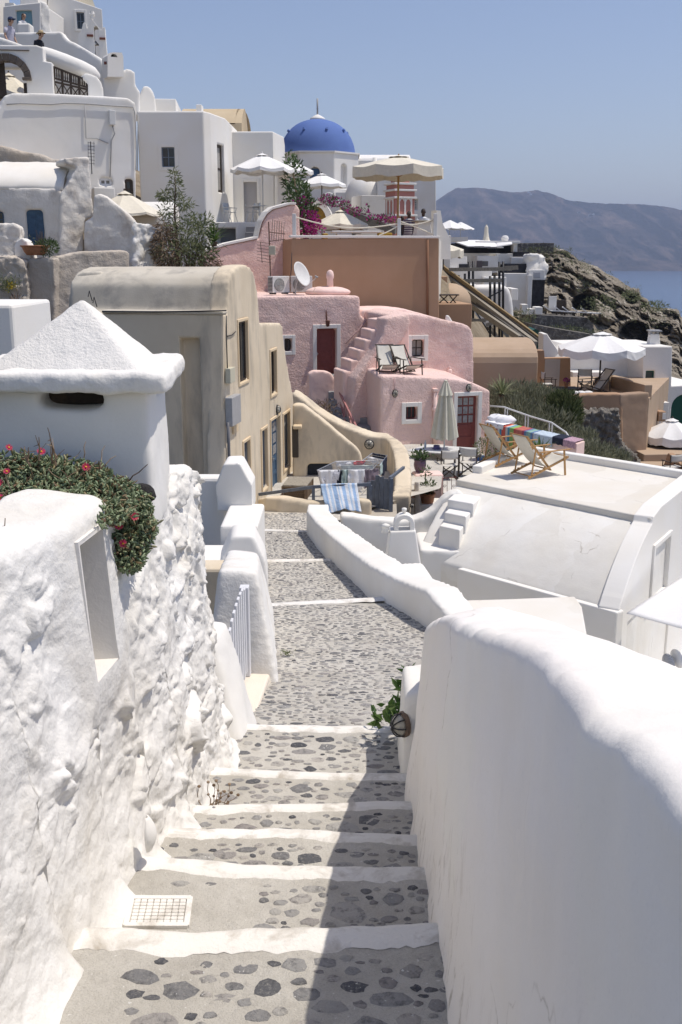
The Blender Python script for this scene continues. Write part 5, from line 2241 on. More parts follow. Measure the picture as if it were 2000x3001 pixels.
H.body(PE, [(854, 1050), (854, 700), (1287, 697), (1288, 1050)], 9.0, BROWN, bevel=.04, seg=2)
m = MB()
t0, z1 = PE.tz(851, 697)
t1, z0 = PE.tz(1289, 694)
m.obox(PE.w((t0 + t1) / 2, (z0 + z1) / 2 + .02, -.15), PE.d * (t1 - t0) / 2, PE.n * .2, V((0, 0, .05)))
m.build('coping', WHITE_S, parent=H.root, bevel=.02)
cyl_part('rain_pipe', stucco('brown_pipe', (.26, .145, .09), .08, .2), H.root, [PE.p(1254, 702, .05), PE.p(1254, 930, .05)], .05)
cyl_part('cable', IRON, H.root, [PE.p(856, 740, .03), PE.p(854, 790, .03), PE.p(850, 830, .06)], .015, 5)
poly_thing('roof_plaster', 'pale pink plaster roof sloping up against the brown house front', 'roof', Pl(1150, 920, 41.2, 16),
           [(1050, 1100), (1052, 922), (1062, 908), (1120, 905), (1185, 904), (1212, 912), (1250, 922), (1292, 934), (1300, 1100)], 2.6, PINK_S, remesh=.07, sm=8, disp=.05)
# ================================================================= UPPER LEFT: THE WHITE HOUSES CLIMBING THE SLOPE
def vprism(mb, plan, z0, z1, mi=0):
    zz = z1 if isinstance(z1, (list, tuple)) else [z1] * len(plan)
    n = len(plan)
    vs = [V((p.x, p.y, z0)) for p in plan] + [V((p.x, p.y, z)) for p, z in zip(plan, zz)]
    mb.add(vs, [list(range(n))[::-1], list(range(n, 2 * n))] + [[i, (i + 1) % n, n + (i + 1) % n, n + i] for i in range(n)], mi)


def arch_cut(pl, u0, u1, vtop, vbot, depth=2.0, off=.5):
    t0, z1 = pl.tz(u0, vtop)
    t1, z0 = pl.tz(u1, vbot)
    r = (t1 - t0) / 2
    pts = [pl.w(t0, z0, off), pl.w(t1, z0, off)] + [pl.w((t0 + t1) / 2 + r * cos(a), z1 - r + r * sin(a), off) for a in [pi * k / 10 for k in range(11)]]
    return ('prism', pts, -pl.n * (depth + off))


# the tall wall with the electricity meter
P1 = Pl(200, 450, 42, 24)
H = House('white_house', 'broad white house wall with an electricity meter and a rounded parapet', 'house', (-9, 40, 2))
H.body(P1, [(-60, 640), (-60, 340), (0, 312), (14, 280), (38, 272), (152, 273), (300, 281), (375, 286), (396, 300), (402, 340), (398, 640)], 3.0, WHITE_S, remesh=.06, sm=3, disp=.012)
H.win(P1, 292, 521, 331, 545, depth=.2, frame=WOOD_W, pane=plain('louvre_grey', (.22, .21, .19), .7), mull=(1, 0), fw=.09, name='vent_window')
H.win(P1, 366, 524, 394, 585, depth=.18, frame=WOOD_D, mull=(0, 1), fw=.1)
H.flush()
fbox(P1, 317, 324, 337, 368, .22, 'meter_box', PLAST, H.root, .02)
cyl_part('cable', GREYP, H.root, [P1.p(330, 368, .08), P1.p(337, 392, .06), P1.p(327, 412, .05), P1.p(323, 520, .04)], .025, 6)
cyl_part('cable', GREYP, H.root, [P1.p(u, v, .05) for u, v in ((20, 306), (60, 303), (150, 306), (190, 302), (250, 304), (330, 310), (390, 313), (396, 330), (400, 420), (399, 500))], .022, 6)
cyl_part('cable', GREYP, H.root, [P1.p(u, v, .05) for u, v in ((250, 305), (253, 405), (285, 406), (318, 420))], .018, 6)
box_thing('roof_ledge', 'white ledge in front of the vent window below the meter wall', 'wall', Pl(300, 560, 41, 20), 275, 549, 341, 640, 1.2, WHITE_S)
root = thing('tv_aerial', 'small grid aerial leaning on the broad white wall', 'aerial', P1.p(268, 500, .4))
m = MB()
m.tube([P1.p(270, 510, .5), P1.p(266, 415, .5)], .02, 5)
m.build('mast', IRON, parent=root)
m = MB()
for k in range(7):
    m.tube([P1.p(258, 418 + k * 10, .5), P1.p(278, 420 + k * 10, .5)], .01, 4)
for u in (259, 276):
    m.tube([P1.p(u, 415, .5), P1.p(u, 485, .5)], .01, 4)
m.build('grid_element', IRON, parent=root)

# the house with the blue window
A, B, C, D = at(402, 330, 47), at(596, 325, 47), at(616, 326, 47.5), at(661, 343, 49.4)
E, F_ = at(695, 345, 54), at(402, 330, 54)
zt = B.z
m = MB()
vprism(m, [A, B, C, D, E, F_], -2.5, [zt + .0, zt, zt, zt, zt, zt])
P2 = Pl(500, 450, 47, 0)
H = House('white_house', 'tall white cubic house with a small blue grey window in its shaded face', 'house', (-7.5, 49, 0))
H.solid(m, WHITE_S, bevel=.06)
P2 = Pl(500, 450, 47, 0)
H.win(P2, 473, 431, 514, 490, depth=.15, frame=plain('slate_blue_wood', (.16, .20, .26), .6), mull=(1, 1), sur=(.16, .03, WHITE_S))
ang = math.degrees(math.atan2(D.y - C.y, D.x - C.x))
P2b = Pl(616, 450, 47.5, ang)
H.win(P2b, 634, 421, 657, 566, depth=.14, frame=WOOD_D, pane=CURTAIN, mull=(0, 1), fw=.12)
H.flush()
cyl_part('parapet_cable', GREYP, H.root, [P2.p(405, 340, .03), P2.p(403, 500, .03)], .02, 5)
# cube with the grey door beyond
P3 = Pl(720, 550, 51.8, 0)
zt3 = P3.p(662, 385).z
A, B, C = P3.p(655, 400), P3.p(801, 400), at(832, 400, 54)
m = MB()
vprism(m, [A, B, C, at(835, 400, 58), at(655, 400, 58)], -1, zt3)
H = House('white_house', 'small white cubic house with a grey door facing the metal chairs', 'house', (-4.5, 53, 1))
H.solid(m, WHITE_S, bevel=.05)
H.door(P3, 714, 533, 756, 660, plain('grey_door', (.40, .39, .40), .6), depth=.25, sur=(.14, .03, WHITE_S), hside=-1)
H.flush()
P3b = Pl(810, 560, 52.2, 50)
poly_thing('buttress_wall', 'white wall with a scalloped edge right of the grey door', 'wall', Pl(810, 560, 51.6, 30),
           [(812, 640), (812, 480), (822, 482), (832, 470), (846, 475), (848, 520), (855, 545), (857, 600), (835, 610), (832, 640)], 1.2, WHITE_S, remesh=.06, sm=5)
# its terrace, underpinnings and steps
zf = at(700, 656, 50).z
m = MB()
q = [at(610, 700, 47.6), at(700, 700, 47.6), at(775, 690, 47.8), at(845, 690, 49), at(845, 690, 53), at(610, 690, 53)]
vprism(m, q, -2.5, zf)
H = House('cafe_terrace', 'white raised terrace with metal chairs and dark cellar openings under it', 'terrace', (-5, 49, -1))
H.solid(m, WHITE_S, bevel=.04)
Pt = Pl(660, 690, 47.6, 0)
H.win(Pt, 625, 668, 692, 712, depth=.8, frame=WHITE_S, pane=plain('cellar_shade', (.22, .23, .24), .9), mull=(0, 0), fw=.02, name='cellar_opening')
H.flush()
for k in range(3):
    m = MB()
    a, c2 = at(722 - k * 3, 690, 47.2 - .3 * k), at(765, 690, 47.2 - .3 * k)
    m.box(a.x, c2.x, a.y, a.y + .5, -2.5, zf - .2 - .25 * k)
    m.build('step', STEPM, parent=H.root, bevel=.02)
# metal chairs and table
def bistro_chair(label, group):
    r = thing('bistro_chair', label, 'chair', (0, 0, 0), group)
    for sx in (-.24, .24):
        m = MB()
        m.tube([(sx, -.25, 0), (sx * .95, -.1, .44), (sx * .95, -.24, .64), (sx * .95, .2, .66)], .018, 6)
        m.build('leg', ALU, parent=r)
        m = MB()
        m.tube([(sx, .28, 0), (sx * .95, .12, .44), (sx * .9, .26, .86)], .018, 6)
        m.build('leg', ALU, parent=r)
    m = MB()
    m.box(-.23, .23, -.2, .2, .43, .455)
    m.build('seat', ALU, parent=r, bevel=.01)
    m = MB()
    m.grid(lambda i, j: (lerp(-.22, .22, i / 6), .22 + .04 * sin(pi * i / 6) + .05 * j / 3, lerp(.56, .86, j / 3)), 7, 4)
    m.build('backrest', ALU, parent=r, solid=.015, recalc=False)
    return r


bc = bistro_chair('bright metal cafe chair left of the grey door', 'metal chairs by the grey door')
bc.location = V((at(675, 640, 48.3).x, 48.3, zf))
bc.rotation_euler = (0, 0, R(60))
copy_thing(bc, V((at(742, 640, 48.2).x, 48.2, zf)), R(-50), 'bright metal cafe chair in front of the grey door')
r = thing('bistro_table', 'small round metal cafe table beside the chair at the grey door', 'table', V((at(762, 640, 48.0).x, 48.0, zf)))
m = MB()
m.lathe([(.33, .70), (.33, .73)], r.location, 16)
m.build('table_top', ALU, parent=r)
m = MB()
m.lathe([(.22, 0), (.2, .03), (.03, .06), (.03, .70)], r.location, 12)
m.build('leg', ALU, parent=r)
parasol('white parasol with drooping edge over the metal chairs', V((at(772, 640, 48.9).x, 48.9, zf)), 1.45, at(766, 452, 48.9).z - zf, CANVAS_W, PLAST, n=8, drop=.62, val=.14, ribs=False, sag=.1)
parasol('white parasol half hidden behind the one over the metal chairs', V((at(860, 640, 52).x, 52, zf)), 1.0, at(850, 472, 52).z - zf, CANVAS_W, PLAST, n=8, drop=.45, ribs=False)

# roofs beyond
box_thing('roof_block', 'low white roof parapet left of the tan vault on the skyline', 'building', Pl(480, 310, 52, 5), 446, 289, 520, 400, 4, WHITE_S)
m = MB()
pl = Pl(600, 340, 57, 0)
pts = [pl.p(520, 420)] + [pl.p(520, 312)]
q0, q1 = pl.p(524, 304), pl.p(688, 304)
m.grid(lambda i, j: V((lerp(q0.x, q1.x, i / 12) + (.25 * (1 - cos(pi * j / 10)) if i == 12 else 0), 57 + 4 * j / 10, q0.z - 1.5 + 1.5 * sin(pi * (.12 + .76 * j / 10)))), 13, 11)
m.prism([V((q1.x, 57 + 4 * j / 10, q0.z - 1.5 + 1.5 * sin(pi * (.12 + .76 * j / 10)))) for j in range(11)] + [V((q1.x, 61, q0.z - 4)), V((q1.x, 57, q0.z - 4))], V((.35, 0, 0)))
m.prism([V((q0.x, 57, q0.z - 4)), V((q1.x, 57, q0.z - 4)), V((q1.x, 57, q0.z - 1.0)), V((q0.x, 57, q0.z - 1.0))], V((0, 4, 0)))
tag(m.build('vault_roof', stucco('tan_roof', (.55, .45, .31), .08, .3)), 'tan barrel vault roof on the skyline behind the tall cubic house', 'roof')
poly_thing('roof_fin', 'white curved fin rising on the roof left of the low parapet', 'wall', Pl(440, 300, 51, 15), [(395, 345), (404, 300), (414, 272), (421, 253), (432, 251), (443, 258), (452, 274), (456, 292), (462, 345)], 1.5, WHITE_S, remesh=.06, sm=4)
box_thing('roof_chimney', 'tiny white chimney block in front of the tan vault', 'chimney', Pl(583, 315, 48.5, 0), 575, 306, 592, 330, .6, WHITE_S)

# arched gateway
P4 = Pl(80, 200, 43.5, 8)
H = House('arch_gateway', 'white gateway with a dark stone arch at the far left of the picture', 'gateway', (-11, 36, 4))
H.body(P4, [(-70, 131), (107, 132), (127, 139), (129, 178), (154, 183), (160, 285), (-70, 285)], .8, WHITE_S, bevel=.05)
H.cuts.append(arch_cut(P4, -38, 82, 172, 300))
H.flush()
m = MB()
t0, z1 = P4.tz(-38, 172)
t1, z0 = P4.tz(82, 300)
r_, tc_ = (t1 - t0) / 2, (t0 + t1) / 2
for k in range(9):
    a0, a1 = pi * (k + .04) / 9, pi * (k + .96) / 9
    m.prism([P4.w(tc_ + rr * cos(a), z1 - r_ + rr * sin(a), .05) for rr, a in ((r_ - .05, a0), (r_ + .22, a0), (r_ + .22, a1), (r_ - .05, a1))], -P4.n * .5)
m.build('stone_arch', stucco('dark_stone', (.14, .115, .095), .25, .6, 20, .03), parent=H.root)
fbox(P4, 66, 240, 82, 285, .1, 'timber_jamb', WOOD_D, H.root, off=-.35)
fbox(P4, -38, 175, 16, 285, .1, 'door_leaf', WOOD_D, H.root, off=-.45)
fbox(P4, -70, 143, 87, 150, .06, 'stone_band', MATS['dark_stone'], H.root)
fbox(P4, 68, 229, 94, 237, .25, 'stone_impost', MATS['dark_stone'], H.root)
parasol('cream parasol seen through the stone arch', V((at(28, 250, 47).x, 47, 3.0)), 1.3, 4.6, CANVAS_C, WOOD_D, drop=.9, ribs=False, val=.25)
# balustrade
root = thing('wood_balustrade', 'dark wooden balustrade with turned rails and crossed braces on the white terrace', 'railing', (-10, 37, 4))
Pb = Pl(200, 240, 44, 14)
tl_, tr2, bl2, br2 = (157, 195), (257, 235), (161, 284), (258, 290)
def bp(a, h):
    return Pb.p(lerp(lerp(bl2[0], tl_[0], h), lerp(br2[0], tr2[0], h), a), lerp(lerp(bl2[1], tl_[1], h), lerp(br2[1], tr2[1], h), a))
for h in (.99, .62, .5):
    m = MB()
    m.bar(bp(0, h), bp(1, h), .06, .07)
    m.build('rail', WOOD_D, parent=root)
for k in range(16):
    a = (k + .5) / 16
    m = MB()
    m.tube([bp(a, .62), bp(a, .75), bp(a, .85), bp(a, .99)], [.02, .035, .022, .03], 6)
    m.build('baluster', WOOD_D, parent=root)
for k in range(4):
    for s_ in (0, 1):
        m = MB()
        m.bar(bp((k + s_) / 4, 0), bp((k + 1 - s_) / 4, .5), .04, .04)
        m.build('brace', WOOD_D, parent=root)
for a in (0, .25, .5, .75, 1):
    m = MB()
    m.bar(bp(a, 0), bp(a, 1.0), .07, .07)
    m.build('post', WOOD_D, parent=root)
# sloping rounded coping and its pier
pts = [at(u, v, Y) for u, v, Y in ((120, 160, 45.4), (145, 168, 45.4), (190, 184, 45.4), (240, 203, 45.5), (270, 216, 45.7), (286, 226, 46.1))]
m = MB()
m.tube(pts, [.34, .36, .36, .34, .3, .18], 14)
for a, c2 in zip(pts, pts[1:]):
    m.prism([a, c2, V((c2.x, c2.y, 1)), V((a.x, a.y, 1))], V((0, .35, 0)))
tag(m.build('sloping_wall', WHITE_S, remesh=.06, sm=5), 'white wall with a fat rounded coping sloping down above the balustrade', 'wall')
poly_thing('wall_pier', 'rounded white pier closing the right end of the balustrade', 'pier', Pl(270, 250, 44.2, 25), [(257, 300), (257, 245), (243, 232), (243, 224), (250, 214), (262, 215), (285, 224), (298, 240), (304, 262), (306, 300)], 1.3, WHITE_S, remesh=.05, sm=6)
# stepped shaded wall of the upper path
P5 = Pl(180, 170, 48.5, -4)
poly_thing('path_wall', 'shaded white wall of the upper path falling in a curve to the right', 'wall', P5,
           [(-70, 300), (-70, 95), (30, 95), (179, 91), (187, 104), (200, 117), (220, 125), (274, 157), (298, 172), (306, 190), (312, 260), (312, 300)], .6, WHITE_S, remesh=.07, sm=4)
poly_thing('path_wall', 'rounded white coping sloping down behind the arched gateway', 'wall', Pl(20, 120, 45.5, 0), [(-70, 200), (-70, 105), (0, 108), (30, 118), (66, 131), (75, 200)], .5, WHITE_S, remesh=.06, sm=4)
box_thing('planter_block', 'tapered white block in front of the pale blue door', 'planter', Pl(70, 80, 51, 0), 49, 67, 91, 120, .7, WHITE_S, bev=.08)
# building with the pale blue door
P6 = Pl(80, 50, 55, -4)
H = House('white_house', 'white house with a pale blue double door behind the two walkers', 'house', (-15, 50, 6))
H.body(P6, [(9, 200), (9, 19), (60, 12), (119, 6), (121, 200)], 3.5, WHITE_S, bevel=.06)
H.door(P6, 46, 31, 98, 110, plain('sky_blue_wood', (.21, .38, .46), .55), depth=.2, leaves=2, handle=None)
H.flush()
poly_thing('rough_wall', 'rough plastered white flank right of the pale blue door', 'wall', Pl(120, 50, 55, 40), [(120, 130), (120, 5), (128, 3), (142, 10), (147, 30), (151, 88), (160, 110), (160, 130)], 1.6, WHITE_OLD if False else WHITE_R, remesh=.07, sm=3, disp=.12)
box_thing('white_tower', 'sliver of a white wall at the top left corner of the picture', 'wall', Pl(0, 50, 58, 0), -60, -40, 9, 200, 2, WHITE_S)
poly_thing('roof_edge', 'white roof blocks above the pale blue door at the top edge', 'roof', Pl(60, 0, 57, 0), [(15, 30), (15, 9), (40, 8), (42, 16), (60, 14), (60, -40), (110, -40), (112, 12), (120, 12), (120, 30)], 2, WHITE_S)
# church with the bell gable
P7 = Pl(230, 60, 59, 12)
H = House('church', 'tall white church wall with a barred window at the top left behind the bell gable', 'church', (-13, 54, 6))
H.body(P7, [(140, 230), (140, -60), (205, -40), (211, -3), (299, 27), (303, 90), (310, 230)], 5, WHITE_S, bevel=.05)
H.win(P7, 224, 35, 250, 86, depth=.2, frame=plain('slate_blue_wood', (.16, .20, .26), .6), mull=(1, 1), sur=(.12, .03, WHITE_S))
H.flush()
poly_thing('church_vault', 'cream church roof vault rising out of the top edge', 'roof', Pl(240, 10, 60.5, 12), [(200, 30), (200, -60), (262, -20), (272, 0), (281, 24)], 4, stucco('cream_roof', (.72, .66, .53), .05, .3))
P8 = Pl(270, 130, 51, 10)
H = House('bell_gable', 'white bell gable with one arch and a small cross beside the church', 'bell gable', (-11, 46, 5))
H.body(P8, [(228, 320), (229, 104), (240, 88), (243, 70), (247, 65), (253, 69), (256, 84), (263, 70), (270, 55), (278, 66), (288, 78), (297, 88), (303, 80), (308, 79), (311, 120), (317, 185), (320, 320)], .8, WHITE_S, bevel=.03)
H.cuts.append(arch_cut(P8, 275, 293, 76, 172))
H.flush()
m = MB()
m.tube([P8.p(270, 56, -.3), P8.p(270, 33, -.3)], .09, 8)
m.tube([P8.p(263, 43, -.3), P8.p(278, 43, -.3)], .09, 8)
m.build('cross', WHITE_S, parent=H.root)
for (u0, v0, u1, v1) in ((255, 101, 274, 108), (292, 110, 310, 117)):
    fbox(P8, u0, v0, u1, v1, .08, 'brick_band', plain('dark_brick', (.16, .06, .045), .8), H.root)
cyl_part('bell', ALU, H.root, [P8.p(279, 120, -.4), P8.p(279, 125, -.4), P8.p(279, 132, -.4)], [.05, .12, .2], 10)
poly_thing('stepped_roof', 'stepped white roof shoulder below the round hooded chimney', 'building', Pl(350, 240, 48, 18), [(296, 340), (304, 192), (330, 192), (333, 212), (360, 208), (372, 201), (383, 203), (396, 211), (398, 250), (411, 268), (412, 340)], 3, WHITE_S, remesh=.06, sm=4)
fbox(Pl(310, 185, 47.5, 15), 305, 181, 324, 190, .1, 'brick_band', MATS['dark_brick'], None)['label'] = 'short dark brick band under the bell gable shoulder'
[o.__setitem__('category', 'band') for o in bpy.data.objects if o.get('label', '').startswith('short dark brick')]
root = thing('hooded_chimney', 'squat white chimney with a rounded hood and dark openings on the skyline', 'chimney', at(340, 210, 47.7))
pl = Pl(340, 180, 47.5, 30)
m = MB()
m.prism([pl.p(*q) for q in ((316, 225), (316, 163), (322, 155), (333, 153), (350, 154), (358, 154), (362, 166), (364, 225))], -pl.n * .8)
o = m.build('chimney_body', WHITE_S, parent=root, bevel=.05)
cut(o, [arch_cut(pl, 325, 345, 156, 168, .5)])
m = MB()
m.prism([pl.p(*q, -.35) for q in ((326, 168), (326, 160), (344, 160), (344, 168))], -pl.n * .02)
m.build('flue_shade', SHADE_IN, parent=root)  # dark plate colours in the shade behind the hood's opening

# ---------------------------------------------------------------- old house with the blue doors
P9 = Pl(100, 640, 36, 4)
H = House('old_house', 'old whitewashed house with a bright vault roof and a blue panelled door', 'house', (-11, 41, 0))
H.body(P9, [(-70, 860), (-70, 545), (100, 550), (172, 553), (182, 566), (180, 860)], .5, WHITE_OLD, remesh=.06, sm=4, disp=.04)
H.door(P9, 75, 615, 133, 735, WOOD_B, depth=.18, leaves=2, handle=None)
H.win(P9, -30, 619, 13, 668, depth=.18, frame=WOOD_B)
H.flush()
e0, e1 = P9.p(-70, 550), P9.p(184, 556)
ztop = at(150, 482, 39.6).z
m = MB()
m.grid(lambda i, j: V((lerp(e0.x, e1.x, i / 20), lerp(35.9, 39.8, 1 - cos(j / 12 * pi / 2)) + .3 * i / 20, lerp(e0.z - .08, ztop, sin(j / 12 * pi / 2)) + .03 * noise.noise(V((i * .5, j * .5, 0))))), 21, 13)
m.build('roof', stucco('pale_roof_plaster', (.78, .75, .69), .05, .3, 30), parent=H.root, smooth=True, solid=.12, recalc=False)  # pale cream plaster of the vault
poly_thing('old_gable', 'rough end wall of the old house rising above its vault roof', 'wall', Pl(225, 620, 36.2, 32), [(172, 860), (178, 590), (182, 565), (200, 540), (214, 510), (228, 490), (192, 480), (193, 462), (232, 460), (262, 460), (268, 520), (272, 580), (275, 634), (262, 640), (250, 642), (246, 700), (240, 860)], 1.2, WHITE_OLD, remesh=.06, sm=3, disp=.10, dscale=.4)
poly_thing('old_roof', 'older grey plaster roof sloping down to the right behind the bright vault', 'roof', Pl(80, 460, 40.2, 10), [(-70, 560), (-70, 422), (0, 425), (60, 440), (110, 449), (150, 463), (192, 470), (196, 560)], 2.0, TAN_OLD, remesh=.08, sm=3, disp=.12)
poly_thing('arched_wall', 'stained white wall with a quarter round top right of the old house', 'wall', Pl(320, 680, 35.8, 6), [(245, 860), (248, 650), (272, 636), (275, 572), (290, 567), (312, 575), (345, 600), (372, 624), (394, 646), (400, 690), (398, 860)], .8, WHITE_OLD, remesh=.055, sm=4, disp=.08, dscale=.5)
poly_thing('rubble_flank', 'rough white rubble wall running right behind the dry shrub', 'wall', Pl(397, 700, 35.85, 42), [(392, 860), (394, 646), (420, 655), (455, 664), (475, 690), (480, 860)], .8, WHITE_R, remesh=.05, sm=2, disp=.22, dscale=.25)
parasol('cream parasol whose tip shows above the stained arched wall', V((at(372, 700, 39.3).x, 39.3, -1)), 1.35, at(360, 562, 39.3).z + 1, CANVAS_C, WOOD_D, drop=.75, ribs=False, val=.08)
m = MB()
q0, q1 = at(400, 600, 40), at(490, 600, 40)
m.prism([V((q0.x - .5, 40 + 1.8 * (.5 - .5 * cos(pi * k / 10)), at(400, 660, 40).z + (at(400, 592, 41).z - at(400, 660, 40).z) * sin(pi * k / 10))) for k in range(11)], V((q1.x - q0.x + .7, 0, 0)))
tag(m.build('small_vault', WHITE_S, smooth=False, bevel=.04), 'small white barrel vault beside the cream parasol', 'roof')
# front garden walls of the old house
Pg = Pl(120, 830, 33, -8)
poly_thing('garden_wall', 'weathered tan block wall with a shaded end in front of the old house', 'wall', Pg, [(76, 1020), (78, 765), (84, 757), (150, 753), (160, 757), (163, 1020)], 2.2, TAN_OLD, remesh=.06, sm=4, disp=.06, dscale=.4)
poly_thing('garden_wall', 'long weathered wall with a white top behind the vault roof', 'wall', Pl(160, 830, 33.2, 30), [(150, 1020), (156, 757), (165, 752), (208, 744), (230, 738), (300, 735), (372, 733), (380, 742), (381, 1020)], .6, TAN_OLD, remesh=.055, sm=3, disp=.07, dscale=.35)
poly_thing('rough_block', 'rough white plastered block at the left edge beside the small niche', 'wall', Pl(20, 700, 33.6, 12), [(-80, 1000), (-80, 655), (40, 655), (58, 664), (61, 690), (66, 748), (80, 760), (82, 1000)], 1.4, WHITE_OLD, remesh=.05, sm=3, disp=.12, dscale=.25)
poly_thing('stone_wall', 'crumbling old stone wall with weeds at the left edge below the rough block', 'wall', Pl(20, 800, 32.6, 10), [(-80, 1050), (-80, 752), (20, 752), (60, 757), (76, 765), (84, 830), (92, 950), (60, 1000), (50, 1050)], .8, TAN_OLD, remesh=.05, sm=2, disp=.2, dscale=.2)
P = at(90, 745, 33.4)
m = MB()
m.prism([P + V((a, 0, b)) for a, b in ((-.5, -.3), (-.5, .25), (-.42, .42), (-.25, .50), (-.1, .42), (.02, .15), (.08, -.3))], V((0, .6, 0)))
tag(m.build('small_niche', WHITE_R, remesh=.04, sm=4), 'little white arched niche beside the clay trough', 'niche')
root = potted('clay_trough', 'clay trough with a bushy green plant on the garden wall of the old house', at(105, 748, 33.2), .42, .30, TERRA, LEAF_OL, 10, .2, .1, .04)
m = foliage([(at(138, 725, 33.2), (.36, .3, .26))], 420, .11, .04)
m.build('foliage', LEAF_DK, parent=root, recalc=False)
m = MB()
for k in range(14):
    p = at(122 + RND.uniform(-8, 8), 735, 33.2)
    m.tube([p, p + V((RND.uniform(-.1, .1), 0, RND.uniform(.3, .7)))], [.01, .004], 4)
m.build('dry_stems', DRY, parent=root)
rt = little_plant('yellow_weed', 'weed with yellow flowers on the crumbling stone wall at the left edge', [at(u, v, 32.3) for u, v in ((12, 838), (25, 845), (38, 836), (20, 855))], LEAF_OL, n=50, L=.14, W=.02, spread=.16)
m = MB()
for k in range(60):
    p = at(34 + RND.gauss(0, 9), 838 + RND.gauss(0, 7), 32.2)
    leaf(m, p, rdir() + V((0, 0, .5)), .06, .045)
m.build('flowers', plain('yellow_petal', (.62, .47, .04), .7), parent=rt, recalc=False)
m = foliage([(at(70, 930, 31.5), (.45, .5, .45)), (at(105, 960, 31.3), (.35, .5, .3)), (at(52, 905, 31.8), (.2, .3, .4))], 1500, .16, .02, up=.5)
tag(m.build('dry_bush', DRY, recalc=False), 'dry brown scrub on the slope left of the pyramid cap', 'bush')
poly_thing('slope_wall', 'low pale rubble wall at the foot of the dry scrub', 'wall', Pl(90, 990, 31, 8), [(40, 1150), (42, 975), (70, 968), (100, 962), (128, 958), (150, 965), (160, 1150)], .8, TAN_OLD, remesh=.05, sm=2, disp=.15, dscale=.2)

# ---------------------------------------------------------------- sapling, dry shrub, yucca
root = thing('olive_sapling', 'slender sapling rising over a mass of leafy and dry shrubs by the pink wall', 'tree', at(520, 790, 36.6))
T0 = at(520, 790, 36.6)
tp = [at(522, 790, 36.6), at(518, 700, 36.6), at(512, 620, 36.6), at(514, 560, 36.6), at(513, 500, 36.6)]
cyl_part('trunk', BARK, root, tp, [.07, .05, .035, .022, .01], 6)
m = MB()
for (u, v, a, c2) in ((512, 520, .14, .3), (498, 575, .35, .2), (528, 590, .3, .22), (480, 572, .2, .1), (520, 640, .5, .35), (545, 600, .28, .15), (515, 545, .22, .25), (490, 615, .3, .2)):
    foliage([(at(u, v, 36.6), (a, a, c2))], 60, .20, .045, up=-.2, mb=m)
for (u, v) in ((480, 572), (545, 600), (490, 615), (528, 560)):
    m.tube([at(514, v + 25, 36.6), at(u, v, 36.6)], [.012, .006], 4)
m.build('crown', LEAF_OL, parent=root, recalc=False)
root = thing('leafy_shrub', 'rounded leafy shrub with willow like leaves in front of the white terrace', 'shrub', at(560, 790, 36.2))
m = foliage([(at(560, 690, 36.3), (.85, .7, .6)), (at(600, 660, 36.3), (.35, .4, .35)), (at(545, 740, 36.1), (1.1, .7, .4)), (at(572, 648, 36.3), (.35, .3, .25))], 1350, .20, .05, up=-.1)
m.build('foliage', LEAF_OL, parent=root, recalc=False)
m = MB()
for k in range(12):
    p = at(540 + RND.uniform(-40, 60), 790, 36.3)
    m.tube([p, p + V((RND.uniform(-.4, .4), 0, RND.uniform(.8, 1.6)))], [.025, .01], 5)
m.build('stem', BARK, parent=root)
m = foliage([(at(490, 730, 36.0), (.5, .6, .7)), (at(480, 680, 36.1), (.3, .4, .4)), (at(560, 770, 36.8), (1.0, .5, .28)), (at(620, 772, 36.6), (.4, .4, .2))], 1700, .17, .035, up=-.5)
tag(m.build('withered_shrub', DRY, recalc=False), 'withered brown shrub trailing below the leafy one', 'shrub')
root = potted('yucca', 'spiky green yucca at the right end of the shrubs by the pink wall', at(628, 722, 36.3), .12, .15, BARK, LEAF_BR, 60, .1, .75, .05, style='spike', parent_cat='yucca')
# ================================================================= WHITE VAULTED HOUSE WITH THE ROOF TERRACE (RIGHT)
ZR = -5.1
FL_, FR_ = onz(1340, 1404, ZR), onz(1912, 1517, ZR)
BL_ = onz(1486, 1320, ZR)
g = (onz(2000, 1448, ZR) - FR_).normalized()
e = (FR_ - FL_).normalized()
BL_ = FL_ + g * (BL_ - FL_).length
BR_ = FR_ + g * (BL_ - FL_).length
L_ = (FR_ - FL_).length
H = House('vaulted_house', 'white house with a sloping vault flank below a flat roof terrace', 'house', V((5.5, 22, -8)))
m = MB()
dn = V((0, 0, -.17))
q = [FL_ - g * .05, FR_ - g * .05 , BR_ + g * .1, BL_ + g * .1]
m.hexa([p + dn for p in q], q)
m.build('roof', stucco('terrace_roof', (.74, .715, .66), .04, .25, 30, grime=(.70, .64, .55), gamt=.4, gscale=.8), parent=H.root, bevel=.035, seg=3)
for a, c2, nm in ((BL_ + g * .02, BR_ + g * .02, 'parapet'), (FL_ + g * .9 + e * .12, BL_ + e * .12, 'parapet')):
    m = MB()
    m.bar(a + V((0, 0, .07)), c2 + V((0, 0, .07)), .26, .22)
    m.build(nm, WHITE_S, parent=H.root, bevel=.04, seg=3)
pf_ = [(0.06, -5.24), (.35, -5.34), (.75, -5.50), (1.15, -5.73), (1.5, -5.97), (1.8, -6.22), (2.05, -6.47)]
prof = []
for k in range(25):
    d = .06 + 1.99 * k / 24
    prof.append((d, sum(pw(pf_, d + o_) for o_ in (-.2, -.1, 0, .1, .2)) / 5 if .2 < d < 1.9 else pw(pf_, d)))
m = MB()
f = [FL_ - g * d + V((0, 0, z - ZR)) for d, z in prof]
base = [FL_ - g * 2.06 + V((0, 0, -4)), FL_ + g * 4 + V((0, 0, -4)), FL_ + g * 4 + V((0, 0, -.14)), FL_ + V((0, 0, -.14))]
m.prism([base[3]] + f + base[:3], e * (L_ - .02))
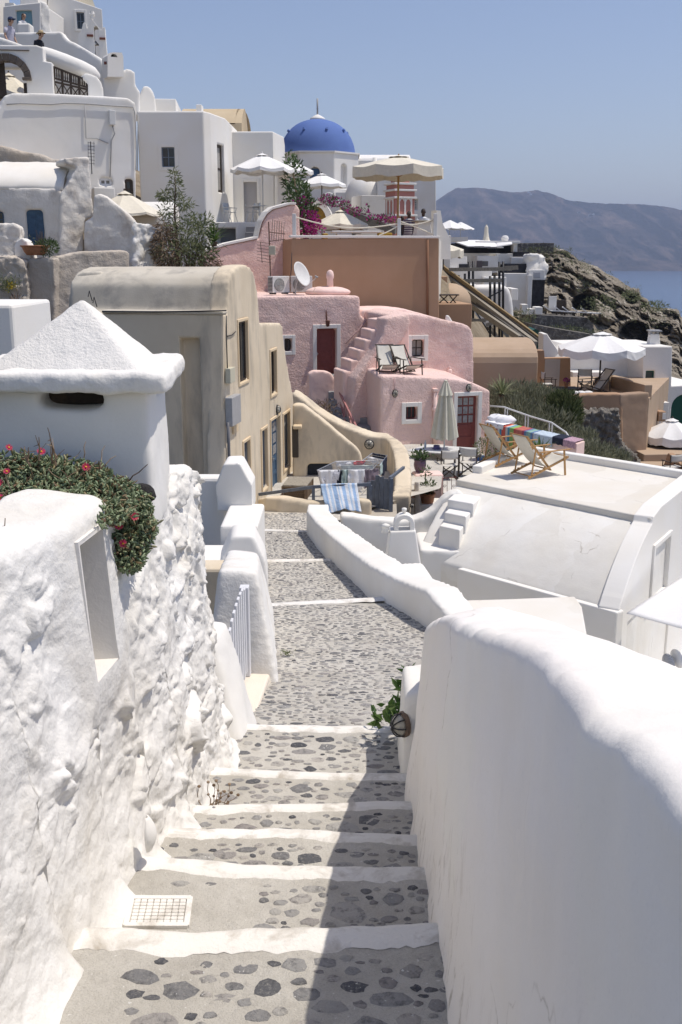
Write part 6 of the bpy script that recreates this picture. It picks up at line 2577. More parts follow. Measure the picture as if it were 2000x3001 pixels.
H.solid(m, stucco('vault_paint', (.80, .785, .745), .04, .3, 26, .012, grime=(.68, .63, .55), gamt=.35, gscale=1.0, streak=True), name='vault_wall', remesh=.05, sm=4, disp=.02)
PG = Pl(1912, 1517, FR_.y, math.degrees(math.atan2(g.y, g.x)))
PG.o = PG.o + PG.n * .03
m = MB()
fr2 = [FR_ - g * d + V((0, 0, z - ZR)) + PG.n * .03 for d, z in prof]
gp = [FR_ + PG.n * .03 + V((0, 0, .02)), *[p + V((0, 0, .035)) for p in fr2], FR_ - g * 2.07 + V((0, 0, -4.2)) + PG.n * .03, FR_ + g * 6 + V((0, 0, -4.2)) + PG.n * .03, FR_ + g * 6 + V((0, 0, .16)) + PG.n * .03, FR_ + g * .6 + V((0, 0, .12)) + PG.n * .03]
m.prism(gp, -PG.n * .4)
H.solid(m, WHITE_S, name='gable_wall', bevel=.02)
t0, t1, z0, z1 = H.opening(PG, 1917, 1608, 1950, 1720, .32)
lo = H.cuts[-1]
dr = plain('grey_blue_door', (.36, .37, .39), .6, .2, .05)
H.door(PG, 1840, 1825, 1886, 2080, dr, depth=.16, handle=None)
H.door(PG, 1893, 1812, 1941, 2060, dr, depth=.16, handle=None)
H.flush()
H.surround(PG, t0, t1, z0, z1, .10, .05, WHITE_S)
m = MB()
m.obox(PG.w((t0 + t1) / 2, (z0 + z1) / 2, -.31), PG.d * (t1 - t0) / 2, PG.n * .01, V((0, 0, (z1 - z0) / 2)))
m.build('niche_back', WHITE_S, parent=H.root)
m = MB()
m.obox(PG.w(t0 + .1, (z0 + z1) / 2 + .05, -.295), PG.d * .07, PG.n * .01, V((0, 0, (z1 - z0) / 2 - .12)))
m.build('window_slit', GREYP, parent=H.root)
# ledge at the foot, platform with three steps
m = MB()
q = [onz(1340, 1667, -6.47), onz(1808, 1797, -6.47), onz(1830, 1790, -6.47), onz(1760, 1755, -6.47), onz(1430, 1650, -6.47)]
vprism(m, q, -9.5, -6.46)
tag(m.build('garden_ledge', WHITE_S, bevel=.03), 'white ledge wall along the foot of the vault flank with a shaded face', 'wall')
m = MB()
vprism(m, [onz(1231, 1612, -6.2), onz(1409, 1618, -6.2), onz(1437, 1607, -6.2), onz(1420, 1560, -6.2), onz(1300, 1530, -6.2), onz(1215, 1560, -6.2)], -9.5, -6.2)
root = thing('roof_stair', 'white platform with three plaster steps up to the roof terrace', 'stairs', V((2, 22, -6.3)))
m.build('platform', WHITE_S, parent=root, remesh=.05, sm=8, disp=.03)
for (a, c2, z) in (((1288, 1540), (1348, 1553), -5.74), ((1303, 1501), (1366, 1514), -5.52), ((1312, 1463), (1388, 1476), -5.32)):
    A, B = onz(*a, z), onz(*c2, z)
    bk = V((.35, .94, 0)) * .75
    m = MB()
    m.hexa([V((p.x, p.y, -6.6)) for p in (A, B, B + bk, A + bk)], [A, B, B + bk, A + bk])
    m.build('step', WHITE_S, parent=root, bevel=.03, seg=3)
poly_thing('curved_wall', 'white garden wall rising in a wave to the roof steps', 'wall', Pl(1150, 1550, 22.9, 4),
           [(1000, 1760), (1000, 1509), (1040, 1513), (1122, 1524), (1190, 1526), (1224, 1519), (1252, 1507), (1275, 1491), (1292, 1473), (1305, 1459), (1325, 1446), (1345, 1440), (1362, 1450), (1370, 1760)], .42, WHITE, remesh=.05, sm=6, disp=.03)
# the flat roof in front of the courtyard
m = MB()
vprism(m, [onz(1300, 1760, -5.6), onz(1485, 1755, -5.6), onz(1685, 1747, -5.6), onz(1706, 1776, -5.6), onz(1719, 1848, -5.6), onz(1760, 2060, -5.6), onz(1230, 2060, -5.6)], -9.5, -5.6)
tag(m.build('flat_roof', MATS['terrace_roof'], bevel=.03, seg=3), 'pale flat roof between the lane wall and the shaded courtyard', 'roof')
# little arched chimney
root = thing('arched_chimney', 'small white chimney with an arched top and knob behind the lane parapet', 'chimney', at(1185, 1650, 17.6))
pl = Pl(1185, 1600, 17.4, 0)
m = MB()
a = [pl.p(1128, 1690), pl.p(1240, 1690), pl.p(1220, 1558), pl.p(1144, 1560)]
bk = V((0, .5, 0))
m.hexa([a[0], a[1], a[1] + bk, a[0] + bk], [a[3] + V((0, .06, 0)), a[2] + V((0, .06, 0)), a[2] + V((0, .42, 0)), a[3] + V((0, .42, 0))])
m.build('chimney_body', WHITE_S, parent=root, bevel=.03, seg=3)
t0, z1 = pl.tz(1157, 1513)
t1, z0 = pl.tz(1217, 1560)
pts = []
rr = (t1 - t0) / 2
tc_ = (t0 + t1) / 2
zc_ = z1 - rr
out = [(tc_ + rr * cos(a), zc_ + rr * sin(a)) for a in [pi * k / 12 for k in range(13)]]
inn = [(tc_ + rr * .55 * cos(a), zc_ + rr * .55 * sin(a)) for a in [pi * k / 12 for k in range(13)]]
loop = [(t1, z0)] + out + [(t0, z0), (tc_ - rr * .55, z0)] + inn[::-1] + [(tc_ + rr * .55, z0)]
m = MB()
m.prism([pl.w(t, z, -.1) for t, z in loop], -pl.n * .26)
m.build('arch', WHITE_S, parent=root, bevel=.012)
m = MB()
m.lathe([(.03, 0), (.03, .05), (.045, .06), (.045, .10), (.02, .11)], pl.w(tc_, z1 - .01, -.22), 10)
m.lathe([(.08, 0), (.05, .06), (.06, .1), (.09, .13), (.02, .16)], pl.p(1130, 1560, -.1), 10)
m.build('knob', WHITE_S, parent=root, smooth=True)
m = MB()
m.hexa([at(1150, 1700, 16.6), at(1330, 1800, 14.8), at(1330, 1800, 16.2), at(1235, 1700, 18)], [at(1180, 1648, 16.8), at(1280, 1735, 15.2), at(1296, 1735, 15.8), at(1236, 1646, 17.4)])
tag(m.build('plaster_skirt', WHITE_S, remesh=.05, sm=10), 'rounded white plaster slope running down from the arched chimney', 'wall')
m = MB()
m.add([(-.4, 12, -9.2), (12, 12, -9.2), (12, 24, -9.2), (-.4, 24, -9.2)], [[0, 1, 2, 3]])
struct(m.build('courtyard_ground', WHITE_S))
# sail, bench, cushions
cA, cB, cC = at(1836, 1797, 17.9), at(2030, 1850, 15.9), at(2075, 1640, 20.6)
cloth('shade_sail', 'white canvas shade sail stretched out from the gable wall at the right edge', 'sail', CANVAS_W,
      lambda i, j: (lambda a, b_: cA + (cB - cA) * a * (1 - .0) + (cC - cA) * b_ * (1 - a * 0) + V((0, 0, -.10 * sin(pi * min(1, a)) * sin(pi * min(1, b_)))))(i / 19, (j / 19) * (1 - .15 * i / 19)), 20, 20, uv=False)
m = MB()
p = at(1975, 1985, 17.4)
m.box(p.x - .35, p.x + 1.5, p.y - .45, p.y + .35, -9, p.z)
tag(m.build('bench', WHITE_S, bevel=.04), 'white masonry bench under the shade sail', 'bench')
STRIPE, nt, b = base_mat('striped_cushion', .9, .1)
wv = nd(nt, 'ShaderNodeTexWave')
wv.inputs['Scale'].default_value = 14
wv.bands_direction = 'Z'
gg = nd(nt, 'ShaderNodeNewGeometry')
nt.links.new(gg.outputs['Position'], wv.inputs['Vector'])
nt.links.new(ramp(nt, wv.outputs['Fac'], [(.35, (.30, .31, .34)), (.6, (.62, .62, .62))]), b.inputs['Base Color'])
for (u, v, Y, rx, lab, mt_) in ((1960, 1942, 17.1, .17, 'grey striped cushion standing at the left end of the bench', STRIPE), (1985, 1930, 17.3, .22, 'white ribbed cushion leaning behind the grey striped one', CANVAS_W)):
    m = MB()
    p = at(u, v, Y)
    m.ell(p, .10, rx, .17, 16, 10, mat=Matrix.Rotation(R(-18), 3, 'Y'))
    tag(m.build('cushion', mt_, smooth=True), lab, 'cushion', 'cushions on the white bench')
# golden deck chairs
SLING_C = plain('canvas_sling', (.66, .63, .55), .9, .1, .07, vscale=5)
dcg = deckchair('golden wooden deck chair on the white roof, the nearer one with its stained canvas back', WOOD_N, SLING_C, 'golden deck chairs on the white roof')
dcg.location = onz(1590, 1390, ZR) + V((0, 0, .006))
dcg.rotation_euler = (0, 0, R(120))
copy_thing(dcg, onz(1498, 1358, ZR) + V((0, 0, .006)), R(116), 'golden wooden deck chair on the white roof, the one further back by the spiky palm')

cracks(MATS['vault_paint'], .55, .7)
cracks(MATS['terrace_roof'], .5, .6)
# ================================================================= PINK TERRACE FURNITURE
zf = -6.6
tb = onz(1297, 1400, zf)
tb = V((at(1297, 1318, 31.6).x, 31.6, zf))
root = thing('garden_table', 'square white table with a bottle and ashtray under the closed parasol', 'table', tb)
m = MB()
d1, d2 = V((.75, -.32, 0)), V((.42, .62, 0))
m.obox(tb + V((0, 0, .735)), d1, d2 * .85, V((0, 0, .015)))
m.build('table_top', PLAST, parent=root, bevel=.008)
for a in (-1, 1):
    for c2 in (-1, 1):
        m = MB()
        m.tube([tb + d1 * .85 * a + d2 * .7 * c2, tb + d1 * .85 * a + d2 * .7 * c2 + V((0, 0, .72))], .022, 6)
        m.build('leg', ALU, parent=root)
m = MB()
m.lathe([(.035, 0), (.038, .02), (.038, .14), (.015, .20), (.015, .24)], tb + V((-.52, .25, .752)), 12)
tag(m.build('water_bottle', plain('clear_plastic', (.55, .60, .63), .15, .5), smooth=True), 'clear water bottle standing on the white terrace table', 'bottle')
m = MB()
m.lathe([(.13, 0), (.15, .02), (.07, .03)], tb + V((-.18, .02, .752)), 14)
m.lathe([(.10, .02), (.10, .12), (.08, .12), (.08, .05)], tb + V((-.18, .02, .752)), 6)
tag(m.build('candle_tray', plain('violet_dish', (.10, .09, .22), .5)), 'small lantern tray on a violet dish on the white terrace table', 'tray')
# closed parasol
root = thing('closed_parasol', 'tall closed cream parasol standing through the white terrace table', 'parasol', tb + V((.06, .05, 0)))
P0 = tb + V((.06, .05, 0))
m = MB()
m.tube([P0, P0 + V((0, 0, 2.9))], .025, 8)
m.build('pole', PLAST, parent=root)
zt_ = at(1313, 1118, 31.65).z - zf
zb_ = at(1305, 1285, 31.65).z - zf
m = MB()
NU = 64
m.grid(lambda i, j: P0 + V(((lerp(.07, .34, (j / 14) ** .8)) * (1 + .30 * cos(8 * 2 * pi * i / NU)) * cos(2 * pi * i / NU), (lerp(.07, .34, (j / 14) ** .8)) * (1 + .30 * cos(8 * 2 * pi * i / NU)) * sin(2 * pi * i / NU), lerp(zt_ - .05, zb_ + .05 * cos(8 * 2 * pi * i / NU), j / 14))), NU, 15, cu=True)
c = m.build('canopy', plain('closed_canvas', (.62, .60, .50), .9, .1, .05), parent=root, smooth=True, recalc=False)
m = MB()
m.grid(lambda i, j: P0 + V((lerp(.05, .20, j / 5) * (1 + .2 * cos(8 * 2 * pi * i / NU)) * cos(2 * pi * i / NU), lerp(.05, .20, j / 5) * (1 + .2 * cos(8 * 2 * pi * i / NU)) * sin(2 * pi * i / NU), lerp(zt_, zt_ - .42, j / 5))), NU, 6, cu=True)
m.lathe([(.06, zt_ - .01), (.05, zt_ + .03), (.01, zt_ + .05)], P0, 8)
m.build('vent_cap', MATS['closed_canvas'], parent=c, smooth=True, recalc=False)
ch = director_chair('dark framed director chair on the pink terrace, left of its twin', WOOD_D, plain('cream_cloth', (.58, .56, .52), .9, .1, .06), 'director chairs on the pink terrace')
ch.location = V((at(1312, 1390, 30.7).x, 30.7, zf))
ch.rotation_euler = (0, 0, R(190))
copy_thing(ch, V((at(1376, 1385, 31.1).x, 31.1, zf)), R(160), 'dark framed director chair on the pink terrace, under the red glazed door')
# pots, pillars
box_thing('pink_pillar', 'squat pink pillar at the entrance of the pink terrace', 'pillar', Pl(1255, 1430, 28.6, 6), 1217, 1392, 1297, 1560, .6, PINK_S, bev=.06)
potted('purple_urn', 'purple glazed urn with a leafy plant on the pink terrace', at(1231, 1389, 28.95), .17, .42, plain('purple_glaze', (.15, .095, .14), .35, .4, .15), LEAF_DK, 160, .12, .12, .06,
       potprof=[(.09, 0), (.10, .03), (.16, .16), (.185, .27), (.17, .36), (.16, .38), (.19, .42), (.16, .42), (.01, .39)])
p = at(1253, 1482, 27.4)
rt = potted('clay_pot', 'big terracotta pot with a straggly succulent beside the white curved wall', p, .21, .36, TERRA, LEAF_OL, 70, .12, .14, .05)
m = foliage([(p + V((-.08, 0, .95)), (.15, .12, .16)), (p + V((.05, 0, .55)), (.2, .15, .15))], 120, .12, .04)
m.tube([p + V((0, 0, .3)), p + V((-.06, 0, .6)), p + V((-.08, 0, .95))], [.025, .02, .012], 6)
m.build('stems', LEAF_DK, parent=rt, recalc=False)
box_thing('clay_pot_ledge', 'white ledge carrying the big terracotta pot', 'ledge', Pl(1250, 1500, 27.1, 0), 1200, 1481, 1330, 1580, .9, WHITE_S)
hull('stone_post', 'rounded old stone post between the curved ochre wall and the clay pot', 'post', [at(1214, 1520, 26.6), at(1234, 1520, 26.6), at(1234, 1520, 26.9), at(1214, 1520, 26.9)], [at(1216, 1412, 26.6), at(1228, 1412, 26.6), at(1228, 1412, 26.85), at(1216, 1412, 26.85)], TAN_OLD, .03, 4, .05)
root = thing('iron_gate', 'little wrought iron gate with scrolls right of the pink pillar', 'gate', at(1316, 1450, 29))
pl = Pl(1316, 1430, 28.6, 0)
m = MB()
for u in (1299, 1311, 1324, 1337):
    m.tube([pl.p(u, 1470), pl.p(u, 1402)], .008, 5)
m.tube([pl.p(1298, 1402), pl.p(1338, 1398)], .010, 5)
for u in (1304, 1330):
    m.tube([pl.w(pl.tz(u, 1420)[0] + .05 * (1 - k / 14) * cos(k * .7), pl.tz(u, 1425)[1] + .05 * (1 - k / 14) * sin(k * .7)) for k in range(13)], .007, 4)
m.build('gate_frame', WOOD_R, parent=root)
root = potted('potted_shrub', 'green shrub in a white pot with a blue bucket at the red door', V((at(1435, 1390, 32.4).x, 32.4, zf)), .2, .3, PLAST, LEAF_OL, 20, .1, .1, .04)
m = foliage([(root.location + V((0, 0, .62)), (.55, .4, .35))], 500, .10, .04)
m.build('foliage', LEAF_OL, parent=root, recalc=False)
m = MB()
m.lathe([(.13, 0), (.17, .28), (.15, .28), (.12, .02)], V((at(1408, 1390, 32.9).x, 32.9, zf)), 14)
tag(m.build('blue_bucket', plain('blue_plastic', (.04, .10, .30), .4, .4), smooth=True), 'blue bucket beside the red glazed door', 'bucket')
potted('spiky_palm', 'spiky green palm rising behind the golden deck chairs', at(1580, 1345, 28.2), .1, .1, BARK, LEAF_BR, 70, .1, .62, .05, style='spike', parent_cat='palm')

# wall with rugs and its tube railing
A, B = at(1424, 1232, 33.7), at(1690, 1312, 29.8)
zt_ = -5.35
A.z = B.z = zt_
wd_ = V((.35, .45, 0))
m = MB()
m.hexa([V((p.x, p.y, -8)) for p in (A, B, B + wd_, A + wd_)], [A, B, B + wd_, A + wd_])
tag(m.build('terrace_parapet', PINK_S, bevel=.03), 'pink parapet wall covered with drying rugs right of the red door', 'wall')
RUG, nt, b = base_mat('striped_rug', .95, .05)
uvn = nd(nt, 'ShaderNodeUVMap')
sx = nd(nt, 'ShaderNodeSeparateXYZ')
nt.links.new(uvn.outputs[0], sx.inputs[0])
cols = [(.35, .05, .10), (.62, .60, .55), (.10, .28, .42), (.60, .13, .09), (.60, .14, .10), (.62, .60, .55), (.12, .30, .45), (.28, .45, .16), (.26, .42, .14), (.5, .12, .10), (.48, .16, .13), (.45, .15, .12), (.50, .17, .13), (.35, .09, .12), (.14, .20, .35), (.22, .38, .36), (.30, .45, .38), (.16, .25, .42)]
rp_ = nd(nt, 'ShaderNodeValToRGB')
rp_.color_ramp.interpolation = 'CONSTANT'
for k, cc in enumerate(cols):
    el = rp_.color_ramp.elements[k] if k < 2 else rp_.color_ramp.elements.new(k / len(cols))
    el.position = k / len(cols)
    el.color = (*cc, 1)
nt.links.new(sx.outputs[0], rp_.inputs[0])
nt.links.new(rp_.outputs[0], b.inputs['Base Color'])


def over_wall(t0, t1, dfront, lift=.02, back=.1):
    def fn(i, j):
        p = A.lerp(B, lerp(t0, t1, i / 35))
        s_ = j / 29
        nrm = V((-wd_.x, -wd_.y, 0)).normalized()
        w0 = wd_.length
        L = w0 + dfront
        d = s_ * L
        if d < w0:
            q = p + wd_ * (1 - d / w0) + V((0, 0, lift + .012 * noise.noise(V((i * .3, j * .4, t0 * 9)))))
        else:
            h = d - w0
            q = p + nrm * (.03 + .02 * noise.noise(V((i * .25, h * 3, t0)))) + V((0, 0, lift - h * (1 + .06 * sin(i * .4))))
        return q
    return fn


cloth('striped_rug', 'rug striped in red, green and blue hanging over the pink parapet', 'rug', RUG, over_wall(.13, .55, .95))
cloth('white_sheet', 'white sheet bunched on the parapet at the left of the striped rug', 'sheet', C_WH, over_wall(.0, .22, .15, .06), uv=False)
cloth('orange_cloth', 'orange mat hanging on the parapet beside the red door', 'cloth', plain('orange_cloth', (.50, .24, .05), .9), over_wall(.0, .10, .45, .03), uv=False)
cloth('pale_blue_sheet', 'pale blue and white sheet on the parapet right of the striped rug', 'sheet', plain('pale_blue_cotton', (.50, .58, .66), .9, .1, .12), over_wall(.56, .76, .3, .03), uv=False)
cloth('navy_blanket', 'navy fringed blanket on the parapet near the end of the railing', 'blanket', C_NV, over_wall(.76, .87, .2, .05), uv=False)
cloth('pink_blanket', 'pale pink blanket at the far right end of the parapet', 'blanket', plain('dusty_pink_cotton', (.45, .30, .36), .9, .1, .3, vscale=20), over_wall(.87, .99, .2, .04), uv=False)
m = MB()
for q in ((.02, .35, 'a'), (.12, .3, 'b')):
    p = A.lerp(B, q[0]) + wd_ * .5 + V((.2, 0, .12))
    m.ell(p, .35, .2, .14, 12, 8)
for i, p in enumerate(m.v):
    m.v[i] = p + V((0, 0, .08 * noise.noise(p * 7))) + rdir() * .01
tag(m.build('crumpled_towels', C_WH, smooth=True), 'crumpled white towels heaped on the parapet by the red door', 'laundry', kind='thing')
root = thing('tube_railing', 'thin white tube railing behind the rugs, bending down at its right end', 'railing', at(1560, 1300, 32))
rl = [at(u, v, Y) for u, v, Y in ((1437, 1190, 34.6), (1478, 1193, 34.2), (1557, 1221, 33), (1618, 1239, 32), (1659, 1267, 31.2), (1682, 1302, 30.6))]
m = MB()
m.tube(rl, .028, 8)
m.build('handrail', PLAST, parent=root, smooth=True)
for (u, v, Y, h) in ((1481, 1195, 34.2, .75), (1488, 1197, 34.1, .75), (1541, 1216, 33.2, .75), (1549, 1218, 33.1, .75), (1611, 1238, 32.1, .7), (1619, 1241, 32, .7)):
    p = at(u, v, Y)
    m = MB()
    m.tube([p, p - V((0, 0, h))], .02, 6)
    m.build('post', PLAST, parent=root)
# shrubs on the slope behind
def spray_bush(name, label, blobs, n, L, W, mat):
    m = foliage(blobs, n, L, W, up=.9, out=.6)
    return tag(m.build(name, mat, recalc=False), label, 'shrub')
spray_bush('broom_shrub', 'grey green feathery shrub spreading below the brown barrel roofed house', [(at(1520, 1165, 38), (1.1, 1, .55)), (at(1570, 1190, 37.5), (1.2, 1, .7)), (at(1500, 1215, 36.5), (1.0, 1, .6)), (at(1600, 1240, 36), (1.1, 1, .55)), (at(1540, 1260, 35), (1.0, .8, .45)), (at(1450, 1180, 38), (.4, .8, .6))], 9000, .24, .018, LEAF_GY)
spray_bush('green_shrub', 'brighter green feathery shrub against the brown terrace wall', [(at(1655, 1200, 36.5), (.62, .6, .62)), (at(1650, 1225, 36.3), (.7, .6, .5)), (at(1640, 1180, 36.6), (.4, .4, .35))], 4600, .22, .016, LEAF_BR if False else island_mat('feathery_green', [(0, (.07, .095, .035)), (.5, (.14, .17, .07)), (1, (.23, .25, .12))], .85, .2))
spray_bush('broom_shrub', 'grey green feathery shrub low behind the white roof parapet', [(at(1640, 1310, 33), (.8, .6, .35)), (at(1720, 1330, 33), (.9, .7, .35)), (at(1780, 1345, 33.5), (.8, .6, .3)), (at(1585, 1320, 32), (.6, .5, .3)), (at(1700, 1290, 35), (.6, .5, .4))], 5000, .22, .018, LEAF_GY)
potted('agave', 'spiky agave at the edge of the slope behind the pink house', at(1470, 1165, 36.5), .1, .1, BARK, LEAF_OL, 60, .1, .8, .06, style='spike', parent_cat='agave')

# ================================================================= BROWN BARREL HOUSE AND THE CAFE TERRACE BESIDE IT
BRN2 = stucco('tan_vault_plaster', (.45, .34, .245), .07, .3, 22, grime=(.36, .265, .185), gamt=.4)
x0, x1 = at(1370, 1060, 42).x, at(1578, 1060, 42).x
ze, zt_ = at(1480, 1064, 42).z, at(1480, 990, 44.2).z
arc = [V((x0, 42 + 4.4 * (.5 - .5 * cos(pi * k / 16)), ze + (zt_ - ze) * sin(pi * k / 16) ** .8)) for k in range(17)]
m = MB()
m.prism([V((x0, 42, -9))] + arc + [V((x0, 46.4, -9))], V((x1 - x0, 0, 0)))
tag(m.build('barrel_house', BRN2, bevel=.05), 'tan plastered house with a rounded barrel roof and a shaded front', 'house')
pl = Pl(1600, 1080, 44.4, 0)
H = House('terrace_block', 'brown wall with a pale panelled door at the back of the parasol terrace', 'wall', pl.p(1620, 1150))
H.body(pl, [(1572, 1200), (1572, 1027), (1595, 1027), (1597, 1050), (1672, 1049), (1674, 1200)], .5, BROWN, bevel=.03)
H.door(pl, 1598, 1053, 1638, 1150, plain('pale_grey_door', (.50, .47, .45), .6), depth=.06, handle=None)
H.flush()
PT = Pl(1760, 1250, 40.0, -6)
poly_thing('terrace_wall', 'brown retaining wall of the parasol terrace, its left face in shade', 'wall', PT, [(1560, 1500), (1560, 1166), (1600, 1163), (1700, 1159), (1702, 1155), (1812, 1153), (1826, 1157), (1830, 1500)], .5, BROWN_L if False else BROWN, remesh=.06, sm=4, disp=.04)
PT2 = Pl(1822, 1250, 39.95, 24)
poly_thing('terrace_wall', 'brown retaining wall of the parasol terrace, its sunlit right face', 'wall', PT2, [(1818, 1500), (1818, 1156), (1860, 1153), (1904, 1150), (1898, 1300), (1892, 1500)], .5, BROWN_L, remesh=.06, sm=4, disp=.04)
zf2 = PT.p(1760, 1172).z
m = MB()
vprism(m, [at(1545, 1170, 40.2), at(1822, 1170, 40.3), PT2.p(1903, 1170), at(1960, 1170, 48), at(1545, 1170, 48)], -9, zf2)
struct(m.build('parasol_terrace_floor', BRN2))
m = MB()
for a, c2 in ((PT2.p(1900, 1150, -.3), at(1790, 1128, 44.3)), (at(1790, 1128, 44.3), at(1752, 1136, 43.2))):
    a.z = c2.z = PT2.p(1870, 1153).z - .03
    m.bar(a, c2, .35, .6)
tag(m.build('terrace_parapet', BRN2, bevel=.03), 'tan parapet enclosing the right corner of the parasol terrace', 'wall')
# stone buttress under it
pl = Pl(1770, 1300, 39.2, -4)
m = MB()
pts = [(1665, 1500), (1680, 1330), (1690, 1240), (1700, 1212), (1760, 1205), (1814, 1204), (1818, 1250), (1822, 1292), (1845, 1320), (1886, 1360), (1892, 1500)]
m.prism([pl.p(*q) for q in pts], V((0, .7, 0)))
tag(m.build('stone_buttress', stucco('dark_rubble', (.20, .185, .165), .35, .9, 7, .12, grime=(.40, .37, .32), gamt=.8, gscale=4), remesh=.06, sm=1, disp=.45, dscale=.14), 'rough dark stone buttress below the brown terrace wall', 'wall')
parasol('wide white parasol on the brown terrace', V((at(1754, 1170, 42.6).x, 42.6, zf2)), 1.78, at(1758, 975, 42.6).z - zf2, CANVAS_W, WOOD_D, drop=.58, val=.30, ph=.35, sag=.12, pr=.035)
tb = V((at(1655, 1160, 42.2).x, 42.2, zf2))
root = thing('terrace_table', 'dark wooden slat table with a pot of pink flowers on the brown terrace', 'table', tb)
zt2 = at(1655, 1138, 42.2).z - zf2
m = MB()
m.obox(tb + V((0, 0, zt2)), (.52, .0, 0), (0, .5, 0), (0, 0, .02))
m.build('table_top', WOOD_D, parent=root)
for sx_ in (-.3, .3):
    for s_ in (-1, 1):
        m = MB()
        m.bar(tb + V((sx_ - .2 * s_, 0, 0)), tb + V((sx_ + .2 * s_, 0, zt2)), .04, .05)
        m.build('leg', WOOD_D, parent=root)
rt = potted('flower_pot', 'clay pot of pink flowers on the dark terrace table', tb + V((.05, 0, zt2 + .02)), .085, .2, TERRA, LEAF_DK, 20, .06, .08, .04)
m = foliage([(tb + V((.05, 0, zt2 + .33)), (.14, .12, .07))], 90, .06, .05)
m.build('flowers', PETAL_M, parent=rt, recalc=False)
copy_thing(ch, V((at(1605, 1160, 41.6).x, 41.6, zf2)), R(95), 'director chair at the left end of the brown terrace', group='director chairs on the brown terrace')
copy_thing(ch, V((at(1712, 1160, 42.4).x, 42.4, zf2)), R(-10), 'director chair behind the dark table on the brown terrace', group='director chairs on the brown terrace')
copy_thing(dc, V((at(1740, 1160, 41.6).x, 41.6, zf2)), R(-65), 'dark deck chair by the parasol pole on the brown terrace', group='deck chairs on the brown terrace')
for k, u in enumerate((1683, 1703, 1724)):
    m = MB()
    m.ell(at(u, 1153, 40.75), .22, .14, .11, 12, 8)
    tag(m.build('seat_cushion', CANVAS_W, smooth=True), ('leftmost', 'middle', 'rightmost')[k] + ' pale cushion in the row along the brown terrace wall', 'cushion', 'cushions along the brown terrace wall')
# white houses behind that terrace
pl = Pl(1760, 1060, 49, 5)
H = House('white_house', 'white house wall with faint layered plaster behind the wide white parasol', 'house', pl.p(1760, 1120))
H.body(pl, [(1640, 1250), (1640, 1060), (1660, 1040), (1684, 1016), (1850, 1014), (1850, 1250)], 4, WHITE_F, bevel=.04)
H.flush()
box_thing('white_bench', 'low white masonry bench against the layered white wall', 'bench', Pl(1730, 1100, 48, 5), 1680, 1091, 1773, 1140, .8, WHITE_F)
poly_thing('white_wall', 'white wall with a sloped top left of the wide parasol, beside the green shutter', 'wall', Pl(1610, 1020, 50, 0), [(1590, 1100), (1592, 978), (1604, 978), (1618, 1000), (1635, 1024), (1650, 1060), (1650, 1100)], 1.2, WHITE_F, bevel=.04)
pl = Pl(1868, 1060, 50.5, 0)
H = House('carved_gateway', 'weathered tan gateway with a small arch in the gap between two white houses', 'gateway', pl.p(1868, 1114))
H.body(pl, [(1846, 1180), (1846, 1030), (1856, 1016), (1875, 1012), (1888, 1022), (1888, 1180)], .6, TAN_OLD, bevel=.03)
H.cuts.append(arch_cut(pl, 1856, 1870, 1066, 1110, .15))
H.flush()
for (v0, v1) in ((1052, 1056), (1062, 1066), (1033, 1037)):
    fbox(pl, 1846, v0, 1884, v1, .12, 'moulding', TAN_OLD, H.root)
pl = Pl(1930, 1060, 47.5, 8)
H = House('white_tower_house', 'tall white house with a green framed window and a chimney at the right', 'house', pl.p(1930, 1200))
H.body(pl, [(1886, 1330), (1885, 1015), (1972, 1015), (1969, 1131), (2060, 1126), (2060, 1330)], 4, WHITE_F, bevel=.05)
grn = plain('green_paint', (.015, .085, .06), .5)
H.win(pl, 1894, 1087, 1917, 1122, depth=.15, frame=grn, pane=plain('green_shutter', (.06, .075, .07), .6), mull=(0, 0))
H.cuts.append(arch_cut(pl, 1972, 2034, 1157, 1262, .3))
H.flush()
t0, z1 = pl.tz(1973, 1158)
t1, z0 = pl.tz(2033, 1262)
m = MB()
r_ = (t1 - t0) / 2
m.prism([pl.w(t0, z0, -.1), pl.w(t1, z0, -.1)] + [pl.w((t0 + t1) / 2 + r_ * cos(a), z1 - r_ + r_ * sin(a), -.1) for a in [pi * k / 10 for k in range(11)]], -pl.n * .05)
m.build('arched_door', grn, parent=H.root)
m = MB()
cpl = Pl(1920, 1000, 48.6, 8)
q = [cpl.p(1903, 1016), cpl.p(1937, 1016), cpl.p(1933, 979), cpl.p(1908, 979)]
bk = V((0, .5, 0))
m.hexa([q[0], q[1], q[1] + bk, q[0] + bk], [q[3], q[2], q[2] + bk * .8, q[3] + bk * .8])
c = m.build('chimney', WHITE_F, parent=H.root, bevel=.03)
m = MB()
for u in (1910, 1929):
    a = cpl.p(u, 976)
    m.box(a.x - .06, a.x + .06, a.y + .05, a.y + .35, a.z - .1, a.z + .1)
a = cpl.p(1922, 970)
m.box(a.x - .28, a.x + .28, a.y - .1, a.y + .5, a.z - .03, a.z + .03)
m.build('chimney_cap', GREYP, parent=c)
box_thing('white_block', 'stepped white block below the green framed window', 'wall', Pl(1935, 1200, 46, 8), 1913, 1180, 1958, 1240, 1.0, WHITE_F)
box_thing('white_block', 'low white wall with a sunlit top beside the small brown sign wall', 'wall', Pl(1915, 1230, 44.5, 8), 1890, 1212, 1934, 1300, 1.0, WHITE_F)
pl = Pl(1945, 1220, 43.6, 8)
box_thing('sign_wall', 'brown wall end with a small white notice', 'wall', pl, 1932, 1206, 1951, 1235, .5, BROWN)
fbox(pl, 1942, 1210, 1950, 1229, .03, 'notice', PLAST, None)
o = [x for x in bpy.data.objects if x.name.startswith('notice')][-1]
tag(o, 'small white notice board on the brown wall end', 'notice')
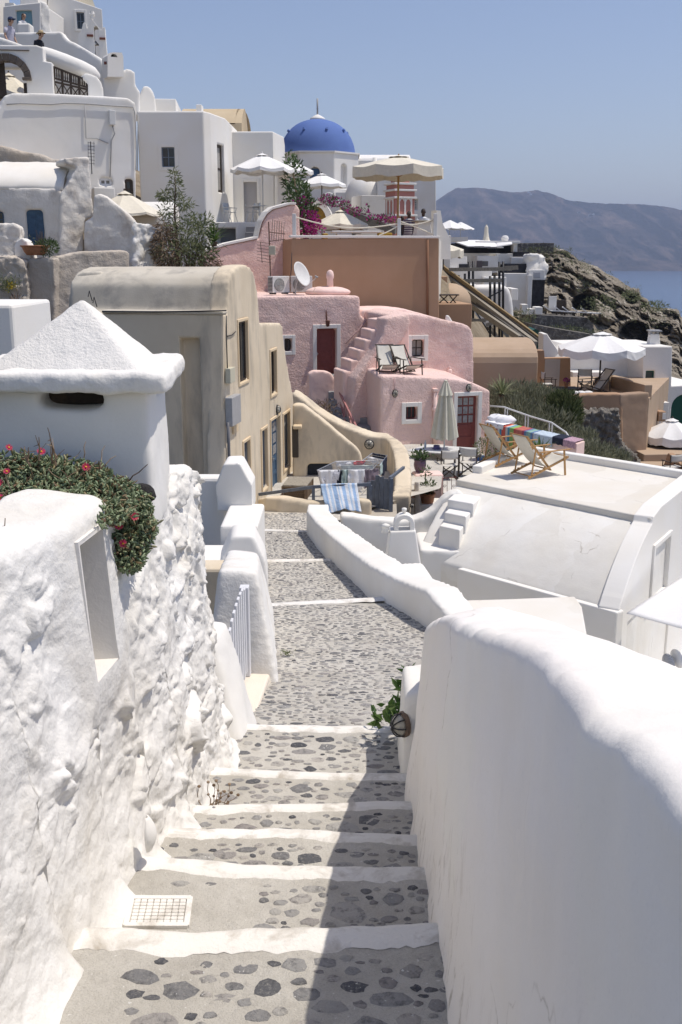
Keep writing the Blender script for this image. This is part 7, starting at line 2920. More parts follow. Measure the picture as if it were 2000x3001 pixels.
# lower terraces at the right edge
parasol('white parasol cut by the right edge of the picture', V((at(1962, 1340, 41.5).x, 41.5, -8)), 1.15, at(1962, 1228, 41.5).z + 8, CANVAS_W, WOOD_D, drop=.6, val=.3, ph=.2, sag=.1)
box_thing('lower_terrace', 'pale stone floored terrace block under the right hand parasol', 'terrace', Pl(1925, 1350, 39.5, 5), 1888, 1332, 2050, 1460, 3.0, BRN2)
box_thing('rubble_wall', 'dark stone wall with tan frame behind the right hand parasol pole', 'wall', Pl(1950, 1310, 42.3, 20), 1925, 1294, 1966, 1345, .5, STONE_G)
box_thing('rubble_wall', 'dark pebbly wall at the right edge below the parasol', 'wall', Pl(1985, 1320, 41.8, 5), 1967, 1293, 2050, 1380, .5, STONE_G)
m = MB()
m.bar(at(1956, 1352, 38.8), at(2030, 1420, 37.4), .25, .8)
tag(m.build('sloping_rail_wall', BROWN, bevel=.03), 'sloping brown wall running off the right edge of the picture', 'wall')
for (u, v, lab, mt_, r_) in ((1907, 1383, 'turquoise cushion on the low terrace at the right edge', plain('teal_cloth', (.08, .30, .33), .9), .25), (1932, 1382, 'pale folded cushion on the low terrace at the right edge', CANVAS_C, .4)):
    m = MB()
    m.ell(at(u, v, 37.6), r_, .3, .14, 12, 8)
    tag(m.build('seat_cushion', mt_, smooth=True), lab, 'cushion')
box_thing('low_terrace', 'lowest tan terrace edge behind the white roof parapet', 'terrace', Pl(1920, 1390, 37, 0), 1880, 1390, 2060, 1500, 2.5, BRN2)
copy_thing(ch, at(1968, 1400, 37.8), R(200), 'director chair on the low terrace at the right edge', group='director chairs on the low terrace')
# ================================================================= HILLSIDE UNDER THE VILLAGE
mt, nt, b = base_mat('dry_hillside', .95, .05)
c = ramp(nt, noise_tex(nt, .35, 8, rough=.7), [(.3, (.15, .12, .085)), (.5, (.27, .22, .155)), (.7, (.38, .33, .25))])
nt.links.new(c, b.inputs['Base Color'])
add_bump(nt, b, noise_tex(nt, 1.5, 7, rough=.7), .8, .3)


def hill_z(x, Y):
    t = x / max(Y, 1)
    z = lerp(-9.5, .3, sst(42, 56, Y))
    z -= (9 * sst(.08, .16, t) + 16 * sst(.15, .24, t)) * sst(42, 60, Y)
    z += .5 * max(0, -x - 5) * sst(27, 40, Y) * (1 - .5 * sst(60, 120, Y))
    z -= 75 * sst(.34, .95, t) + 70 * sst(230, 420, Y)
    z += sst(60, 90, Y) * 2.0 * (1 - sst(.05, .12, t))
    return max(z + .5 * noise.fractal(V((x / 9, Y / 9, 1)), 1, 2, 4), SEA_Z - 3)


m = MB()
m.grid(lambda i, j: (lambda Y: V((lerp(-.75 * Y - 10, 1.1 * Y + 10, i / 90), Y, hill_z(lerp(-.75 * Y - 10, 1.1 * Y + 10, i / 90), Y))))(26 + 404 * (j / 110) ** 1.7), 91, 111)
struct(m.build('hillside', mt, smooth=True, recalc=False))

# ================================================================= BLUE DOMED CHURCH
Yd = 80.0
cD = at(929, 446, Yd)
root = thing('domed_church', 'white octagonal church drum under a bright blue dome', 'church', V((cD.x, cD.y, 2)))
BLUE = stucco('dome_blue', (.115, .185, .42), .07, .3, 12, .03, hue=(1, 1, 1.04))
a_ = 102 / FPX * Yd / ray(929, 446).y
apo = a_ * 1.207
oc = [V((cD.x + apo / cos(pi / 8) * cos(pi / 8 + k * pi / 4), cD.y + apo + apo / cos(pi / 8) * sin(pi / 8 + k * pi / 4), 0)) for k in range(8)]
m = MB()
vprism(m, oc, -1, cD.z)
o = m.build('drum_wall', WHITE_F, parent=root, bevel=.08)
dc_ = V((cD.x, cD.y + apo, cD.z))
m = MB()
rd = apo * .93
m.lathe([(rd * cos(a) ** .9 if a < pi / 2 - .01 else .02, rd * .92 * sin(a)) for a in [pi / 2 * k / 18 for k in range(19)]], dc_, 56, cap=False)
m.build('dome', BLUE, parent=root, smooth=True)
m = MB()
vprism(m, [p + (p - V((dc_.x, dc_.y, 0))) * .035 for p in oc], cD.z - .02, cD.z + .10)
m.build('cornice', WHITE_F, parent=root)
for az in (-2.75, -2.0, -1.25, -.55, .3, 1.2):
    d = V((cos(az), sin(az), 0))
    p = dc_ + d * rd * .80 + V((0, 0, rd * .58))
    m = MB()
    m.tube([p - d * .1, p + d * .12 + V((0, 0, .10))], [.11, .10], 6)
    m.build('dome_spike', BLUE, parent=root)
m = MB()
m.lathe([(.62, 0), (.55, .15), (.3, .3), (.05, .42)], dc_ + V((0, 0, rd * .90)), 14)
m.build('finial', WHITE_F, parent=root, smooth=True)
cyl_part('finial_pole', GREYP, root, [dc_ + V((0, 0, rd * .92 + .3)), dc_ + V((0, 0, rd * .92 + 1.5))], .07, 6)
PDr = Pl(929, 480, Yd, 0)
cut(o, [arch_cut(PDr, 908, 938, 489, 540, .5), ])
fbox(PDr, 906, 491, 940, 545, .05, 'window_back', WHITE_F, root, 0, -.45)
fbox(PDr, 909, 493, 937, 520, .06, 'window', plain('blue_lattice', (.05, .11, .22), .6), root, 0, -.38)
P_r = Pl(979, 480, Yd, 45)
P_r.o = V((oc[5].x if False else at(980, 480, Yd).x, Yd, 0))
cut(o, [arch_cut(P_r, 1000, 1017, 480, 553, .4)])
fbox(P_r, 998, 478, 1019, 556, .05, 'window_back', WHITE_F, root, 0, -.4)
fbox(P_r, 1000, 492, 1005, 553, .06, 'window', MATS['blue_lattice'], root, 0, -.3)
# nave and outbuildings
pl = Pl(1120, 480, 84, 4)
m = MB()
q0, q1 = pl.p(1000, 470), pl.p(1204, 470)
zt_ = pl.p(1120, 444).z
arc = [V((q0.x, 84 + 3.4 * (1 - cos(pi * k / 12)), q0.z + (zt_ - q0.z) * sin(pi * k / 12))) for k in range(13)]
m.prism([V((q0.x, 84, -1))] + arc + [V((q0.x, 90.8, -1))], V((q1.x - q0.x, 0, 0)))
tag(m.build('church_nave', WHITE_F, bevel=.05), 'long white barrel roofed church nave right of the blue dome', 'church')
box_thing('white_house', 'white house front right of the nave behind the pink bell tower', 'house', Pl(1180, 560, 74, 0), 1108, 516, 1258, 760, 6, WHITE_F)
pl = Pl(1190, 560, 72, 0)
H = House('white_house', 'white house with a small barred window at the right of the pink bell tower', 'house', pl.p(1220, 640))
H.body(pl, [(1203, 760), (1203, 500), (1259, 497), (1278, 512), (1279, 760)], 5, WHITE_F, bevel=.05)
H.win(pl, 1212, 584, 1225, 616, depth=.25, frame=PLAST, mull=(2, 4), fw=.06)
H.flush()
box_thing('white_house', 'white wall block below the drum of the domed church', 'house', Pl(1020, 580, 76, 0), 984, 563, 1058, 700, 4, WHITE_F)
box_thing('white_wall', 'cream lit white wall between the church and the pink bell tower', 'wall', Pl(1100, 600, 70, 18), 1059, 572, 1142, 720, 2, MATS['terrace_roof'])
m = MB()
q0 = at(960, 600, 70)
m.prism([V((at(905 + 115 * (k / 12), 0, 70).x, 70, at(900, 640, 70).z + (at(900, 563, 70).z - at(900, 640, 70).z) * sin(pi * k / 12))) for k in range(13)] + [at(1020, 720, 70), at(905, 720, 70)], V((0, 4, 0)))
tag(m.build('white_vault', WHITE_F, bevel=.05), 'round topped white vault end below the blue dome', 'building')
m = MB()
m.ell(at(1068, 580, 76), 1.35, 1.35, 1.6, 20, 12)
tag(m.build('white_dome', WHITE_F, smooth=True), 'small plain white dome below the nave wall', 'dome')
cyl_part('vent_pipe', WHITE_F, None, [at(1099, 580, 80), at(1099, 462, 80)], .16, 8)
tag([o for o in bpy.data.objects if o.name.startswith('vent_pipe') and not o.parent][-1], 'thin white vent pipe against the nave wall', 'pipe')
# pink bell tower
root = thing('bell_tower', 'pink and white striped bell tower under the big parasol', 'bell tower', at(1175, 640, 63))
cT = at(1172, 640, 64.5)
TPK = stucco('tower_pink', (.48, .22, .19), .06, .3, 15, .02)
def tbox(w_, z0, z1, mat, name):
    m = MB()
    Rz = Matrix.Rotation(R(24), 3, 'Z')
    m.obox(V((cT.x, cT.y, (z0 + z1) / 2)), Rz @ V((w_, 0, 0)), Rz @ V((0, w_, 0)), V((0, 0, (z1 - z0) / 2)))
    return m.build(name, mat, parent=root, bevel=.02)
zz = lambda v: at(1172, v, 63.8).z
for (v0, v1, w_, mt_, nm) in ((760, 634, .70, TPK, 'tier'), (634, 628, .80, WHITE_F, 'cornice'), (628, 582, .66, TPK, 'tier'), (582, 576, .76, WHITE_F, 'cornice'), (576, 560, .66, TPK, 'tier'), (560, 554, .76, WHITE_F, 'cornice'), (554, 541, .62, TPK, 'tier'), (541, 535, .74, WHITE_F, 'cornice'), (535, 500, .42, TPK, 'tier')):
    tbox(w_, zz(v0), zz(v1), mt_, nm)
Rz = Matrix.Rotation(R(24), 3, 'Z')
for side, nx in ((V((0, -1, 0)), V((1, 0, 0))), (V((-1, 0, 0)), V((0, -1, 0)))):
    for k in range(3):
        t = (k - 1) * .42
        m = MB()
        p = Rz @ (side * .68 + nx * t)
        m.obox(V((cT.x + p.x, cT.y + p.y, (zz(628) + zz(582)) / 2)), Rz @ (nx * .05), Rz @ (side * .03), V((0, 0, (zz(582) - zz(628)) / 2)))
        m.build('pilaster', WHITE_F, parent=root)
    for k in range(2):
        t = (k - .5) * .42
        m = MB()
        c0 = Rz @ (side * .69 + nx * t)
        zc_ = zz(590)
        pts = [V((cT.x + c0.x, cT.y + c0.y, zc_)) + Rz @ (nx * (.15 * cos(a))) + V((0, 0, .15 * sin(a))) for a in [pi * q / 8 for q in range(9)]]
        m.tube(pts, .035, 5)
        m.build('arch', WHITE_F, parent=root)

# ================================================================= CAFE TERRACE ON THE BROWN HOUSE
zt_ = .72
m = MB()
vprism(m, [at(884, 690, 44.6), at(1288, 690, 45.6), at(1300, 690, 60), at(880, 690, 60)], -2, zt_)
struct(m.build('cafe_terrace_floor', MATS['terrace_roof']))
parasol('big cream parasol with scalloped valance on a golden wooden pole above the cafe terrace', V((at(1166, 690, 51).x, 51, zt_)), 2.25, at(1160, 458, 51).z - zt_, CANVAS_C, WOOD_N, drop=.50, val=.45, ph=.25, sag=.08, pr=.05)
parasol('white parasol in front of the drum of the domed church', V((at(944, 600, 60).x, 60, 1)), 1.35, at(944, 510, 60).z - 1, CANVAS_W, WOOD_D, drop=.55, val=.15, ribs=False, sag=.05)
parasol('cream parasol low on the cafe terrace behind the rope', V((at(998, 690, 50).x, 50, zt_)), 1.3, at(990, 617, 50).z - zt_, CANVAS_C, WOOD_N, drop=.62, val=.22, ribs=False, sag=.06)
# mustard vault with the white arch
pl = Pl(940, 620, 57, -8)
arc = [pl.p(880 + 95 * (.5 - .5 * cos(pi * k / 14)), 670 - 82 * sin(pi * k / 14) ** .8) for k in range(15)]
inn = [pl.p(893 + 66 * (.5 - .5 * cos(pi * k / 14)), 670 - 66 * sin(pi * k / 14) ** .8) for k in range(15)]
root = thing('vaulted_shelter', 'white arched shelter with a mustard yellow inside behind the bougainvillea', 'shelter', pl.p(930, 670))
m = MB()
m.prism(arc + inn[::-1], V((.1, 2.2, 0)))
m.build('arch', WHITE_F, parent=root)
m = MB()
m.prism([p + V((.05, .7, 0)) for p in inn], V((0, .1, 0)))
m.build('back_wall', plain('mustard_plaster', (.30, .19, .05), .9, .1, .15), parent=root)
# sloping reed roof with bougainvillea
A, B = at(1000, 606, 57), at(1158, 668, 54)
m = MB()
m.prism([A, B, B + V((0, 0, -.3)), A + V((0, 0, -.55))], V((.3, 2.6, .15)))
tag(m.build('pergola_roof', plain('grey_reed', (.12, .115, .11), .9, .1, .3, vscale=15)), 'grey sloping pergola roof with magenta flowers along it', 'pergola')
root = thing('bougainvillea', 'magenta bougainvillea running down along the grey pergola roof', 'plant', at(1060, 640, 56))
bl_ = [(at(960, 588, 57), (.5, .3, .28)), (at(985, 592, 57), (.35, .3, .25)), (at(1010, 602, 57), (.3, .3, .22)), (at(1040, 622, 56), (.45, .3, .22)), (at(1078, 620, 56), (.12, .2, .45)), (at(1100, 640, 55.5), (.45, .3, .2)), (at(1125, 645, 55), (.4, .3, .25)), (at(1150, 640, 54.5), (.25, .2, .2))]
foliage(bl_, 420, .15, .10).build('flowers', PETAL_M, parent=root, recalc=False)
foliage(bl_, 520, .17, .06).build('leaves', LEAF_DK, parent=root, recalc=False)
root = thing('bougainvillea', 'tall green bougainvillea with magenta clusters spilling beside the pink wall end', 'plant', at(890, 690, 47))
g_ = [(at(862, 520, 50), (.5, .4, .9)), (at(850, 470, 52), (.3, .3, .4)), (at(872, 580, 48), (.6, .5, .8)), (at(890, 620, 47), (.6, .5, .6)), (at(885, 660, 46.6), (.45, .4, .5))]
foliage(g_, 1300, .24, .09).build('leaves', LEAF_DK, parent=root, recalc=False)
f_ = [(at(888, 592, 47), (.4, .3, .2)), (at(908, 640, 46.5), (.42, .3, .3)), (at(926, 676, 46), (.36, .3, .28)), (at(900, 685, 46), (.3, .25, .3)), (at(915, 655, 46.2), (.35, .3, .25))]
foliage(f_, 480, .15, .10).build('flowers', PETAL_M, parent=root, recalc=False)
m = MB()
m.tube([at(895, 698, 46.6), at(885, 640, 47), at(868, 560, 48.5), at(856, 480, 51)], [.06, .05, .04, .02], 6)
m.build('stem', BARK, parent=root)
# rope railing
root = thing('rope_railing', 'white posts with a slack rope along the edge of the cafe terrace', 'railing', at(1070, 693, 45.5))
def gp_(u, v):
    return PE.p(u, v, -.5)
for (u, v0, w_) in ((863, 626, .16), (1170, 640, .15), (1276, 626, .16)):
    a, c2 = gp_(u, 700), gp_(u, v0)
    m = MB()
    m.obox((a + c2) / 2, (w_ / 2, 0, 0), (0, w_ / 2, 0), (0, 0, (c2.z - a.z) / 2))
    m.build('post', PLAST, parent=root, bevel=.02)
for r0, r1, sg in (((866, 636), (1170, 655), 22), ((1170, 655), (1276, 640), 10), ((1170, 648), (1276, 690), -2), ((1112, 690), (1170, 660), 2)):
    m = MB()
    m.tube([gp_(lerp(r0[0], r1[0], k / 12), lerp(r0[1], r1[1], k / 12) + sg * sin(pi * k / 12)) for k in range(13)], .028, 6)
    m.build('rope', CANVAS_C, parent=root)
for (u0, v0, u1, v1, lab, mt_) in ((973, 676, 1117, 683, 'long white painted beam behind the rope on the cafe terrace', PLAST), (988, 684, 1032, 698, 'white serving counter at the terrace edge', PLAST), (1110, 682, 1150, 698, 'low yellow bench behind the terrace edge', plain('yellow_cushion', (.50, .34, .06), .9)), (948, 684, 962, 700, 'yellow round backed chair at the terrace edge', MATS['yellow_cushion']), (1042, 686, 1066, 700, 'low white block seat behind the terrace edge', CANVAS_C)):
    box_thing('counter' if 'counter' in lab or 'beam' in lab else 'bench', lab, 'furniture', Pl(1050, 690, 46.6, 8), u0, v0, u1, v1, .4, mt_)
poly_thing('counter', 'white tapered masonry stand in front of the waiter', 'stand', Pl(1245, 670, 45.8, 8), [(1219, 700), (1227, 656), (1228, 648), (1262, 648), (1263, 656), (1270, 700)], .8, WHITE_S, bevel=.03)
box_thing('stone_slab', 'thin grey slab top on the tapered stand', 'slab', Pl(1245, 650, 45.6, 8), 1219, 645, 1270, 649, 1.0, WOOD_G)
poly_thing('parapet_end', 'white sloped parapet end at the right corner of the cafe terrace', 'wall', Pl(1290, 650, 52, 20), [(1280, 760), (1280, 616), (1292, 617), (1298, 655), (1320, 700), (1322, 760)], .6, WHITE_F)
# brown annex below with folding table
box_thing('brown_annex', 'brown plaster block low at the right of the brown house', 'building', Pl(1330, 930, 49, 6), 1270, 891, 1378, 1100, 3, BROWN)
box_thing('brown_wall', 'dark brown wall stub behind the annex roof', 'wall', Pl(1300, 840, 55, 0), 1280, 810, 1310, 900, 1.2, BROWN)
m = MB()
m.ell(at(1316, 885, 56), 1.2, 1.6, 1.0, 20, 10)
tag(m.build('plaster_dome', BRN2, smooth=True), 'pale tan plaster hump behind the annex roof', 'dome')
root = thing('folding_table', 'dark folding table with crossed legs on the annex roof', 'table', at(1315, 889, 50))
m = MB()
a, c2 = at(1286, 864, 50), at(1344, 864, 50)
m.obox((a + c2) / 2, (c2 - a) / 2, (0, .35, 0), (0, 0, .025))
m.build('table_top', WOOD_D, parent=root)
for u0, u1 in ((1290, 1316), (1312, 1286), (1340, 1318), (1318, 1338)):
    m = MB()
    m.bar(at(u0, 866, 50), at(u1, 890, 50), .05, .05)
    m.build('leg', WOOD_D, parent=root)
parasol('cream parasol peeking out right of the brown house corner', V((at(1300, 760, 60).x, 60, -4)), 1.15, at(1300, 712, 60).z + 4, CANVAS_C, WOOD_D, drop=.35, val=.4, ribs=False, sag=.1)

# ================================================================= SCAFFOLD AND DIAGONAL STAIRWAY
root = thing('diagonal_stairway', 'long grey and ochre stairway beams slanting down to the right past the scaffold', 'stairway', at(1450, 900, 60))
OCH = plain('ochre_timber', (.26, .19, .10), .8, .2, .2)
for (u0, v0, u1, v1, w_, mt_, nm) in ((1280, 768, 1596, 1003, .20, OCH, 'beam'), (1282, 782, 1590, 1008, .22, plain('dark_beam', (.11, .10, .09), .8, .2, .2), 'beam'), (1290, 812, 1550, 1002, .2, MATS['dark_beam'], 'beam'), (1280, 790, 1570, 1010, .35, WOOD_G, 'beam'), (1300, 840, 1524, 992, .3, WOOD_G, 'beam'), (1284, 778, 1660, 1058, .2, plain('green_edge', (.16, .17, .09), .8), 'handrail')):
    m = MB()
    m.bar(at(u0, v0, 66), at(u1, v1, 54), w_ * .6, w_)
    m.build(nm, mt_, parent=root)
for k in range(26):
    t = k / 25
    m = MB()
    p = at(lerp(1290, 1566, t), lerp(800, 1005, t), lerp(66, 54.5, t))
    m.box(p.x - .16, p.x + .16, p.y - .1, p.y + 1.0, p.z - .05, p.z + .03)
    m.build('tread', WOOD_G, parent=root)
root = thing('scaffold', 'rusty tube scaffold with plank decks in front of the white hotel', 'scaffold', at(1410, 960, 64))
for (u, v0, v1) in ((1345, 806, 900), (1363, 802, 890), (1375, 767, 890), (1387, 765, 936), (1437, 809, 992), (1450, 806, 985), (1464, 767, 990), (1475, 766, 916), (1472, 955, 990)):
    cyl_part('upright', IRON, root, [at(u, v0, 64), at(u, v1, 64)], .075, 6)
for (u0, v0, u1, v1, r_) in ((1316, 790, 1500, 788, .14), (1311, 823, 1472, 822, .14), (1480, 786, 1519, 784, .16), (1375, 940, 1430, 936, .1), (1386, 895, 1474, 850, .05), (1375, 880, 1440, 985, .05), (1386, 870, 1450, 930, .05), (1380, 935, 1424, 942, .09), (1425, 952, 1452, 945, .12)):
    m = MB()
    m.bar(at(u0, v0, 63.6), at(u1, v1, 63.6), r_, r_ * 1.5)
    m.build('plank', WOOD_G if r_ > .08 else IRON, parent=root)

# ================================================================= WHITE HOTEL ON THE FAR SPUR
def wb(name, label, cat, Y, u0, v0, u1, v1, mat=None, depth=6, a=0, **kw):
    return box_thing(name, label, cat, Pl((u0 + u1) / 2, v1, Y, a), u0, v0, u1, v1, depth, mat or WHITE_F, bev=.05, **kw)


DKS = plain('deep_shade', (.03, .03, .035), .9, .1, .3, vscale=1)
root = thing('hotel', 'white terraced hotel with dark openings and awnings below the island', 'hotel', at(1430, 800, 125))
def hp(name, Y, u0, v0, u1, v1, mat=None, depth=6, a=0, bev=.05):
    pl = Pl((u0 + u1) / 2, v1, Y, a)
    t0, z1 = pl.tz(u0, v0)
    t1, z0 = pl.tz(u1, v1)
    m = MB()
    m.obox(pl.w((t0 + t1) / 2, (z0 + z1) / 2, -depth / 2), pl.d * (t1 - t0) / 2, pl.n * depth / 2, V((0, 0, (z1 - z0) / 2)))
    return m.build(name, mat or WHITE_F, parent=root, bevel=bev)
hp('roof', 134, 1396, 706, 1525, 714, depth=10)
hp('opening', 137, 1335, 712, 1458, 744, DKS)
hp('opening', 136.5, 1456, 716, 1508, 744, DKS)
hp('wall', 134.5, 1506, 714, 1516, 750)
hp('wall', 134, 1322, 742, 1458, 800, depth=10)
hp('wall', 132, 1456, 743, 1514, 775, depth=8)
hp('wall', 131, 1400, 750, 1460, 800, depth=6)
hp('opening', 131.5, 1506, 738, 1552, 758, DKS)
hp('wall', 131, 1500, 753, 1556, 775)
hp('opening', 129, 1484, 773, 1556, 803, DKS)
hp('wall', 127.5, 1470, 801, 1553, 910, depth=8)
hp('wall', 127, 1551, 791, 1596, 822, depth=6)
hp('window', 126.95, 1564, 797, 1584, 815, plain('pale_shutter', (.45, .45, .47), .7), depth=.2)
hp('stone_panel', 126.5, 1556, 820, 1594, 906, plain('black_stone', (.04, .038, .04), .9, .1, .4, vscale=3), depth=4)
hp('pier', 126.3, 1549, 806, 1557, 910, depth=3)
hp('wall', 120, 1310, 752, 1368, 800, depth=8)
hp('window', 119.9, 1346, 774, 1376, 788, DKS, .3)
hp('window', 130.9, 1398, 764, 1414, 787, plain('grey_door_far', (.12, .10, .10), .8), .3)
hp('stone_panel', 130.9, 1415, 765, 1431, 780, STONE_G, .3)
hp('wall', 118, 1300, 786, 1440, 850, depth=8)
hp('wall', 116, 1420, 812, 1484, 850, depth=5)
hp('wall', 112, 1340, 835, 1400, 930, depth=8)
hp('wall', 112, 1500, 846, 1518, 880, depth=5)
m = MB()
for k in range(4):
    a, c2 = at(1320 + k * 21, 706, 136), at(1372 + k * 19, 724 + k * 1, 131)
    m.prism([a, c2, c2 + V((2.0, 0, 0)), a + V((2.2, 0, 0))], V((0, 0, .12)))
m.build('awning', CANVAS_W, parent=root)
m = MB()
m.prism([at(1456, 714, 131), at(1458, 724, 130.5), at(1502, 717, 131.5), at(1500, 712, 133)], V((0, 0, .12)))
m.build('awning', CANVAS_W, parent=root)
hp('chimney', 136, 1474, 690, 1492, 708, depth=1.5, bev=.3)
pl = Pl(1450, 900, 104, -6)
arc = [pl.p(1385 + 122 * (.5 - .5 * cos(pi * k / 14)), 905 - 66 * sin(pi * k / 14) ** .55) for k in range(15)]
poly_thing('vault_house', 'smooth white vaulted house below the hotel behind the scaffold', 'house', pl, [(1360, 960), (1380, 905), (1386, 850), (1395, 840), (1480, 838), (1492, 846), (1500, 870), (1505, 905), (1507, 960)], 8, WHITE_F, remesh=.25, sm=3)
wb('white_house', 'white house wall with stairs on the near side of the hotel, under twin parasols', 'house', 90, 1284, 690, 1320, 800, depth=6)
poly_thing('white_house', 'white flat roofed house with a terrace for two parasols right of the cafe terrace', 'house', Pl(1330, 690, 100, 0), [(1284, 800), (1284, 664), (1300, 660), (1316, 695), (1372, 694), (1372, 706), (1320, 708), (1318, 800)], 6, WHITE_F)
parasol('white parasol, left of the pair above the awnings', V((at(1318, 696, 102).x, 102, at(1318, 700, 102).z)), 1.55, 1.75, CANVAS_W, PLAST, drop=.75, val=.05, ribs=False, vent=False)
parasol('white parasol, right of the pair above the awnings', V((at(1350, 696, 104).x, 104, at(1350, 700, 104).z)), 1.35, 1.6, CANVAS_W, PLAST, drop=.65, val=.05, ribs=False, vent=False)
m = MB()
p = at(1425, 706, 136)
m.lathe([(.5, 0), (.35, .5), (.28, 1.0), (.22, 1.7), (.05, 2.0)], p, 10)
tag(m.build('closed_parasol', CANVAS_C), 'closed parasol standing on the hotel roof', 'parasol')
poly_thing('rough_wall', 'rough white limewashed rock face at the right end of the hotel', 'wall', Pl(1580, 780, 128.5, 8), [(1548, 800), (1550, 742), (1570, 744), (1604, 750), (1607, 775), (1602, 800), (1598, 822), (1590, 822)], 2, WHITE_R, remesh=.25, sm=1, disp=1.0, dscale=1.2)
RUB = stucco('dry_stone', (.15, .14, .13), .5, 1.0, 2.6, .25, grime=(.45, .42, .37), gamt=.85, gscale=2.4)
wb('stone_wall', 'dark dry stone wall on the ridge above the rock face', 'wall', 150, 1514, 712, 1623, 742, RUB, depth=3)
poly_thing('stone_wall', 'dark dry stone terrace wall under the row of sun loungers', 'wall', Pl(1650, 940, 118, 4), [(1558, 990), (1560, 922), (1722, 931), (1738, 950), (1746, 990)], 6, RUB)
poly_thing('stone_wall', 'lower dark dry stone terrace wall with dry grass along its top', 'wall', Pl(1650, 980, 112, 4), [(1560, 1060), (1562, 950), (1600, 958), (1680, 972), (1745, 982), (1760, 1010), (1762, 1060)], 5, RUB)
wb('white_block', 'small white gate block at the left end of the sun lounger terrace', 'wall', 119, 1548, 905, 1564, 924, depth=2)
wb('white_block', 'taller white gate block beside the black stone panel', 'wall', 118.5, 1570, 900, 1590, 922, depth=2)
wb('white_block', 'small grey white shed door at the foot of the hotel', 'wall', 118.5, 1530, 892, 1546, 922, depth=1.5)
poly_thing('green_shed', 'dark green gabled shed side by the foot of the diagonal stairway', 'shed', Pl(1575, 980, 58, 0), [(1552, 1020), (1552, 972), (1570, 964), (1594, 978), (1594, 1020)], 2, grn)


def lounger(label, pos):
    r = thing('sun_lounger', label, 'sun lounger', (0, 0, 0), 'sun loungers on the stone terrace')
    m = MB()
    m.prism([V((0, -.35, .34)), V((1.25, -.35, .30)), V((1.25, -.35, .38)), V((0, -.35, .42)), V((-.6, -.35, .88)), V((-.65, -.35, .82))], V((0, .7, 0)))
    m.build('mattress', CANVAS_W, parent=r)
    for x in (-.4, 1.1):
        m = MB()
        m.box(x - .04, x + .04, -.33, .33, 0, .32)
        m.build('leg', WOOD_D, parent=r)
    r.location = pos
    return r


sl0 = lounger('white sun lounger at the left end of the row on the stone terrace', at(1612, 922, 121))
for k, (u, lab) in enumerate(((1644, 'second white sun lounger from the left in the row'), (1668, 'third white sun lounger from the left in the row'), (1696, 'fourth white sun lounger from the left in the row'), (1722, 'last white sun lounger at the right end of the row'))):
    copy_thing(sl0, at(u, 924 + 1.5 * k, 121), R(-4), lab, scale=(1.25, 1.2, 1.2))
sl0.scale = (1.25, 1.2, 1.2)

# ================================================================= ROCKY CLIFF
CL = [(1500, 742), (1555, 735), (1600, 722), (1623, 724), (1664, 735), (1700, 765), (1751, 781), (1777, 801), (1812, 816), (1833, 834), (1850, 842), (1873, 847), (1879, 867), (1899, 878), (1909, 898), (1940, 903), (1960, 902), (1990, 909), (1996, 926), (2030, 960), (2200, 1060), (2400, 1180)]
CAVES = [(1632, 886, 30, 28, 5, 2), (1710, 888, 40, 27, 9, 2), (1860, 985, 52, 48, 9, 1), (1632, 766, 11, 9, 3, 0), (1650, 777, 5, 7, 2, 0), (1850, 878, 18, 16, 4, 1), (1690, 790, 6, 10, 2, 0), (1945, 965, 30, 22, 4, 1)]
mt, nt, b = base_mat('cliff_rock', .95, .05)
n1 = noise_tex(nt, .16, 9, rough=.68)
c = ramp(nt, n1, [(.3, (.16, .13, .10)), (.45, (.27, .235, .185)), (.6, (.37, .325, .26)), (.75, (.50, .455, .38))])
n2 = noise_tex(nt, .45, 6, rough=.7)
c = mixc(nt, ramp(nt, n2, [(.56, (0, 0, 0)), (.64, (.75,) * 3)]), c, (.66, .61, .52))
n3 = noise_tex(nt, .3, 7, rough=.75, stretch=(1, 1, 2))
c = mixc(nt, ramp(nt, n3, [(.56, (0, 0, 0)), (.63, (.8,) * 3)]), c, (.075, .065, .05))
nt.links.new(c, b.inputs['Base Color'])
add_bump(nt, b, noise_tex(nt, .9, 8, rough=.72), 1.0, .8)
NU2, NV2 = 320, 170


def cliff(i, j):
    u = 1500 + 780 * (i / (NU2 - 1)) ** 1.15
    t = j / (NV2 - 1)
    vt = pw(CL, u) + 3 * noise.noise(V((u * .09, 1, 1))) + 2 * noise.noise(V((u * .3, 4, 1)))
    vb = max(1230, vt + 120)
    v = lerp(vb, vt, t)
    Y = 124 + 40 * t ** 1.5 + .03 * (u - 1600) * (1 - t)
    p0 = at(u, v, Y)
    q = p0 / 7.5
    rk = noise.hetero_terrain(q, .9, 2.1, 6, .6) * 1.6
    rid = (1 - abs(noise.fractal(p0 / 10 + V((3, 1, 7)), 1, 2.1, 5))) ** 2
    dY = -rk * 1.7 + 6 * rid + 2.2 * noise.fractal(p0 / 2.6, .7, 2.1, 4)
    for (cu, cv, ru, rv, dep, fl_) in CAVES:
        du, dv = (u - cu) / ru, (v - cv) / rv
        d = math.hypot(du, dv)
        if fl_ == 2 and dv > 0:
            d = max(abs(du), dv * 1.1)
        d += .12 * noise.noise(p0 / 2)
        dY += dep * (1 - sst(.78, 1.0, d))
    fade = min(1, (1 - t) * 14)
    return at(u, v, Y + dY * fade)


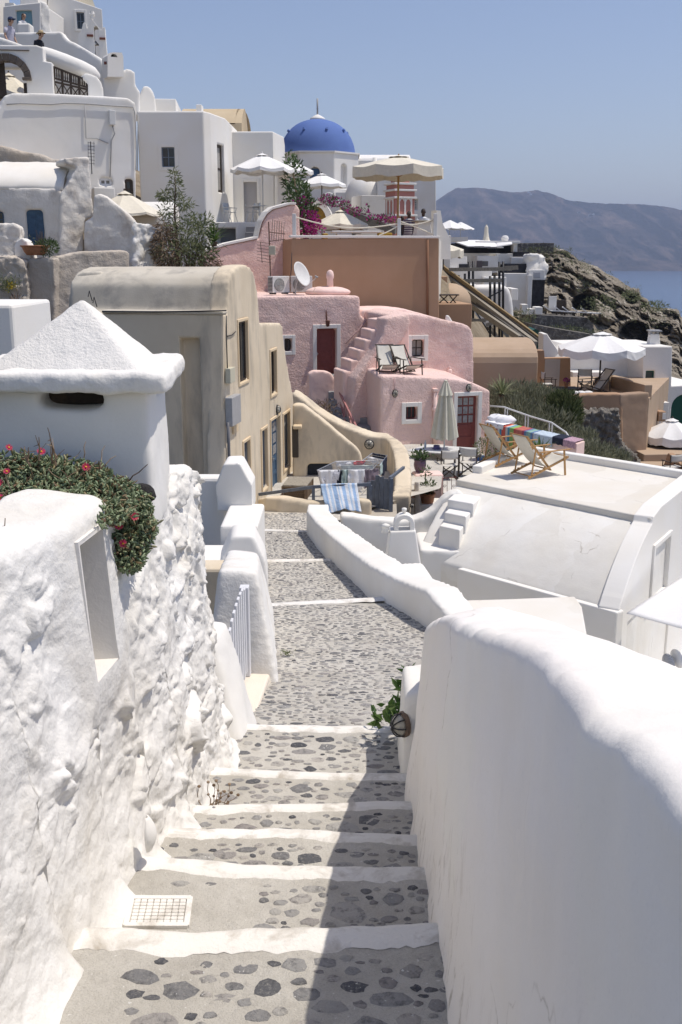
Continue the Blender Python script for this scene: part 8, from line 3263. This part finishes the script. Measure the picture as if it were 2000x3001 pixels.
m = MB()
m.grid(cliff, NU2, NV2)
top = [V(m.v[(NV2 - 1) * NU2 + i]) for i in range(NU2)]
m.grid(lambda i, j: top[i] + V((0, 12 * j, -.9 * j * j - .5 * j)), NU2, 8)
o = m.build('cliff', mt, smooth=False, recalc=False)
struct(o)
m = MB()
for k in range(60):
    u = RND.uniform(1560, 1990)
    vt = pw(CL, u)
    v = vt + RND.choice((-1, 3, 8, 20, 40, 70, 100)) * RND.uniform(.3, 1)
    p = at(u, v, 124 + 40 * max(0, min(1, 1 - (v - vt) / (1230 - vt))) ** 1.5 - 1.5)
    foliage([(p, (RND.uniform(.3, 1.0), .6, RND.uniform(.25, .6)))], 16, .35, .09, mb=m)
for (u, v, a, c2) in ((1752, 905, 2.2, 1.4), (1765, 890, 1.4, 1.0), (1590, 735, 2.4, .5), (1560, 738, 1.6, .5), (1528, 928, 1.6, .9), (1640, 963, 2.5, .22), (1700, 973, 2.5, .22), (1906, 900, 1, .6), (1931, 897, .9, .5), (1850, 868, 1, .6), (1535, 955, 1.4, .8)):
    foliage([(at(u, v, 150 if v < 760 else 116.5), (a, 1, c2))], 150, .4, .08, mb=m)
o = m.build('cliff_scrub', LEAF_OL, recalc=False)
o['kind'] = 'stuff'
pl = Pl(1620, 890, 122, 0)
root = thing('cave_door', 'tall white door standing in the left cave behind the sun loungers', 'door', pl.p(1619, 908))
fbox(pl, 1609, 868, 1629, 910, .3, 'door_leaf', WHITE_F, root, .02)
m = MB()
q = pl.p(1642, 900)
m.box(q.x - .8, q.x + .6, q.y, q.y + .5, q.z - .6, q.z + .8)
m.build('cupboard', WOOD_D, parent=root)
# ================================================================= PEOPLE
def person(label, pos, h, rz, shirt, pants, skin_c, hair_c, hat=None, hair_long=False, lean=0.0, arms='down', dress=None):
    root = thing('person', label, 'person', (0, 0, 0))
    s_ = h / 1.75
    skin = plain('skin_%s' % skin_c, {'light': (.48, .30, .21), 'dark': (.07, .04, .03)}[skin_c], .6, .3)
    fwd = -.10 * lean
    V_ = {'pel': (0, 0, .95), 'bel': (0, fwd * .3, 1.12), 'che': (0, fwd * .8, 1.33), 'nk': (0, fwd * 1.3, 1.49), 'hb': (0, fwd * 2.2, 1.57), 'ht': (0, fwd * 2.7, 1.70)}
    verts, edges, rad = [], [], []
    idx = {}

    def add(n, p, r, par=None):
        idx[n] = len(verts)
        verts.append(V(p) * s_)
        rad.append(r * s_)
        if par:
            edges.append((idx[par], idx[n]))
    add('pel', V_['pel'], .135)
    add('bel', V_['bel'], .125, 'pel')
    add('che', V_['che'], .15, 'bel')
    add('nk', V_['nk'], .055, 'che')
    add('hb', V_['hb'], .075, 'nk')
    add('ht', V_['ht'], .085, 'hb')
    for sx in (-1, 1):
        k = 'l' if sx < 0 else 'r'
        add(k + 'sh', (sx * .18, fwd * .9, 1.41), .062, 'che')
        if arms == 'down':
            add(k + 'el', (sx * .25, fwd + .02, 1.13), .045, k + 'sh')
            add(k + 'wr', (sx * .25, fwd - .10, .90), .03, k + 'el')
            add(k + 'ha', (sx * .24, fwd - .14, .81), .033, k + 'wr')
        else:
            add(k + 'el', (sx * .25, fwd - .02, 1.14), .045, k + 'sh')
            add(k + 'wr', (sx * .14, fwd - .26, 1.18), .03, k + 'el')
            add(k + 'ha', (sx * .08, fwd - .32, 1.21), .033, k + 'wr')
        add(k + 'hip', (sx * .10, 0, .88), .10, 'pel')
        add(k + 'kn', (sx * .11, -.03 * sx, .48), .062, k + 'hip')
        add(k + 'an', (sx * .11, .02 + .10 * sx, .08), .042, k + 'kn')
        add(k + 'ft', (sx * .12, -.14 + .10 * sx, .035), .04, k + 'an')
    me = bpy.data.meshes.new('body')
    me.from_pydata([tuple(v) for v in verts], edges, [])
    o = bpy.data.objects.new('body', me)
    COL.objects.link(o)
    o.parent = root
    me.materials.append(skin)
    sm_ = o.modifiers.new('skin', 'SKIN')
    for i, r in enumerate(rad):
        me.skin_vertices[0].data[i].radius = (r, r)
    me.skin_vertices[0].data[0].use_root = True
    sb = o.modifiers.new('sub', 'SUBSURF')
    sb.levels = sb.render_levels = 2
    hc = V_['ht']
    hy, hz_ = hc[1] * s_, hc[2] * s_
    # clothing as close fitting shells
    m = MB()
    wv_ = lambda a, k: 1 + .05 * sin(3 * a + k)
    def tube(z0, z1, r0, r1, y0=0, y1=0, fx=1.3):
        m.grid(lambda i, j: V((lerp(r0, r1, j / 8) * fx * cos(2 * pi * i / 20) * wv_(i, j), lerp(y0, y1, j / 8) + lerp(r0, r1, j / 8) * sin(2 * pi * i / 20), lerp(z0, z1, j / 8))) * s_, 20, 9, cu=True)
    tube(.86, 1.44, .165, .15, 0, fwd * .9)
    tube(1.44, 1.50, .15, .06, fwd * .9, fwd * 1.3)
    for sx in (-1, 1):
        a, c2 = verts[idx[('l' if sx < 0 else 'r') + 'sh']], verts[idx[('l' if sx < 0 else 'r') + 'el']]
        m.tube([a, a.lerp(c2, .75)], [.085 * s_, .075 * s_], 10)
    m.build('shirt', shirt, parent=root, smooth=True)
    m = MB()
    if dress:
        m.grid(lambda i, j: V((lerp(.19, .30, j / 8) * cos(2 * pi * i / 24) * (1 + .08 * sin(6 * pi * i / 12)), lerp(.17, .26, j / 8) * sin(2 * pi * i / 24), lerp(.98, .35, j / 8))) * s_, 24, 9, cu=True)
        m.build('skirt', dress, parent=root, smooth=True)
    else:
        tube(.80, .98, .16, .155)
        for sx in (-1, 1):
            k = 'l' if sx < 0 else 'r'
            m.tube([verts[idx[k + 'hip']], verts[idx[k + 'kn']], verts[idx[k + 'kn']].lerp(verts[idx[k + 'an']], .85)], [.115 * s_, .085 * s_, .075 * s_], 10)
        m.build('trousers', pants, parent=root, smooth=True)
    m = MB()
    m.ell(V((0, hy + .022 * s_, hz_ + .015 * s_)), .098 * s_, .105 * s_, .115 * s_, 14, 9)
    if hair_long:
        m.ell(V((0, hy + .08 * s_, hz_ - .14 * s_)), .085 * s_, .06 * s_, .17 * s_, 12, 8)
    m.build('hair', plain('hair_%s' % hair_c, {'dark': (.02, .015, .012), 'brown': (.07, .04, .025)}[hair_c], .6), parent=root, smooth=True)
    m = MB()
    m.ell(V((0, hy - .075 * s_, hz_ - .015 * s_)), .07 * s_, .05 * s_, .10 * s_, 12, 8)
    m.ell(V((0, hy - .128 * s_, hz_ - .03 * s_)), .014 * s_, .022 * s_, .022 * s_, 8, 6)
    for sx in (-1, 1):
        m.ell(V((sx * .092 * s_, hy - .01 * s_, hz_ - .02 * s_)), .014 * s_, .022 * s_, .032 * s_, 8, 6)
    m.build('face', skin, parent=root, smooth=True)
    m = MB()
    for sx in (-1, 1):
        m.ell(V((sx * .032 * s_, hy - .118 * s_, hz_ + .0 * s_)), .016 * s_, .012 * s_, .010 * s_, 8, 5)
    m.build('eyes', MATS['hair_dark'] if 'hair_dark' in MATS else IRON, parent=root, smooth=True)
    if hat == 'cap':
        m = MB()
        m.lathe([(.112, 0), (.112, .05), (.09, .09), (.05, .115), (.005, .12)], n=16)
        m.v = [V((p.x, p.y + .005, p.z + .03)) * s_ + V((0, hy, hz_)) for p in m.v]
        m.obox(V((0, hy - .15 * s_, hz_ + .03 * s_)), (.075 * s_, 0, 0), (0, .07 * s_, -.02 * s_), (0, 0, .007 * s_))
        m.build('cap', plain('navy_cap', (.03, .05, .11), .9), parent=root)
    elif hat == 'straw':
        m = MB()
        m.lathe([(.20, .0), (.205, .012), (.115, .03), (.108, .10), (.07, .135), (.005, .14)], n=20)
        m.v = [V((p.x, p.y, p.z + .035 - .25 * p.y * (p.x * p.x + p.y * p.y > .03) * .2)) * s_ + V((0, hy, hz_)) for p in m.v]
        m.build('straw_hat', plain('straw', (.52, .42, .26), .9), parent=root)
    root.location = pos
    root.rotation_euler = (0, 0, rz)
    return root


def foot(u, v_top, Y, h):
    p = at(u, v_top, Y)
    return V((p.x, p.y, p.z - h))


T_W = plain('white_tshirt', (.68, .68, .70), .9, .1, .06)
T_P = plain('print_tshirt', (.45, .44, .52), .9, .1, .3, vscale=6)
T_B = plain('black_top', (.02, .022, .03), .9)
DRS, nt, b = base_mat('striped_dress', .9, .1)
wv = nd(nt, 'ShaderNodeTexWave')
wv.inputs['Scale'].default_value = 3.2
wv.bands_direction = 'Z'
gg = nd(nt, 'ShaderNodeNewGeometry')
nt.links.new(gg.outputs['Position'], wv.inputs['Vector'])
nt.links.new(ramp(nt, wv.outputs['Fac'], [(.3, (.05, .05, .10)), (.5, (.50, .25, .30)), (.7, (.45, .48, .45))]), b.inputs['Base Color'])
JEAN = plain('blue_denim', (.06, .09, .16), .9, .1, .2)
person('man in a navy cap and white printed t-shirt walking at the top left', foot(23, 56, 46.5, 1.82), 1.8, R(62), T_P, JEAN, 'light', 'dark', hat='cap', lean=.6)
person('woman in a straw hat and black top walking down behind the arched gateway', foot(109, 94, 46.4, 1.74), 1.68, R(62), T_B, JEAN, 'light', 'brown', hat='straw', lean=.8)
person('woman with brown hair in a white top in front of the pale blue door', foot(64, 42, 52.5, 1.68), 1.64, R(60), T_W, JEAN, 'light', 'brown', hair_long=True, lean=.5, arms='up')
person('woman with long braids in a striped dress on the cafe terrace', foot(1199, 622, 47.4, 1.72), 1.70, R(-15), DRS, JEAN, 'dark', 'dark', hair_long=True, dress=DRS)
person('person in dark clothes half hidden behind the rope post on the cafe terrace', foot(1180, 636, 47.8, 1.5), 1.48, R(20), plain('slate_top', (.06, .07, .09), .9), JEAN, 'dark', 'dark', arms='up')
person('waiter in a white t-shirt standing behind the tapered stand on the cafe terrace', foot(1241, 617, 47.2, 1.85), 1.85, R(5), T_W, T_B, 'dark', 'dark', lean=.2)
